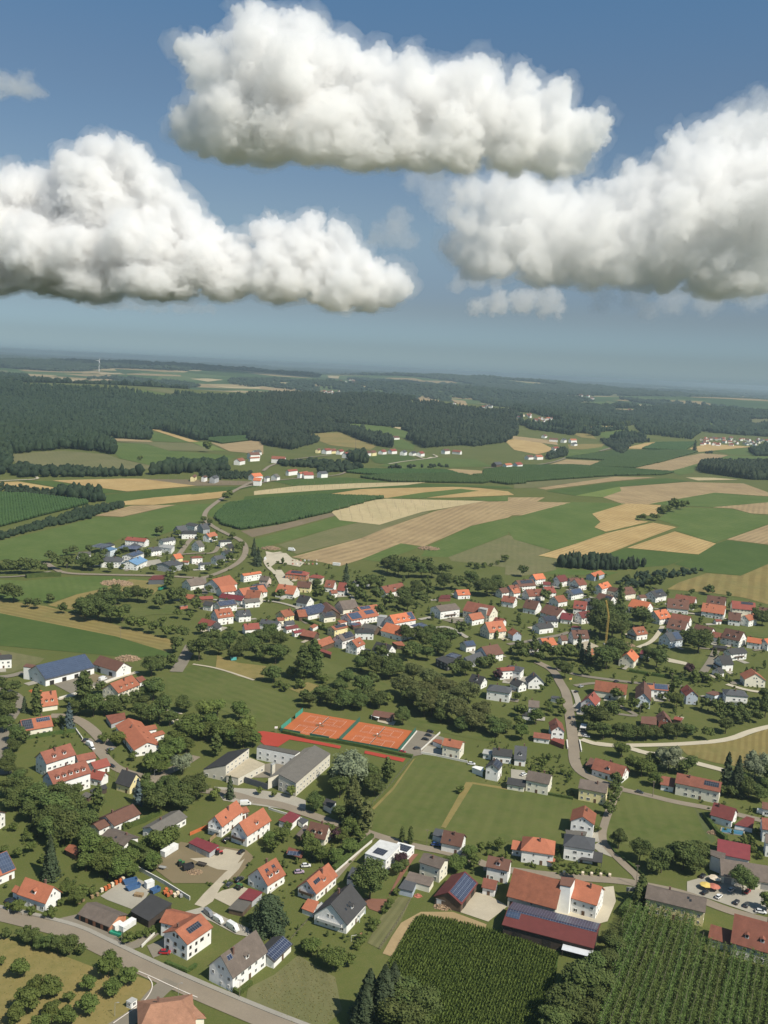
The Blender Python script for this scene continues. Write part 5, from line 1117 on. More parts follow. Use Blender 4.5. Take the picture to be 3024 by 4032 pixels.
LC=[
 ('l',(45,475),(105,482),(15,503),5, 'rose', 'greybrown', 'pale rose house with grey-brown roof below the gravel yard',35),
 ('l',(-10,533),(72,528),(0,567),4.6, 'white', 'slate', 'white house with dark solar roof left of the village lane',30,dict(solar=[(-1,.05,.95,.1,.8,'k')])),
 ('l',(-45,582),(50,590),(90,640),5.2, 'cream', 'rust', 'cream farm building with two brown garage doors in its gable',38,{}),
 ('l',(160,545),(282,560),(150,592),3.6, 'white', 'orange', 'house with long orange roof in front of the orange brick shell',38,dict(dorm=[(-1,1)])),
 ('l',(240,438),(330,446),(202,462),5.0, 'brick', 'red', 'unfinished orange brick building with red hipped roof and black solar panels',22,dict(hip=.6,solar=[(-1,.1,.9,.15,.7,'k')])),
 ('l',(390,468),(430,472),(368,487),5.2, 'cream', 'red', 'small cream house with red hipped roof right of the orange brick shell',24,dict(hip=.8)),
 ('l',(470,515),(532,521),(445,552),3.8, 'white', 'oldred', 'house with brown gables left of the tall dark spruce',40,dict(dorm=[(-1,1)])),
 ('l',(555,533),(606,538),(530,575),4.2, 'white', 'red', 'white gabled house with red roof in front of the tall dark spruce',40,{}),
 ('l',(652,506),(746,488),(640,532),4.4, 'grey', 'grey', 'grey gabled house with grey roof among trees',40,{}),
 ('l',(832,546),(966,520),(860,590),4.2, 'white', 'oldred', 'white gabled house with red roof standing alone among the trees',38,dict(dorm=[(-1,1)])),
 ('l',(1318,574),(1402,570),(1345,606),3.6, 'white', 'bright', 'white house with bright orange roof right of the dark red shed',40,dict(dorm=[(-1,1)])),
 ('l',(300,603),(372,616),(255,646),3.4, 'white', 'dark', 'white gabled house with dark roof in front of the brick shell',40,{}),
 ('l',(305,684),(442,655),(360,735),4.0, 'white', 'slate', 'barn with a whole slope of grey-blue solar panels in the village core',28,dict(solar=[(-1,.02,.98,.03,.96,'s')],win=.4)),
 ('l',(470,645),(510,690),(420,700),3.4, 'wood', 'brown', 'dark brown barn roof right of the solar barn in the village core',34,dict(win=0)),
 ('l',(555,640),(660,630),(565,700),4.4, 'cream', 'greybrown', 'big barn with grey-brown roof in the village core',36,dict(win=.4)),
 ('l',(672,680),(802,662),(690,706),4.2, 'cream', 'orange', 'orange roof with flat solar panels behind the blue solar house',28,dict(solar=[(-1,.1,.6,.1,.8,'s')])),
 ('l',(170,705),(236,690),(206,746),4.6, 'yellow', 'rust', 'yellow house with brown-orange roof at the left of the village core',36,{}),
 ('l',(440,716),(522,706),(468,748),3.8, 'cream', 'dark', 'cream gabled house with dark roof left of the blue solar house',36,dict(solar=[(-1,.2,.8,.15,.8,'k')])),
 ('l',(600,722),(785,690),(622,772),4.2, 'white', 'orange', 'long orange roofed house with large blue solar fields',30,dict(solar=[(-1,.05,.4,.1,.9,'b'),(-1,.6,.9,.1,.6,'b')])),
 ('i',(885,36),(1030,12),(872,100),5.2, 'white', 'bright', 'big white inn with bright orange roof, gabled dormers and a solar end',40,dict(dorm=[(-1,3)],dw=1.0,solar=[(-1,.75,.98,.05,.9,'b')])),
 ('i',(866,83),(1002,118),(836,140),4.2, 'white', 'bright', 'long white barn with plain bright orange roof in front of the inn',36,dict(win=.5)),
 ('i',(800,208),(905,232),(768,264),5.2, 'white', 'dark', 'white house with black roof and balcony on its right gable',38,dict(dorm=[(-1,1)],balc=[1])),
 ('i',(637,200),(692,178),(668,250),5.0, 'white', 'orange', 'white gabled house with orange roof and solar panels left of the black roofed house',40,dict(dorm=[(-1,1)])),
 ('i',(545,165),(632,140),(585,206),5.2, 'white', 'greybrown', 'white gabled house with brown roof and black solar panels',36,dict(solar=[(-1,.3,.95,.05,.8,'k')])),
 ('i',(392,210),(496,172),(430,248),3.8, 'wood', 'rust', 'timber barn with rusty brown roof at the lower village edge',36,dict(win=0)),
 ('i',(502,110),(592,90),(518,137),4.8, 'yellow', 'rust', 'yellow house with a flat orange solar roof',24,dict(solar=[(-1,.2,.95,.1,.7,'k')])),
 ('i',(690,120),(752,122),(648,150),4.6, 'white', 'dark', 'white house with dark hipped roof and terrace',22,dict(hip=.7)),
 ('i',(720,88),(812,108),(700,122),3.4, 'wood', 'grey', 'grey barn roof left of the big white inn',32,dict(win=0)),
 ('i',(50,60),(168,80),(30,88),4.0, 'white', 'slate', 'white gabled house with long slate roof at the left end of the core',36,{}),
 ('i',(200,112),(282,97),(215,132),3.0, 'white', 'darkred', 'dark red roof behind the orange-brown barn',34,{}),
 ('i',(255,140),(330,125),(270,155),3.0, 'white', 'wine', 'wine red roof left of the orange-brown barn',34,{}),
 ('i',(322,130),(412,146),(304,168),3.4, 'wood', 'oldred', 'orange-brown barn roof above the long hedge',34,dict(win=0)),
 ('h',(1398,2),(1505,-12),(1440,56),5.0, 'white', 'orange', 'white gabled house with orange roof and three dormers at the left village edge',40,dict(dorm=[(-1,3)])),
 ('h',(1320,55),(1412,76),(1300,92),3.6, 'white', 'red', 'red roof below the white house with three dormers',34,{}),
 ('h',(1388,100),(1425,80),(1405,135),3.4, 'white', 'dark', 'small white gable with dark roof right of the red roof',40,{}),
 ('h',(1590,92),(1690,86),(1600,132),3.6, 'white', 'red', 'red roofed house above the dark trees at the left village edge',36,{}),
 ('h',(1545,8),(1630,0),(1560,48),4.0, 'white', 'slate', 'white house with slate gabled roof right of the three dormers',40,dict(dorm=[(-1,1)])),
 ('k',(1385,498),(1500,470),(1410,565),4.8, 'white', 'orange', 'large farm with huge orange roof at the road bend',34,dict(wings=[('k',(1430,545),(1530,535),(1445,585),4.6,34, 'white', 'orange')])),
 ('k',(1580,463),(1700,445),(1560,482),5.4, 'white', 'bright', 'white block with bright red-orange roof right of the large orange farm',26,{}),
 ('k',(1560,560),(1720,535),(1572,608),4.4, 'white', 'orange', 'long orange farm roof in front of the white block',34,dict(solar=[(-1,.4,.7,.1,.6,'k')])),
 ('k',(1450,588),(1600,610),(1430,618),3.8, 'white', 'wine', 'long wine red metal roof in front of the large orange farm',26,{}),
 ('k',(1412,645),(1530,628),(1425,682),4.4, 'white', 'greybrown', 'white house with brown roof full of solar panels',32,dict(solar=[(-1,.05,.95,.1,.9,'s')],wings=[('k',(1340,640),(1400,650),(1345,670),4.0,30, 'white', 'dark')])),
 ('k',(1215,500),(1322,484),(1240,546),3.4, 'white', 'greybrown', 'white farmhouse with grey-brown roof left of the road junction',34,{}),
 ('k',(1215,595),(1270,600),(1210,625),3.0, 'wood', 'rust', 'rusty brown shed roof left of the wine red roofs',32,dict(win=0)),
 ('k',(1300,612),(1388,606),(1305,632),2.8, 'wood', 'red', 'small red shed roof below the road junction',26,dict(win=0)),
 ('k',(1590,630),(1690,620),(1600,655),4.0, 'white', 'grey', 'white house with grey-brown roof right of the wine red roof',34,{}),
 # commercial estate and new houses in the bend of the road
 ('k',(830,220),(962,232),(815,243),5.0, 'white', 'red', 'long white house with plain brown-red roof behind the estate',26,{}),
 ('k',(690,350),(772,352),(655,382),5.2, 'white', 'slate', 'white building with dark blue hipped roof at the front of the estate',24,dict(hip=.6)),
 ('k',(832,334),(907,308),(880,350),5.0, 'white', 'slate', 'white workshop with dark blue solar roof',20,dict(solar=[(-1,.05,.95,.1,.9,'b')])),
 ('k',(840,378),(912,347),(905,402),4.6, 'white', 'blue', 'white workshop with bright blue roof',22,dict(solar=[(1,.05,.95,.1,.9,'b')])),
 ('k',(965,293),(1036,283),(1000,316),4.4, 'white', 'slate', 'slate roofed house behind the blue workshop',26,{}),
 ('k',(1065,393),(1150,372),(1100,421),5.2, 'grey', 'slate', 'grey hall with low dark roof and one big gate',14,{}),
 ('k',(1050,236),(1132,222),(1062,256),4.6, 'white', 'slate', 'white house with slate roof right of the long red roof',32,{}),
 ('k',(1150,156),(1212,150),(1165,192),3.6, 'grey', 'slate', 'grey house with slate gable roof at the top of the estate',42,{}),
 ('k',(1205,180),(1266,180),(1185,202),5.0, 'white', 'dark', 'white villa with dark hipped roof at the top of the estate',22,dict(hip=.6)),
 ('k',(1305,150),(1352,146),(1312,180),4.4, 'grey', 'slate', 'dark grey house at the upper end of the estate',36,{}),
 ('k',(1345,200),(1402,188),(1380,222),4.8, 'white', 'orange', 'white gabled house with red-orange roof near the road bend',38,{}),
 ('k',(1275,262),(1312,256),(1322,290),4.4, 'white', 'grey', 'white gabled house with grey roof in the middle of the estate',42,{}),
 ('k',(1445,242),(1495,240),(1430,256),5.4, 'white', 'dark', 'white cube house with dark hipped roof by the road bend',20,dict(hip=.6)),
 ('k',(1475,272),(1512,262),(1500,300),4.6, 'yellow', 'dark', 'pale yellow gabled house with dark roof by the road bend',40,{}),
 ('k',(1460,312),(1502,304),(1490,335),4.6, 'white', 'dark', 'white gabled house with dark roof below the yellow one',38,{}),
 ('k',(1395,348),(1450,338),(1425,372),4.4, 'white', 'slate', 'white house with slate roof left of the road bend',36,{}),
 ('k',(1262,348),(1305,346),(1240,362),5.2, 'white', 'oldred', 'white cube house with brown-red hipped roof',20,dict(hip=.7)),
 ('k',(1130,340),(1178,332),(1150,368),4.6, 'yellow', 'bright', 'yellow house with bright orange gable roof in the estate',40,{}),
 ('k',(1300,392),(1372,386),(1280,408),4.6, 'white', 'slate', 'white house with slate roof at the front right of the estate',26,{}),
 # right hand estate
 ('m',(120,470),(188,463),(155,502),4.4, 'white', 'bright', 'white gabled house with bright orange roof at the upper left of the right estate',40,{}),
 ('m',(12,506),(122,498),(10,550),4.0, 'white', 'brown', 'white house with dark brown solar roof at the left of the right estate',36,dict(solar=[(-1,.2,.9,.1,.6,'k')])),
 ('m',(275,478),(332,468),(300,518),4.6, 'white', 'darkred', 'white gabled house with dark red roof in the top row',42,{}),
 ('m',(190,506),(240,510),(188,530),3.0, 'white', 'darkred', 'small dark red roof left of the dark red gable',36,{}),
 ('m',(395,498),(450,490),(430,540),4.6, 'white', 'oldred', 'white gabled house with brown roof and balcony in the top row',40,dict(balc=[-1])),
 ('m',(500,460),(566,440),(516,487),4.0, 'bluegrey', 'bright', 'blue-grey timber house with bright orange stepped roof at the top of the estate',28,{}),
 ('m',(550,530),(612,512),(572,566),5.2, 'white', 'bright', 'tall white gabled house with bright orange dormered roof',42,dict(dorm=[(-1,1)])),
 ('m',(75,570),(182,564),(95,614),3.8, 'white', 'oldred', 'white house with brown-red roof and gable balcony',38,dict(dorm=[(-1,1)])),
 ('m',(192,552),(257,548),(216,592),4.0, 'white', 'red', 'small red-brown roof right of the gable balcony house',38,{}),
 ('m',(350,570),(432,555),(370,606),4.0, 'white', 'slate', 'white gabled house with blue solar panels on its slate roof',38,dict(solar=[(-1,.2,.95,.1,.9,'b')])),
 ('m',(260,610),(322,600),(287,652),3.8, 'white', 'rust', 'house with orange-brown roof and white terrace',36,{}),
 ('m',(-20,562),(25,556),(0,592),4.0, 'white', 'orange', 'orange roof cut by trees at the left of the right estate',38,{}),
 ('m',(555,588),(652,610),(540,632),4.2, 'white', 'brown', 'long brown roof with solar panels left of the pair of dark cypresses',36,dict(solar=[(-1,.55,.95,.2,.8,'k')])),
 ('m',(692,556),(768,545),(722,602),4.2, 'cream', 'brown', 'cream gabled house with brown roof and roof windows above the cypresses',40,dict(sky=[(-1,.5,.4),(-1,.7,.4)],wings=[('m',(625,545),(695,560),(615,572),3.4,32, 'cream', 'brown')])),
 ('m',(460,634),(542,620),(472,672),3.6, 'cream', 'slate', 'house with slate and pale solar roof',36,dict(solar=[(-1,.55,.98,.1,.9,'s')])),
 ('m',(392,650),(478,660),(380,692),4.2, 'white', 'red', 'white house with red roof and two small dormers',38,dict(dorm=[(-1,2)])),
 ('m',(78,645),(165,660),(68,692),3.8, 'white', 'brown', 'white house with plain brown roof at the left of the estate',38,{}),
 ('m',(212,660),(325,692),(165,712),4.0, 'white', 'brown', 'big brown roof with a white terrace in the middle of the estate',36,{}),
 ('m',(312,715),(388,725),(300,757),3.2, 'white', 'wine', 'wine red garage roof left of the white gable with red roof',30,{}),
 ('m',(420,712),(492,703),(457,752),4.6, 'white', 'darkred', 'white gable with wine red roof and dormer near the crane',42,dict(dorm=[(-1,1)])),
 ('m',(180,740),(272,735),(202,778),4.6, 'white', 'dark', 'white house with black solar roof above the black chalet',30,dict(solar=[(-1,.1,.9,.1,.9,'k')])),
 ('m',(772,630),(892,655),(748,677),5.0, 'white', 'bright', 'long white house with plain bright orange roof right of the cypresses',36,{}),
 ('m',(892,575),(966,560),(932,617),4.4, 'white', 'dark', 'white gabled house with dark and red solar roof at the back',38,dict(dorm=[(-1,1)],solar=[(-1,.3,.9,.1,.5,'k')])),
 ('m',(1060,585),(1192,605),(1010,640),4.2, 'white', 'oldred', 'brown-red house with one big white dormer in the right back row',36,dict(dorm=[(-1,1)],dw=1.8)),
 ('m',(1000,640),(1142,655),(966,687),3.8, 'white', 'brown', 'white house with brown roof and two round dormers',38,dict(dorm=[(-1,2)])),
 ('m',(1262,620),(1385,637),(1230,667),4.2, 'white', 'brown', 'white gabled house with brown roof behind the orange-red house',38,dict(dorm=[(-1,2)])),
 ('m',(1232,668),(1383,690),(1215,712),4.2, 'white', 'orange', 'white house with orange-red roof and roof windows in the right row',36,dict(sky=[(-1,.2,.4),(-1,.5,.4)])),
 ('m',(1420,652),(1575,667),(1408,692),4.6, 'cream', 'red', 'cream house with red roof and black solar strip at the right',36,dict(solar=[(-1,.4,.9,.05,.35,'k')])),
 ('m',(1400,725),(1482,735),(1395,767),4.2, 'white', 'brown', 'brown roofed white house joined to a white gable at the right',36,{}),
 ('m',(1505,735),(1562,720),(1532,772),4.8, 'white', 'rust', 'tall white gable with rusty roof at the right',38,{}),
 ('m',(1600,690),(1720,705),(1590,722),4.2, 'white', 'brown', 'brown roofed house at the right edge of the village',36,{}),
 ('m',(912,705),(992,692),(952,762),4.2, 'white', 'bright', 'white house with bright orange cross gable roof below the long orange house',38,dict(dorm=[(-1,2)],dw=1.0)),
 ('j',(1032,35),(1155,57),(1012,72),4.6, 'white', 'oldred', 'upper white row house with red-brown roof beside the gravel lane',38,{}),
 ('j',(1012,75),(1135,97),(980,122),4.6, 'white', 'brown', 'lower white row house with brown roof and dormers beside the gravel lane',38,dict(dorm=[(-1,2)])),
 ('j',(1188,100),(1305,127),(1168,148),4.2, 'white', 'brown', 'white house with brown roof right of the row houses',38,dict(dorm=[(-1,1)])),
 ('j',(1380,135),(1502,162),(1355,187),4.6, 'white', 'brown', 'white house with brown roof, two dormers and solar collectors at the right',38,dict(dorm=[(-1,2)],wings=[('j',(1300,142),(1372,157),(1290,177),4.0,34, 'white', 'oldred')])),
 ('j',(1525,177),(1622,192),(1514,210),4.2, 'white', 'bright', 'orange roofed white house at the right edge',34,{}),
 ('j',(1632,190),(1720,178),(1662,227),4.8, 'white', 'bright', 'white gable with orange roof at the right edge',38,{}),
 ('j',(772,118),(846,108),(816,167),3.8, 'white', 'rust', 'white gabled house with rusty dormered roof in the trees right of the crane',40,dict(dorm=[(-1,2)],balc=[-1])),
 ('j',(985,152),(1072,140),(1030,207),4.8, 'lightblue', 'slate', 'pale gabled house with slate solar roof beside the gravel lane',40,dict(solar=[(-1,.5,.95,.1,.9,'b')])),
 ('j',(737,288),(770,255),(787,340),4.4, 'cream', 'bright', 'cream gabled house with bright orange roof below the building site',40,{}),
 ('j',(372,140),(478,140),(402,192),4.4, 'white', 'brown', 'white gabled house with brown roof left of the crane',40,dict(dorm=[(-1,2)])),
 ('j',(172,188),(257,182),(206,236),3.6, 'white', 'bright', 'low bright orange roof at the lane corner left of the crane',30,{}),
 ('j',(300,170),(342,168),(322,202),3.2, 'white', 'brown', 'small white gable with brown roof between orange and brown houses',38,{}),
 ('j',(142,92),(238,80),(170,127),3.8, 'white', 'dark', 'white chalet with black roof on the slope left of the crane',32,{}),
 ('j',(42,252),(62,250),(48,272),2.8, 'white', 'orange', 'tiny orange roofed hut at the lane corner',36,dict(chim=0)),
 ('j',(105,228),(165,236),(95,252),2.8, 'white', 'orange', 'small orange garage roof at the lane corner',26,dict(chim=0)),
 ('j',(1335,300),(1412,298),(1382,360),4.4, 'white', 'dark', 'lower chalet with black roof and dark wooden gable balconies',40,dict(balc=[1,-1])),
 ('j',(1392,256),(1502,245),(1432,292),4.4, 'white', 'dark', 'upper chalet with black solar roof and dark wooden balconies',36,dict(ebalc=[-1])),
 ('j',(1320,382),(1352,376),(1375,412),2.6, 'white', 'dark', 'small white hut with black roof below the chalets',36,dict(chim=0)),
 ('j',(1548,384),(1582,418),(1640,456),4.4, 'cream', 'rust', 'cream house with brown-red roof at the right edge by the gravel road',32,{}),
 ('j',(1412,520),(1482,526),(1374,556),5.8, 'white', 'slate', 'white villa with slate hipped roof and balconies by the gravel road',22,dict(hip=.7,ebalc=[-1],bw=0)),
 ('j',(1130,488),(1170,530),(1126,568),4.8, 'bluegrey', 'red', 'blue-grey gabled house with brown-red roof below the road',42,dict(chim=1)),
 ('j',(532,460),(742,490),(515,526),4.2, 'cream', 'rust', 'big barn with long rusty orange roof right of the bridge road',36,dict(win=.3)),
 ('j',(850,466),(848,545),(792,560),4.4, 'lightblue', 'brown', 'pale blue gabled house with steep brown roof',44,{}),
 ('j',(868,480),(1006,492),(866,518),4.8, 'white', 'orange', 'white house with orange roof mostly covered in blue solar panels',34,dict(solar=[(-1,.35,.98,.05,.9,'b'),(-1,.0,.3,.05,.3,'k')])),
 ('j',(486,574),(522,533),(548,612),4.4, 'white', 'red', 'white gabled house with brown-red roof right of the bridge road',42,{}),
 ('j',(470,622),(505,598),(540,642),3.0, 'white', 'brown', 'lower white gable with solar roof right of the bridge road',38,dict(solar=[(-1,.1,.9,.1,.9,'s')],chim=0)),
 ('j',(992,700),(974,658),(942,736),3.0, 'redwood', 'brown', 'dark red timber house with brown roof above the long hedge',42,{}),
 ('j',(95,590),(167,597),(78,634),5.0, 'white', 'greybrown', 'white house with grey-brown roof left of the bridge road',30,{}),
 ('j',(128,405),(150,432),(192,470),3.6, 'white', 'slate', 'white gabled house with slate roof left of the road junction',42,dict(balc=[1])),
 ('j',(-25,362),(35,372),(-30,395),5.2, 'white', 'slate', 'white house with flat slate roof at the left of the junction',20,dict(hip=.5)),
 ('j',(0,445),(62,470),(-10,490),3.2, 'white', 'dark', 'small white house with dark roof below the flat slate roof',38,{}),

 ('V',(440,110),(552,118),(430,152),4.0, 'yellow', 'brown', 'house with brown roof and yellow gable right of the orange brick shell',38,{}),
 ('V',(705,172),(757,168),(700,202),3.6, 'white', 'oldred', 'small brown-red roof below the house with brown gables',38,{}),
 ('V',(430,335),(502,330),(470,392),3.6, 'wood', 'rust', 'brown barn roof left of the solar barn in the village core',36,dict(win=0)),
 ('V',(268,398),(322,392),(262,426),3.0, 'cream', 'rust', 'small brown roof in front of the yellow house in the core',36,{}),
 ('V',(335,425),(407,418),(325,458),3.6, 'white', 'slate', 'white house with dark roof above the wine red roofs',36,{}),
 ('V',(520,628),(610,645),(515,655),2.6, 'wood', 'greybrown', 'dark lean-to roof below the timber barn at the village edge',20,dict(win=0,chim=0)),
 ('W',(95,172),(140,165),(120,200),4.2, 'white', 'brown', 'brown gabled house at the far left end of the right estate',38,{}),
 ('W',(150,155),(205,150),(160,190),4.2, 'white', 'oldred', 'red-brown house with dormer at the far left end of the right estate',38,dict(dorm=[(-1,1)])),
 ('W',(120,220),(195,232),(115,250),4.0, 'white', 'oldred', 'long red-brown roof above the dark trees left of the right estate',38,{}),
 ('W',(500,112),(555,108),(505,140),3.8, 'white', 'brown', 'brown roof left of the white gable with balcony in the top row',36,{}),
 ('W',(172,400),(205,420),(165,440),3.8, 'bluegrey', 'rust', 'small grey-blue house with brown roof beside the blue car',40,{}),
 ('W',(75,338),(130,350),(70,365),3.2, 'white', 'red', 'red-brown roof behind the cream house with gabled dormers',34,{}),
 ('W',(1350,352),(1385,350),(1355,365),2.6, 'white', 'red', 'small red roof on the lawn of the right estate',34,dict(chim=0)),
 ('W',(575,235),(620,228),(610,262),3.6, 'white', 'slate', 'slate roof with pale solar panels in the middle of the estate',34,dict(solar=[(-1,.3,.95,.1,.9,'b')])),
 ('W',(905,210),(945,208),(900,228),3.0, 'white', 'brown', 'small brown garage roof left of the black and red solar house',30,dict(chim=0)),
]
for it in LC:
 o=it[9] if len(it)>9 else {}
 barn = 'barn' in it[7] or 'shed' in it[7]
 v(it[0],it[1],it[2],it[3],it[4],it[5],it[6],it[7],it[8],cat='barn' if barn else 'house',kind='barn' if barn else 'house',**o)
fl=flat
fl('l',[(1205,625),(1222,602),(1282,600),(1285,622)],[3.2]*4, 'redwood', 'darkred', 'dark red timber shed left of the bright orange roofed house', 'shed', 'shed')
fl('i',[(805,45),(825,33),(872,38),(862,52)],[8.5]*4, 'grey', 'lightgrey', 'square grey tower at the left end of the big white inn', 'tower', 'tower',ov=.1)
fl('i',[(425,268),(440,255),(508,278),(503,296)],[3.2]*4, 'wood', 'red', 'timber shed with red sloping roof at the lower village edge', 'shed', 'shed')
fl('i',[(628,92),(690,75),(703,98),(650,112)],[3.0]*4, 'wood', 'red', 'red roofed shed with blue solar panels behind the dark hipped roof', 'shed', 'shed',solar=('b',.2,.95,.1,.9))
fl('i',[(362,110),(395,92),(420,103),(385,122)],[3.0]*4, 'white', 'orange', 'small bright orange roof above the long hedge', 'shed', 'shed')
fl('i',[(545,72),(600,60),(612,78),(565,90)],[3.4]*4, 'white', 'orange', 'orange roof behind the yellow solar house', 'shed', 'shed')
fl('i',[(900,212),(965,207),(990,238),(935,232)],[3.4]*4, 'wood', 'rust', 'rusty shed roof right of the black roofed house', 'shed', 'shed')
fl('i',[(700,275),(735,252),(768,265),(740,292)],[3.2]*4, 'white', 'dark', 'dark flat garage roof left of the black roofed house', 'garage', 'garage')
fl('i',[(1040,100),(1095,82),(1140,105),(1070,125)],[4.5,5.5,5.5,4.5], 'wood', 'slate', 'tilted blue solar roof among the trees right of the inn', 'shed', 'shed',solar=('b',.03,.97,.03,.97))
fl('k',[(505,345),(515,320),(595,318),(592,340)],[5.5]*4, 'white', 'grey', 'white building with grey single pitch roof at the left of the estate', 'building', 'building')
fl('k',[(650,275),(720,256),(752,275),(668,300)],[7.5]*4, 'cream', 'dark', 'cream hall with black solar roof in the estate', 'hall', 'hall',solar=('k',.05,.95,.1,.9))
fl('k',[(660,300),(720,285),(768,298),(720,312)],[7]*4, 'lightblue', 'blue', 'pale hall with light blue roof in the estate', 'hall', 'hall',win=.7)
fl('k',[(838,282),(880,260),(930,285),(890,306)],[4.0]*4, 'white', 'slate', 'canopy tilted full of solar panels in the estate', 'canopy', 'canopy',open_=True,solar=('b',.02,.98,.02,.98))
fl('k',[(1030,287),(1070,270),(1142,278),(1120,300)],[6]*4, 'white', 'lightgrey', 'white hall with pale flat roof in the estate', 'hall', 'hall',win=.6)
fl('k',[(1210,142),(1238,126),(1302,140),(1272,156)],[6.5]*4, 'white', 'dark', 'white cube house with dark flat roof at the top of the estate', 'house', 'house',win=.8)
fl('k',[(1188,385),(1200,376),(1238,378),(1230,390)],[2.8]*4, 'white', 'orange', 'small orange carport roof beside the yellow estate house', 'carport', 'carport')
fl('k',[(968,502),(1000,474),(1085,470),(1072,500)],[5.0,6.2,6.2,5.0], 'anthracite', 'darkred', 'dark grey shed with dark red roof standing below the estate road', 'shed', 'shed')
fl('j',[(820,290),(830,264),(898,270),(882,300)],[3.2]*4, 'white', 'wine', 'dark red flat garage roof right of the cream gabled house', 'garage', 'garage')
fl('j',[(400,225),(480,205),(555,240),(470,262)],[6.0]*4, 'brick', 'cream', 'unfinished house shell with scaffolding beside the crane', 'building', 'house_shell',win=.9)
fl('j',[(372,115),(385,104),(442,110),(430,122)],[3.0]*4, 'white', 'darkred', 'dark red garage roof above the brown gabled house', 'garage', 'garage')
fl('j',[(1295,245),(1305,232),(1395,238),(1390,255)],[3.0]*4, 'darkwood', 'dark', 'long dark carport left of the upper chalet', 'carport', 'carport')
fl('j',[(1250,545),(1300,530),(1372,545),(1312,562)],[4.5]*4, 'lightblue', 'brown', 'pale blue flat roofed house left of the slate villa', 'house', 'house',win=.7)
fl('j',[(828,742),(832,697),(932,700),(932,754)],[3.2,4.2,4.2,3.2], 'wood', 'brown', 'brown roofed shed above the long hedge', 'shed', 'shed')
fl('j',[(1040,715),(1050,697),(1105,708),(1090,725)],[2.8]*4, 'wood', 'red', 'small red roof right of the dark red timber house', 'shed', 'shed')
fl('j',[(52,690),(60,668),(132,672),(128,700)],[2.8]*4, 'white', 'dark', 'white garage with dark flat roof left of the bridge road', 'garage', 'garage')
fl('j',[(238,575),(250,562),(310,570),(300,590)],[2.8]*4, 'white', 'slate', 'small white garage with slate roof at the bridge road', 'garage', 'garage')
fl('j',[(430,770),(440,742),(475,748),(470,775)],[2.6]*4, 'white', 'white', 'white canopy beside the parked cars at the bridge road', 'canopy', 'canopy',open_=True)
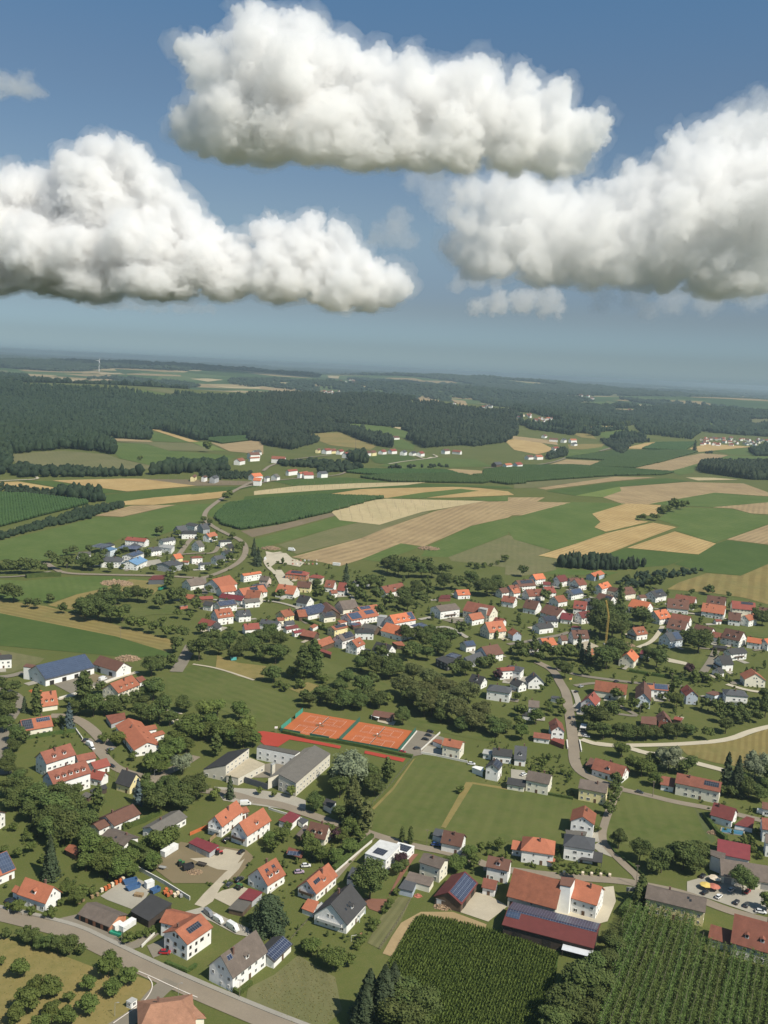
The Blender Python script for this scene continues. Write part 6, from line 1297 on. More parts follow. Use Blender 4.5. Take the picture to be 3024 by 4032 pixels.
# ---------------------------------------------------------------- hamlets in the distance
FH=[
 ('n',(1255,820),(1275,806),(1262,838), 'yellow', 'brown', 'yellow farmhouse in the valley beside the tree nursery'),('n',(1325,820),(1345,815),(1330,832), 'white', 'brown', 'small white farmhouse beside the yellow one'),
 ('n',(1385,820),(1415,812),(1395,838), 'grey', 'slate', 'grey barn right of the yellow farmhouse'),('n',(1640,812),(1700,806),(1625,835), 'white', 'bright', 'orange roofed barn beside the valley road'),
 ('n',(1540,705),(1590,695),(1560,728), 'white', 'oldred', 'red barn of the farm at the forest edge'),('n',(1625,650),(1690,648),(1620,665), 'white', 'brown', 'tall white farm building at the forest edge'),('n',(1620,695),(1700,690),(1620,705), 'white', 'orange', 'low orange barn at the forest edge farm'),
 ('o',(215,775),(280,768),(215,790), 'white', 'red', 'left red barn of the valley farm'),('o',(290,790),(350,782),(290,805), 'white', 'orange', 'front orange barn of the valley farm'),('o',(320,775),(385,775),(330,790), 'white', 'red', 'rear red barn of the valley farm'),('o',(425,782),(470,778),(445,800), 'white', 'slate', 'white house with slate roof right of the valley farm'),
 ('o',(0,812),(50,815),(-10,842), 'white', 'bright', 'white barn with orange roof at the valley road'),('o',(130,815),(152,812),(140,835), 'white', 'grey', 'small white house at the valley road'),('o',(75,815),(95,812),(80,830), 'white', 'slate', 'white garage at the valley road'),
 ('o',(110,672),(215,678),(110,692), 'white', 'oldred', 'long red farm roof left of the hamlet'),('o',(0,655),(35,650),(0,672), 'white', 'grey', 'tall white farm left of the hamlet'),
 ('o',(408,645),(430,636),(418,655), 'yellow', 'brown', 'yellow gable at the left end of the hamlet'),('o',(455,640),(495,635),(460,660), 'white', 'red', 'red roof in the left half of the hamlet'),('o',(490,645),(530,640),(500,660), 'yellow', 'oldred', 'yellow house in the left half of the hamlet'),('o',(545,650),(580,643),(552,665), 'white', 'red', 'red roofed barn in the left half of the hamlet'),('o',(590,665),(630,660),(600,685), 'white', 'red', 'white gable with red roof in the hamlet'),
 ('o',(640,655),(685,650),(650,672), 'cream', 'rust', 'cream house with rusty roof in the hamlet centre'),('o',(720,660),(750,656),(725,675), 'white', 'brown', 'white house in the hamlet centre'),('o',(755,658),(790,652),(765,672), 'yellow', 'brown', 'yellow house in the hamlet centre'),('o',(820,650),(860,643),(830,668), 'white', 'red', 'red roof in the right half of the hamlet'),('o',(880,645),(930,640),(890,662), 'white', 'red', 'wide red roof in the right half of the hamlet'),('o',(965,655),(990,648),(975,670), 'white', 'slate', 'white gable in the right half of the hamlet'),('o',(1025,660),(1050,655),(1030,675), 'white', 'dark', 'dark roofed white house in the right half of the hamlet'),
 ('o',(1060,655),(1118,645),(1075,682), 'white', 'red', 'white house with red roof at the right end of the hamlet'),('o',(1205,640),(1300,632),(1205,662), 'white', 'brown', 'long white farm on the right of the hamlet'),('o',(1300,640),(1355,645),(1300,660), 'white', 'oldred', 'red roofed end of the long white farm'),
 ('o',(785,540),(815,535),(795,555), 'white', 'brown', 'white farmhouse in the forest clearing'),('o',(820,535),(862,530),(830,560), 'white', 'slate', 'grey farm roof in the forest clearing'),('o',(900,550),(950,548),(910,570), 'white', 'brown', 'brown barn right in the forest clearing'),
 ('o',(1555,735),(1620,728),(1560,750), 'wood', 'slate', 'dark barn at the right of the valley'),('o',(1625,735),(1690,728),(1630,752), 'white', 'orange', 'orange roofed farm at the right of the valley'),
 ('q',(50,680),(150,672),(60,705), 'white', 'brown', 'long brown farm roof on the right'),('q',(130,675),(190,672),(150,700), 'white', 'orange', 'orange barn of the right farm'),('q',(5,725),(45,720),(20,750), 'white', 'red', 'white gabled house with red roof beside the right farm'),
 ('q',(180,560),(215,555),(185,575), 'white', 'brown', 'white house in the right hamlet'),('q',(220,560),(300,565),(225,580), 'white', 'brown', 'long brown roof in the right hamlet'),('q',(350,565),(420,565),(355,582), 'white', 'orange', 'orange roof in the right hamlet'),('q',(370,605),(415,600),(380,618), 'white', 'slate', 'white house below the orange roof of the right hamlet'),('q',(255,622),(285,620),(260,640), 'white', 'red', 'small red roofed house below the right hamlet'),('q',(310,582),(340,578),(315,592), 'white', 'slate', 'small white house in the middle of the right hamlet'),
]
for k_,(t_,a_,b_,e_,wl,rf,lb) in enumerate(FH):
 house(t_,a_,b_,e_,5.0+(k_ % 3) * .8,wl,rf,lb,36,far=True)
r_=random.Random(9)
def specks(t_,box,n,lab,grp,small=1.0):
 """the distant villages: houses of a few pixels"""
 for i in range(n):
  x,y=r_.uniform(box[0],box[2]),r_.uniform(box[1],box[3]); g=G(t_,x,y)
  L,wd,He=r_.uniform(9,17)*small,r_.uniform(4,6)*small,r_.uniform(4.5,7)*small
  root=thing('house',lab, 'house',(g[0],g[1],g[2] + .3),r_.uniform(0,3.14),grp)
  gable_part(root,L,wd,He,He+wd * .75,r_.choice(('white', 'white', 'cream')),r_.choice(('red', 'brown', 'oldred', 'orange', 'slate')))
  FOOT.append(np.array([[g[0]-8,g[1]-8],[g[0]+8,g[1]-8],[g[0]+8,g[1]+8],[g[0]-8,g[1]+8]]))
pv = {k: MB() for k in range(3)}
for P in FOOT:
 c=P.mean(0)
 if c[1]<560 or c[1]>1050: continue
 e=[P[(i+1) % 4]-P[i] for i in range(4)]; i=r_.randrange(4); m_=(P[i]+P[(i+1) % 4])/2; o_=m_-c; o_=o_/max(np.linalg.norm(o_),.1); t_=e[i]/max(np.linalg.norm(e[i]),.1); L_,D_=r_.uniform(3,8),r_.uniform(5,11)
 q=[m_-t_*L_/2-o_,m_+t_*L_/2-o_,m_+t_*L_/2+o_*D_,m_-t_*L_/2+o_*D_]; a_=sum(q[j][0]*q[(j+1) % 4][1]-q[(j+1) % 4][0]*q[j][1] for j in range(4)); q=q if a_>0 else q[::-1]; z_ = .30 + .004*(len(pv[0].f)+len(pv[1].f)+len(pv[2].f)) % .25
 pv[r_.choice((0,0,1,2))].add([(*x,float(H(*x))+z_) for x in q],[(0,1,2,3)])
for k,m_ in enumerate((CONC,ASPH2,GRAV)): tag(link('paved_yard',pv[k].mesh('paved_yard',m_)),kind='structure')
specks('q',(1215,580,1659,625),55, 'white house in the far village at the right edge of the fields', 'houses of the far village on the right')
specks('q',(20,415,120,445),8, 'white house strung along the left end of the far hillside road', 'houses along the far hillside road')
specks('q',(120,450,300,478),16, 'white house in the far hillside hamlet', 'houses of the far hillside hamlet')
specks('o',(1290,350,1330,368),3, 'tiny white house in the woods right of the tan clearing', 'tiny houses right of the tan clearing')
specks('o',(1480,370,1560,400),9, 'tiny white house in the far forest hamlet', 'houses of the far forest hamlet',1.3)
specks('q',(640,395,770,412),8, 'tiny white house in the far wooded valley', 'houses of the far wooded valley',1.3)
specks('o',(430,262,560,290),10, 'tiny white house in the distant village beyond the forest', 'houses of the distant village beyond the forest',1.5)
specks('n',(60,195,320,204),12, 'tiny white house in the distant village on the left', 'houses of the distant village on the left',1.8)
specks('o',(540,195,680,230),10, 'tiny pale house of the hazy village in the middle of the horizon', 'houses of the hazy village on the horizon',2.0)
specks('q',(380,295,520,330),10, 'tiny pale farm building on the hazy right hillside', 'buildings on the hazy right hillside',2.0)
# ---------------------------------------------------------------- trees
tr=np.random.default_rng(21)
LM=dict(broad=leaf_mat('broadleaf foliage',(.064,.090,.021),(.100,.124,.032),objvar=.34),dark=leaf_mat('dark foliage',(.054,.078,.022),(.090,.110,.032),objvar=.36),
    light=leaf_mat('light foliage',(.092,.120,.027),(.132,.156,.040),objvar=.25),willow=leaf_mat('silver willow foliage',(.120,.140,.080),(.168,.188,.112),objvar=.2),
    spruce=leaf_mat('spruce needles',(.040,.058,.029),(.059,.078,.037),objvar=.22),purple=leaf_mat('copper foliage',(.044,.022,.024),(.064,.030,.034),objvar=.2),
    poplar=leaf_mat('poplar foliage',(.072,.086,.027),(.112,.120,.043),objvar=.22),bluespruce=leaf_mat('blue spruce needles',(.056,.080,.084),(.088,.116,.120),objvar=.15))
BARK=plain('bark',(.085,.066,.05),.95,.3,2.0,space='obj'); BIRCH=plain('pale bark',(.35,.33,.29),.9,.3,2.0,space='obj')
def leaves(cen,nrm,size,rg):
 """quads centred on cen, facing roughly nrm"""
 n=len(cen); a=rg.normal(size=(n,3)); u=np.cross(nrm,a); u /= np.linalg.norm(u,axis=1)[:,None]+1e-9
 v=np.cross(nrm,u); v /= np.linalg.norm(v,axis=1)[:,None]+1e-9
 s_=size*rg.uniform(.6,1.35,(n,1)); t_=s_*rg.uniform(.55,1.0,(n,1))
 tip=nrm*s_*rg.uniform(-.25,.25,(n,1))
 Q=np.stack([cen-u*s_ * .5,cen-v*t_ * .5+tip,cen+u*s_ * .5,cen+v*t_ * .5+tip],1)
 return Q.reshape(-1,3),np.arange(n*4).reshape(-1,4)
def lobes_for(kind,rg):
 L=[]
 if kind in ('broad', 'round', 'orchard', 'bush', 'willow', 'purple'):
  z0 = {'broad': .55, 'round': .55, 'orchard': .56, 'bush': .45, 'willow': .58, 'purple': .52}[kind]
  n = {'broad': 13, 'round': 14, 'orchard': 9, 'bush': 7, 'willow': 14, 'purple': 9}[kind]
  W_ = {'broad': .36, 'round': .40, 'orchard': .42, 'bush': .52, 'willow': .40, 'purple': .36}[kind]; Hh = {'broad': .36, 'round': .40, 'orchard': .36, 'bush': .44, 'willow': .36, 'purple': .38}[kind]
  L.append((0,0,z0,W_ * .72,Hh * .78))
  for i in range(n):
   th=i*2.399+rg.uniform(-.4,.4); zz=rg.uniform(-.75,.95); rr=math.sqrt(max(0,1-zz*zz)) * .72
   s_=rg.uniform(.28,.50)*(.75 if kind == 'round' else 1)
   L.append((rr*math.cos(th)*W_,rr*math.sin(th)*W_,z0+zz*Hh * .70,W_*s_*1.15,Hh*s_*(1.0 if kind != 'willow' else 1.3)))
 elif kind in ('poplar', 'oval'):
  W_ = .17 if kind == 'poplar' else .23
  for i in range(16):
   f=i/15; z = .16 + .76*f; wv=W_*(math.sin(math.pi*(.18 + .76*f)) ** .7); th=i*2.4+rg.uniform(-.5,.5)
   L.append((math.cos(th)*wv * .5,math.sin(th)*wv * .5,z,wv*rg.uniform(.55,.85),.10*rg.uniform(.8,1.3)))
 return L
def tree_proto(kind,nleaf,leaf,seed):
 rg=np.random.default_rng(seed); VV,FF,n0=[],[],0
 bv,bf=ICO1
 if kind in ('spruce', 'cypress', 'yew'):
  W_ = {'spruce': .21, 'cypress': .15, 'yew': .30}[kind]
  n=nleaf; z=rg.uniform(.05,1.0,n)**(1.25); th=rg.uniform(0,6.283,n)
  lay = .12*np.sin(z*60+th*1.0) if kind == 'spruce' else 0
  prof=(1-z) ** .85 if kind == 'spruce' else (np.sin(np.pi*(.12 + .86*z)) ** .6 if kind == 'cypress' else np.sqrt(np.clip(1-(z*1.0)**2.2,0,1)))
  r_=W_*prof*(1+lay + .16*np.sin(th*5+z*9)+rg.uniform(-.28,.12,n))
  cen=np.stack([r_*np.cos(th),r_*np.sin(th),z],1); nr=np.stack([np.cos(th),np.sin(th),np.full(n,.9)],1)+rg.normal(0,.5,(n,3)); nr /= np.linalg.norm(nr,axis=1)[:,None]
  v,f=leaves(cen,nr,leaf,rg); VV.append(v); FF.append(f)
  k=9; zs=np.linspace(.05,.97,8); core=[]
  for zc in zs:
   pc=(1-zc) ** .85 if kind == 'spruce' else (math.sin(math.pi*(.12 + .86*zc)) ** .6 if kind == 'cypress' else math.sqrt(max(0,1-zc**2.2)))
   core.append([(W_*pc * .72*math.cos(6.283*j/k),W_*pc * .72*math.sin(6.283*j/k),zc) for j in range(k)])
  cv_=np.array(core).reshape(-1,3); cf=[(i*k+j,i*k+(j+1) % k,(i+1)*k+(j+1) % k,(i+1)*k+j) for i in range(7) for j in range(k)]
  VV.append(cv_); FF.append(np.array(cf)+len(v))
 else:
  lb=lobes_for(kind,rg); ar=np.array([l[3]*l[4] for l in lb]); cnt=np.maximum(6,(nleaf*ar/ar.sum()).astype(int)); off=0
  for (x,y,z,a,b),c in zip(lb,cnt):
   d=rg.normal(size=(c,3)); d[:,2]=np.where(d[:,2]<-.5,-d[:,2],d[:,2]); d /= np.linalg.norm(d,axis=1)[:,None]
   s_=rg.uniform(.80,1.10,(c,1)); cen=np.array([x,y,z])+d*np.array([a,a,b])*s_
   if kind == 'willow': cen[:,2]-=rg.uniform(0,.12,c)
   nr=d+np.array([0,0,.45])+rg.normal(0,.55,(c,3)); nr /= np.linalg.norm(nr,axis=1)[:,None]
   v,f=leaves(cen,nr,leaf,rg); VV.append(v); FF.append(f+off); off+=len(v)
  for (x,y,z,a,b) in lb:
   cv_=bv*np.array([a,a,b]) * .80*(1+rg.uniform(-.12,.12,(len(bv),1)))+np.array([x,y,z])
   VV.append(cv_); FF.append(np.column_stack([bf,bf[:,2:3]])+off); off+=len(cv_)
 V=np.vstack(VV); F=np.vstack(FF)
 return V,F
def crown_mesh(kind,mat,nleaf,leaf,seed):
 V,F=tree_proto(kind,nleaf,leaf,seed)
 me=bpy.data.meshes.new('crown'); fs=[list(dict.fromkeys(map(int,f))) for f in F]
 me.from_pydata(V.tolist(),[],fs); me.materials.append(LM[mat]); me.update(); return me
def trunk_mesh(kind,seed,bark):
 rg=random.Random(seed); m=MB(); r_ = .022 if kind not in ('poplar', 'oval') else .016
 top = .55 if kind not in ('spruce', 'cypress', 'yew') else .8
 p=Vector((0,0,-.04)); n=4
 for i in range(n):
  q=Vector((rg.uniform(-.012,.012),rg.uniform(-.012,.012),top*(i+1)/n)); m.tube(p,q,r_*(1 - .2*i),r_*(1 - .2*(i+1)),7); p=q
 if kind not in ('spruce', 'cypress', 'yew'):
  for i in range(5):
   a=i*1.257+rg.uniform(-.3,.3); z=rg.uniform(.2,.42); m.tube((0,0,z),(math.cos(a) * .2,math.sin(a) * .2,z + .24),r_ * .55,r_ * .2,5)
 return m.mesh('trunk',bark)
KINDS=dict(  # shape, leaf colour, leaf count, leaf size, height / width, trunk
 broad=('broad', 'broad',1500,.062,1.28),dark=('broad', 'dark',1500,.062,1.25),big=('broad', 'dark',2600,.046,1.35),round=('round', 'dark',2600,.046,1.12),light=('broad', 'light',1300,.066,1.2),
 orchard=('orchard', 'broad',1000,.085,1.0),bush=('bush', 'broad',700,.10,.9),lbush=('bush', 'light',650,.10,.9),willow=('willow', 'willow',2200,.05,1.2),weeping=('willow', 'light',2000,.055,1.2),poplar=('poplar', 'poplar',2200,.05,2.3),
 grove=('broad', 'poplar',2400,.05,1.3),oval=('oval', 'dark',1600,.058,1.9),spruce=('spruce', 'spruce',1900,.055,2.2),bigspruce=('spruce', 'spruce',4200,.036,1.9),cypress=('cypress', 'dark',1100,.05,3.0),yew=('yew', 'spruce',2400,.05,1.05),purple=('purple', 'purple',1100,.075,1.15),bluespruce=('spruce', 'bluespruce',1100,.07,1.9))
PROTO = {}
def proto(kind,i):
 if (kind,i) not in PROTO:
  sh,mt,n,lf,hw=KINDS[kind]; PROTO[(kind,i)]=(crown_mesh(sh,mt,n,lf,hash_(kind)+i*31),trunk_mesh(sh,i+5,BARK))
 return PROTO[(kind,i)]
def hash_(s_): return sum(ord(c)*(i+3) for i,c in enumerate(s_)) % 997
T=[]     # (tile, kind, label, group, [(x, y of the foot, crown width), ...])
def trees(t_,kind,lab,grp,pts): T.append((t_,kind,lab,grp,pts))
t=trees
t('a', 'orchard', 'rounded fruit tree scattered in the dry orange meadow at the bottom left', 'orchard trees in the dry meadow',[(130,745,130),(10,665,60),(235,850,110),(345,870,150),(175,985,180),(450,910,80),(575,840,105),(740,870,115),(330,1015,120),(570,995,140),(710,748,160),(835,805,130),(430,1070,140),(100,1060,120),(260,1120,130)])
t('a', 'dark', 'dense shrub tree in the belt along the lower edge of the main road', 'shrub belt along the main road',[(45,492,70),(140,512,90),(205,535,115),(262,560,100),(320,572,115),(378,588,125),(455,595,135),(530,598,70),(180,490,80)])
t('a', 'bush', 'garden bush along the picket fence of the left orange roofed house', 'bushes on the picket fence',[(330,355,90),(120,322,100),(205,330,70),(60,300,60),(395,275,60)])
t('a', 'broad', 'broad tree behind the builder\'s yard sheds on the left', 'trees behind the builder\'s yard',[(500,275,110),(435,215,110),(540,235,90),(600,215,60),(700,95,150),(780,110,160),(850,95,120),(560,50,130),(640,40,120)])
t('a', 'spruce', 'dark spruce standing on the lawn behind the left orange roofed house',None,[(332,105,110)])
t('a', 'bush', 'light bush beside the driveway of the builder\'s yard',None,[(840,522,90)]); t('a', 'bush', 'bush row beside the brown roofed white house', 'bushes beside the brown roofed white house',[(905,490,60),(960,475,70),(1000,455,60)])
t('a', 'dark', 'dark tree above the excavated yard', 'trees above the excavated yard',[(1000,45,110),(940,20,90)])
t('b', 'round', 'very large dense round dark tree beside the house with anthracite roof',None,[(755,232,245)])
t('b', 'yew', 'broad dark conifer standing alone on the lawn behind the vans',None,[(98,445,215)])
t('b', 'bigspruce', 'huge dark spruce in the clump at the bottom edge', 'huge spruces at the bottom edge',[(745,1030,230),(840,1060,270),(720,1090,200),(900,1000,220)])
t('b', 'big', 'huge broad dark tree in the clump at the bottom edge', 'huge broad trees at the bottom edge',[(940,1045,330),(1080,1075,280),(960,1130,320)])
t('b', 'broad', 'shrub tree at the corner of the tall dry grass meadow', 'shrub trees above the dry grass meadow',[(375,600,130),(440,650,90),(520,690,160),(625,672,80),(330,560,70)])
t('b', 'bush', 'bush in the hedge row left of the striped lawn', 'bushes left of the striped lawn',[(870,300,60),(850,330,50),(890,265,50),(790,420,80),(770,440,60),(710,510,75),(690,540,60),(665,560,60),(930,205,60),(985,215,70),(955,200,50)])
t('b', 'dark', 'dark shrub beside the modern white flat roofed house', 'shrubs beside the modern flat roofed house',[(935,75,100),(980,50,70)])
t('c', 'dark', 'dark bushy tree in the clump between maize and hop field', 'trees between maize and hop field',[(640,605,150),(590,700,160),(500,770,200),(560,850,190),(430,900,260),(330,1045,250),(480,1060,170),(620,520,110),(380,800,150),(540,960,170),(250,1120,220)])
t('c', 'cypress', 'slim conifer hedge tree above the hop rows', 'conifers above the hop rows',[(825,255,60),(800,280,50),(845,240,45)])
t('c', 'round', 'dense round tree in the middle of the pale car park',None,[(1490,200,185)]); t('c', 'light', 'yellow-green tree at the right edge of the car park',None,[(1645,310,110)])
t('c', 'broad', 'small round tree beside the row of wooden planters',None,[(380,95,90)])
t('d', 'dark', 'dark broad tree in the dense wood round the apartment houses', 'wood round the apartment houses',[(55,250,120),(110,330,120),(60,400,140),(150,445,190),(240,490,190),(100,480,160),(390,445,160),(500,405,90),(350,560,210),(480,530,190),(560,610,160),(300,625,190),(420,705,230),(330,700,180),(560,705,130),(460,620,180),(390,620,180),(130,300,110),(60,180,100),(90,100,100),(200,560,150)])
t('d', 'oval', 'tall pointed green tree left of the pale yellow house',None,[(640,490,85)]); t('d', 'spruce', 'dark spruce on the left lawn below the timber hut',None,[(330,918,115)])
t('d', 'orchard', 'small fruit tree on the left lawn', 'fruit trees on the left lawn',[(200,762,80),(115,795,70),(345,752,80),(205,690,60),(90,620,60),(30,770,60)])
t('d', 'broad', 'tree in the belt below the long clipped hedge', 'trees below the long clipped hedge',[(600,800,170),(720,840,160),(820,895,180),(640,870,130),(740,900,130),(1000,880,125),(690,770,120),(560,760,110)])
t('d', 'bluespruce', 'pale blue spruce below the pale yellow house',None,[(902,445,75)])
t('d', 'dark', 'dark tree in the grove right of the pale yellow house', 'grove right of the pale yellow house',[(960,390,110),(1020,510,180),(1090,440,160),(1190,480,180),(1060,360,110),(950,330,80),(1140,380,130),(980,460,110),(930,380,80)])
t('d', 'big', 'largest dark spreading tree opposite the school',None,[(1280,415,190)])
t('d', 'willow', 'pale grey leaved tree at the street corner opposite the school',None,[(1190,250,140)])
t('d', 'broad', 'green tree on the bank below the kindergarten', 'trees below the kindergarten',[(1000,215,130),(1080,185,140),(1150,140,140),(1040,252,100),(970,240,90),(1220,110,110),(870,160,60),(1100,110,120)])
t('d', 'oval', 'single pointed tree on the lawn left of the school hall',None,[(1410,132,75)]); t('d', 'spruce', 'dark spruce beside the school street',None,[(1500,405,65)])
t('d', 'light', 'small street tree beside the playground sand pit',None,[(1405,420,80)])
t('d', 'bush', 'shrub in the row between the two bungalows', 'shrubs between the bungalows',[(1040,750,180),(1120,700,130),(960,740,110),(850,570,70),(830,600,60),(1000,720,120)])
t('e', 'willow', 'tall silver grey tree right of the main school block',None,[(620,350,250)])
t('e', 'dark', 'dark tree in the tall row between school and meadow', 'tall trees between school and meadow',[(560,400,160),(600,640,110),(560,560,130),(690,600,120),(520,300,90)])
t('e', 'poplar', 'tall slender birch-like tree between school and meadow', 'slender trees between school and meadow',[(640,548,100),(725,648,90),(670,600,80)])
t('e', 'dark', 'dark tree on the sports lawn beside the meadow fence', 'dark trees on the sports lawn',[(790,385,150),(750,300,130),(720,350,120)]); t('e', 'oval', 'pointed dark tree at the edge of the sports lawn',None,[(870,300,80)])
t('e', 'round', 'dense round street tree in front of the main school block',None,[(395,495,125)])
t('e', 'light', 'small young street tree along the school street', 'young street trees at the school',[(240,397,70),(130,400,45),(35,382,50)])
t('e', 'purple', 'dark purple leaved tree beside the steep brown roofed house',None,[(540,692,95)]); t('e', 'purple', 'dark purple tree beside the lower white flat roofed block',None,[(960,858,100)])
t('e', 'broad', 'garden tree in the thick greenery round the steep brown roofed house', 'trees round the steep brown roofed house',[(630,650,130),(180,690,110),(100,710,100),(380,795,130),(440,830,110),(530,840,110),(620,770,120),(300,800,90),(490,640,70),(220,620,60),(350,720,90),(570,700,100),(690,690,80),(130,760,90)])
t('e', 'cypress', 'small pointed conifer at the meadow corner', 'small conifers at the meadow corner',[(1020,702,36),(966,690,32)])
t('e', 'bush', 'single bush in the dry strip between the meadows',None,[(1350,372,60)])
t('e', 'broad', 'garden tree right of the brown roofed house at the meadow edge', 'garden trees at the lower meadow edge',[(1405,795,100),(1480,755,60),(1600,745,75),(1320,885,130),(1300,742,50),(1540,740,50),(1260,880,90),(1430,860,90)])
t('g', 'broad', 'tree on the bank of the gravel road behind the wide red roof', 'trees behind the wide red roof',[(700,135,110),(830,262,140),(760,220,90),(920,325,100),(890,260,80),(960,300,80)])
t('g', 'willow', 'silver willow beside the gravel road',None,[(1005,225,175)]); t('g', 'dark', 'dark tree beside the silver willow', 'dark trees beside the silver willow',[(900,205,105),(1130,245,135),(1080,250,90)])
t('g', 'round', 'clipped round street tree beside the pale yellow house', 'row of round street trees',[(665,335,95),(660,400,95),(645,460,95),(620,520,95)])
t('g', 'round', 'dense round tree at the lower left of the right meadow', 'two dense round meadow trees',[(680,735,120),(820,815,155)])
t('g', 'dark', 'dark tree in the belt below the right meadow', 'belt below the right meadow',[(960,890,160),(1100,870,200),(1200,830,150),(1030,820,110),(1180,900,150),(900,900,100),(1240,780,80)])
t('g', 'willow', 'tall silver tree at the right edge above the solar roofed long house',None,[(1570,285,170)]); t('g', 'spruce', 'dark spruce left of the tall silver tree', 'dark spruces at the right edge',[(1450,385,120),(1385,330,100)])
t('g', 'dark', 'dark tree below the tall silver tree', 'dark trees below the tall silver tree',[(1530,405,140),(1600,425,120),(1660,300,130),(1640,390,120),(1480,340,110),(1420,400,80),(1370,390,70)])
t('g', 'bush', 'round garden bush in the row above the cream house', 'round bushes above the cream house',[(130,220,45),(180,232,42),(245,243,48),(315,248,48),(190,190,60),(225,150,48),(80,175,40),(370,262,50)])
t('g', 'oval', 'dark oval conifer in front of the orange hipped house',None,[(145,838,55)])
t('g', 'bush', 'garden bush round the slate hipped house', 'bushes round the slate hipped house',[(540,625,60),(560,405,60),(590,400,50),(290,820,40),(285,760,40),(95,362,35),(500,410,40),(380,380,40),(270,870,60)])
t('g', 'bush', 'garden bush beside the swimming pool', 'bushes beside the swimming pool',[(1540,695,65),(1500,700,50),(1590,640,50),(1560,760,60),(1600,800,60)])
t('g', 'dark', 'tree below the ribbed red barn',None,[(1480,925,180)])
t('h', 'dark', 'dark tree of the row along the left road', 'trees along the left road',[(60,645,130),(40,725,150),(30,800,120),(110,870,125),(95,560,90),(40,570,90),(20,500,60),(160,880,90)])
t('h', 'cypress', 'yellow-green pointed conifer beside the steep orange roof',None,[(240,690,62)]); t('h', 'spruce', 'small dark conifer beside the left road',None,[(160,672,45)])
t('h', 'oval', 'tall dark tree in front of the solar barn yard',None,[(550,610,105)])
t('h', 'dark', 'dark tree in the grove below the cream farmhouse', 'grove below the cream farmhouse',[(450,645,75),(500,690,110),(610,700,155),(730,690,140),(810,655,95),(660,555,80),(560,690,100),(680,690,110),(770,690,90)])
t('h', 'bluespruce', 'blue spruce at the street bend',None,[(452,785,75)]); t('h', 'bush', 'bush at the street bend', 'bushes at the street bend',[(400,755,80),(350,752,50),(680,872,80)])
t('h', 'light', 'bright green tree in front of the kindergarten',None,[(770,892,105)])
t('h', 'round', 'dense tree of the pair beside the grey bridge road', 'dense trees beside the grey bridge road',[(990,435,135),(1045,400,100),(1120,388,90)])
t('h', 'dark', 'large dark tree in the park left of the willows', 'park trees left of the willows',[(1000,595,170),(1060,635,80),(920,665,120),(910,730,130),(1040,745,180),(960,760,120),(1200,672,115),(1110,760,110),(880,610,80)])
t('h', 'weeping', 'weeping willow in the park meadow', 'weeping willows in the park',[(1340,745,140),(1500,835,130),(1620,810,120),(1420,700,110)])
t('h', 'broad', 'broad tree in the thick wood above the school', 'wood above the school',[(1240,785,115),(1560,725,130),(1250,880,200),(1150,910,130),(1590,905,140),(1440,870,150),(1340,850,130),(1380,800,120),(1180,830,110),(1650,900,120),(1530,890,120)])
t('h', 'dark', 'dark tree of the stream belt left of the village', 'stream belt left of the village',[(1150,285,95),(1300,335,160),(1190,205,90),(1430,295,110),(1500,255,120),(1580,305,125),(1640,265,120),(1350,235,105),(1320,165,80),(1260,300,90),(1400,220,90),(1540,330,110)])
t('h', 'broad', 'tree of the diagonal row along the big left maize field', 'diagonal tree row along the maize field',[(540,45,90),(620,65,100),(700,75,105),(780,92,100),(850,132,80),(930,142,85),(1000,160,80),(1080,185,80),(1130,165,60),(1060,110,60),(1160,60,60),(1240,70,60)])
t('i', 'dark', 'dark tree of the belt below the village on the left', 'left belt below the village',[(40,245,130),(100,215,125),(170,255,120),(60,335,125),(140,355,135),(190,335,95),(130,475,110),(20,330,100),(80,470,80)])
t('i', 'oval', 'tall narrow tree in the meadow below the village', 'tall narrow trees below the village',[(320,465,110),(392,445,115),(360,420,90)]); t('i', 'weeping', 'weeping willow in the meadow below the village',None,[(240,445,80)])
t('i', 'bush', 'bush at the edge of the dry patch', 'bushes at the dry patch',[(450,485,75),(200,535,70),(300,515,80),(160,510,60),(420,460,50)])
t('i', 'dark', 'dark tree in the thick row behind the tennis courts', 'row behind the tennis courts',[(360,645,115),(330,610,90),(430,605,120),(500,635,115),(580,655,130),(640,645,105),(600,515,130),(700,565,140),(760,625,130),(820,645,120),(780,505,95),(550,560,110),(660,620,110),(700,660,110),(470,590,90)])
t('i', 'light', 'pale green tree at the end of the row behind the tennis courts',None,[(872,625,75)])
t('i', 'round', 'tree beside the tennis clubhouse',None,[(970,755,115)])
t('i', 'dark', 'dark tree of the middle belt between village and poplars', 'middle belt between village and poplars',[(700,405,110),(800,435,135),(880,455,135),(830,335,100),(760,372,95),(940,435,115),(720,350,80),(900,390,110),(850,400,100)])
t('i', 'grove', 'huge olive green tree in the grove right of the tennis courts', 'olive green grove right of the tennis courts',[(960,570,150),(1040,610,160),(1080,665,170),(1160,700,160),(1260,710,170),(1330,750,170),(1420,790,170),(1480,730,140),(1150,530,160),(1240,590,160),(1400,610,150),(1040,480,140),(1320,640,160),(1120,600,150),(1200,660,150)])
t('i', 'dark', 'dark tree at the foot of the poplar grove', 'trees at the foot of the poplar grove',[(1110,705,120),(1220,740,110),(1360,800,110),(1580,830,130),(1640,805,110),(1530,790,100),(1000,620,100)])
t('i', 'dark', 'dark tree in the belt below the big white inn', 'belt below the big white inn',[(1000,205,115),(1100,265,130),(1200,275,130),(1150,205,105),(1280,235,115),(1050,315,125),(1130,335,105),(1000,335,95),(1240,305,105),(1350,175,90),(1230,220,100),(1080,200,90)])
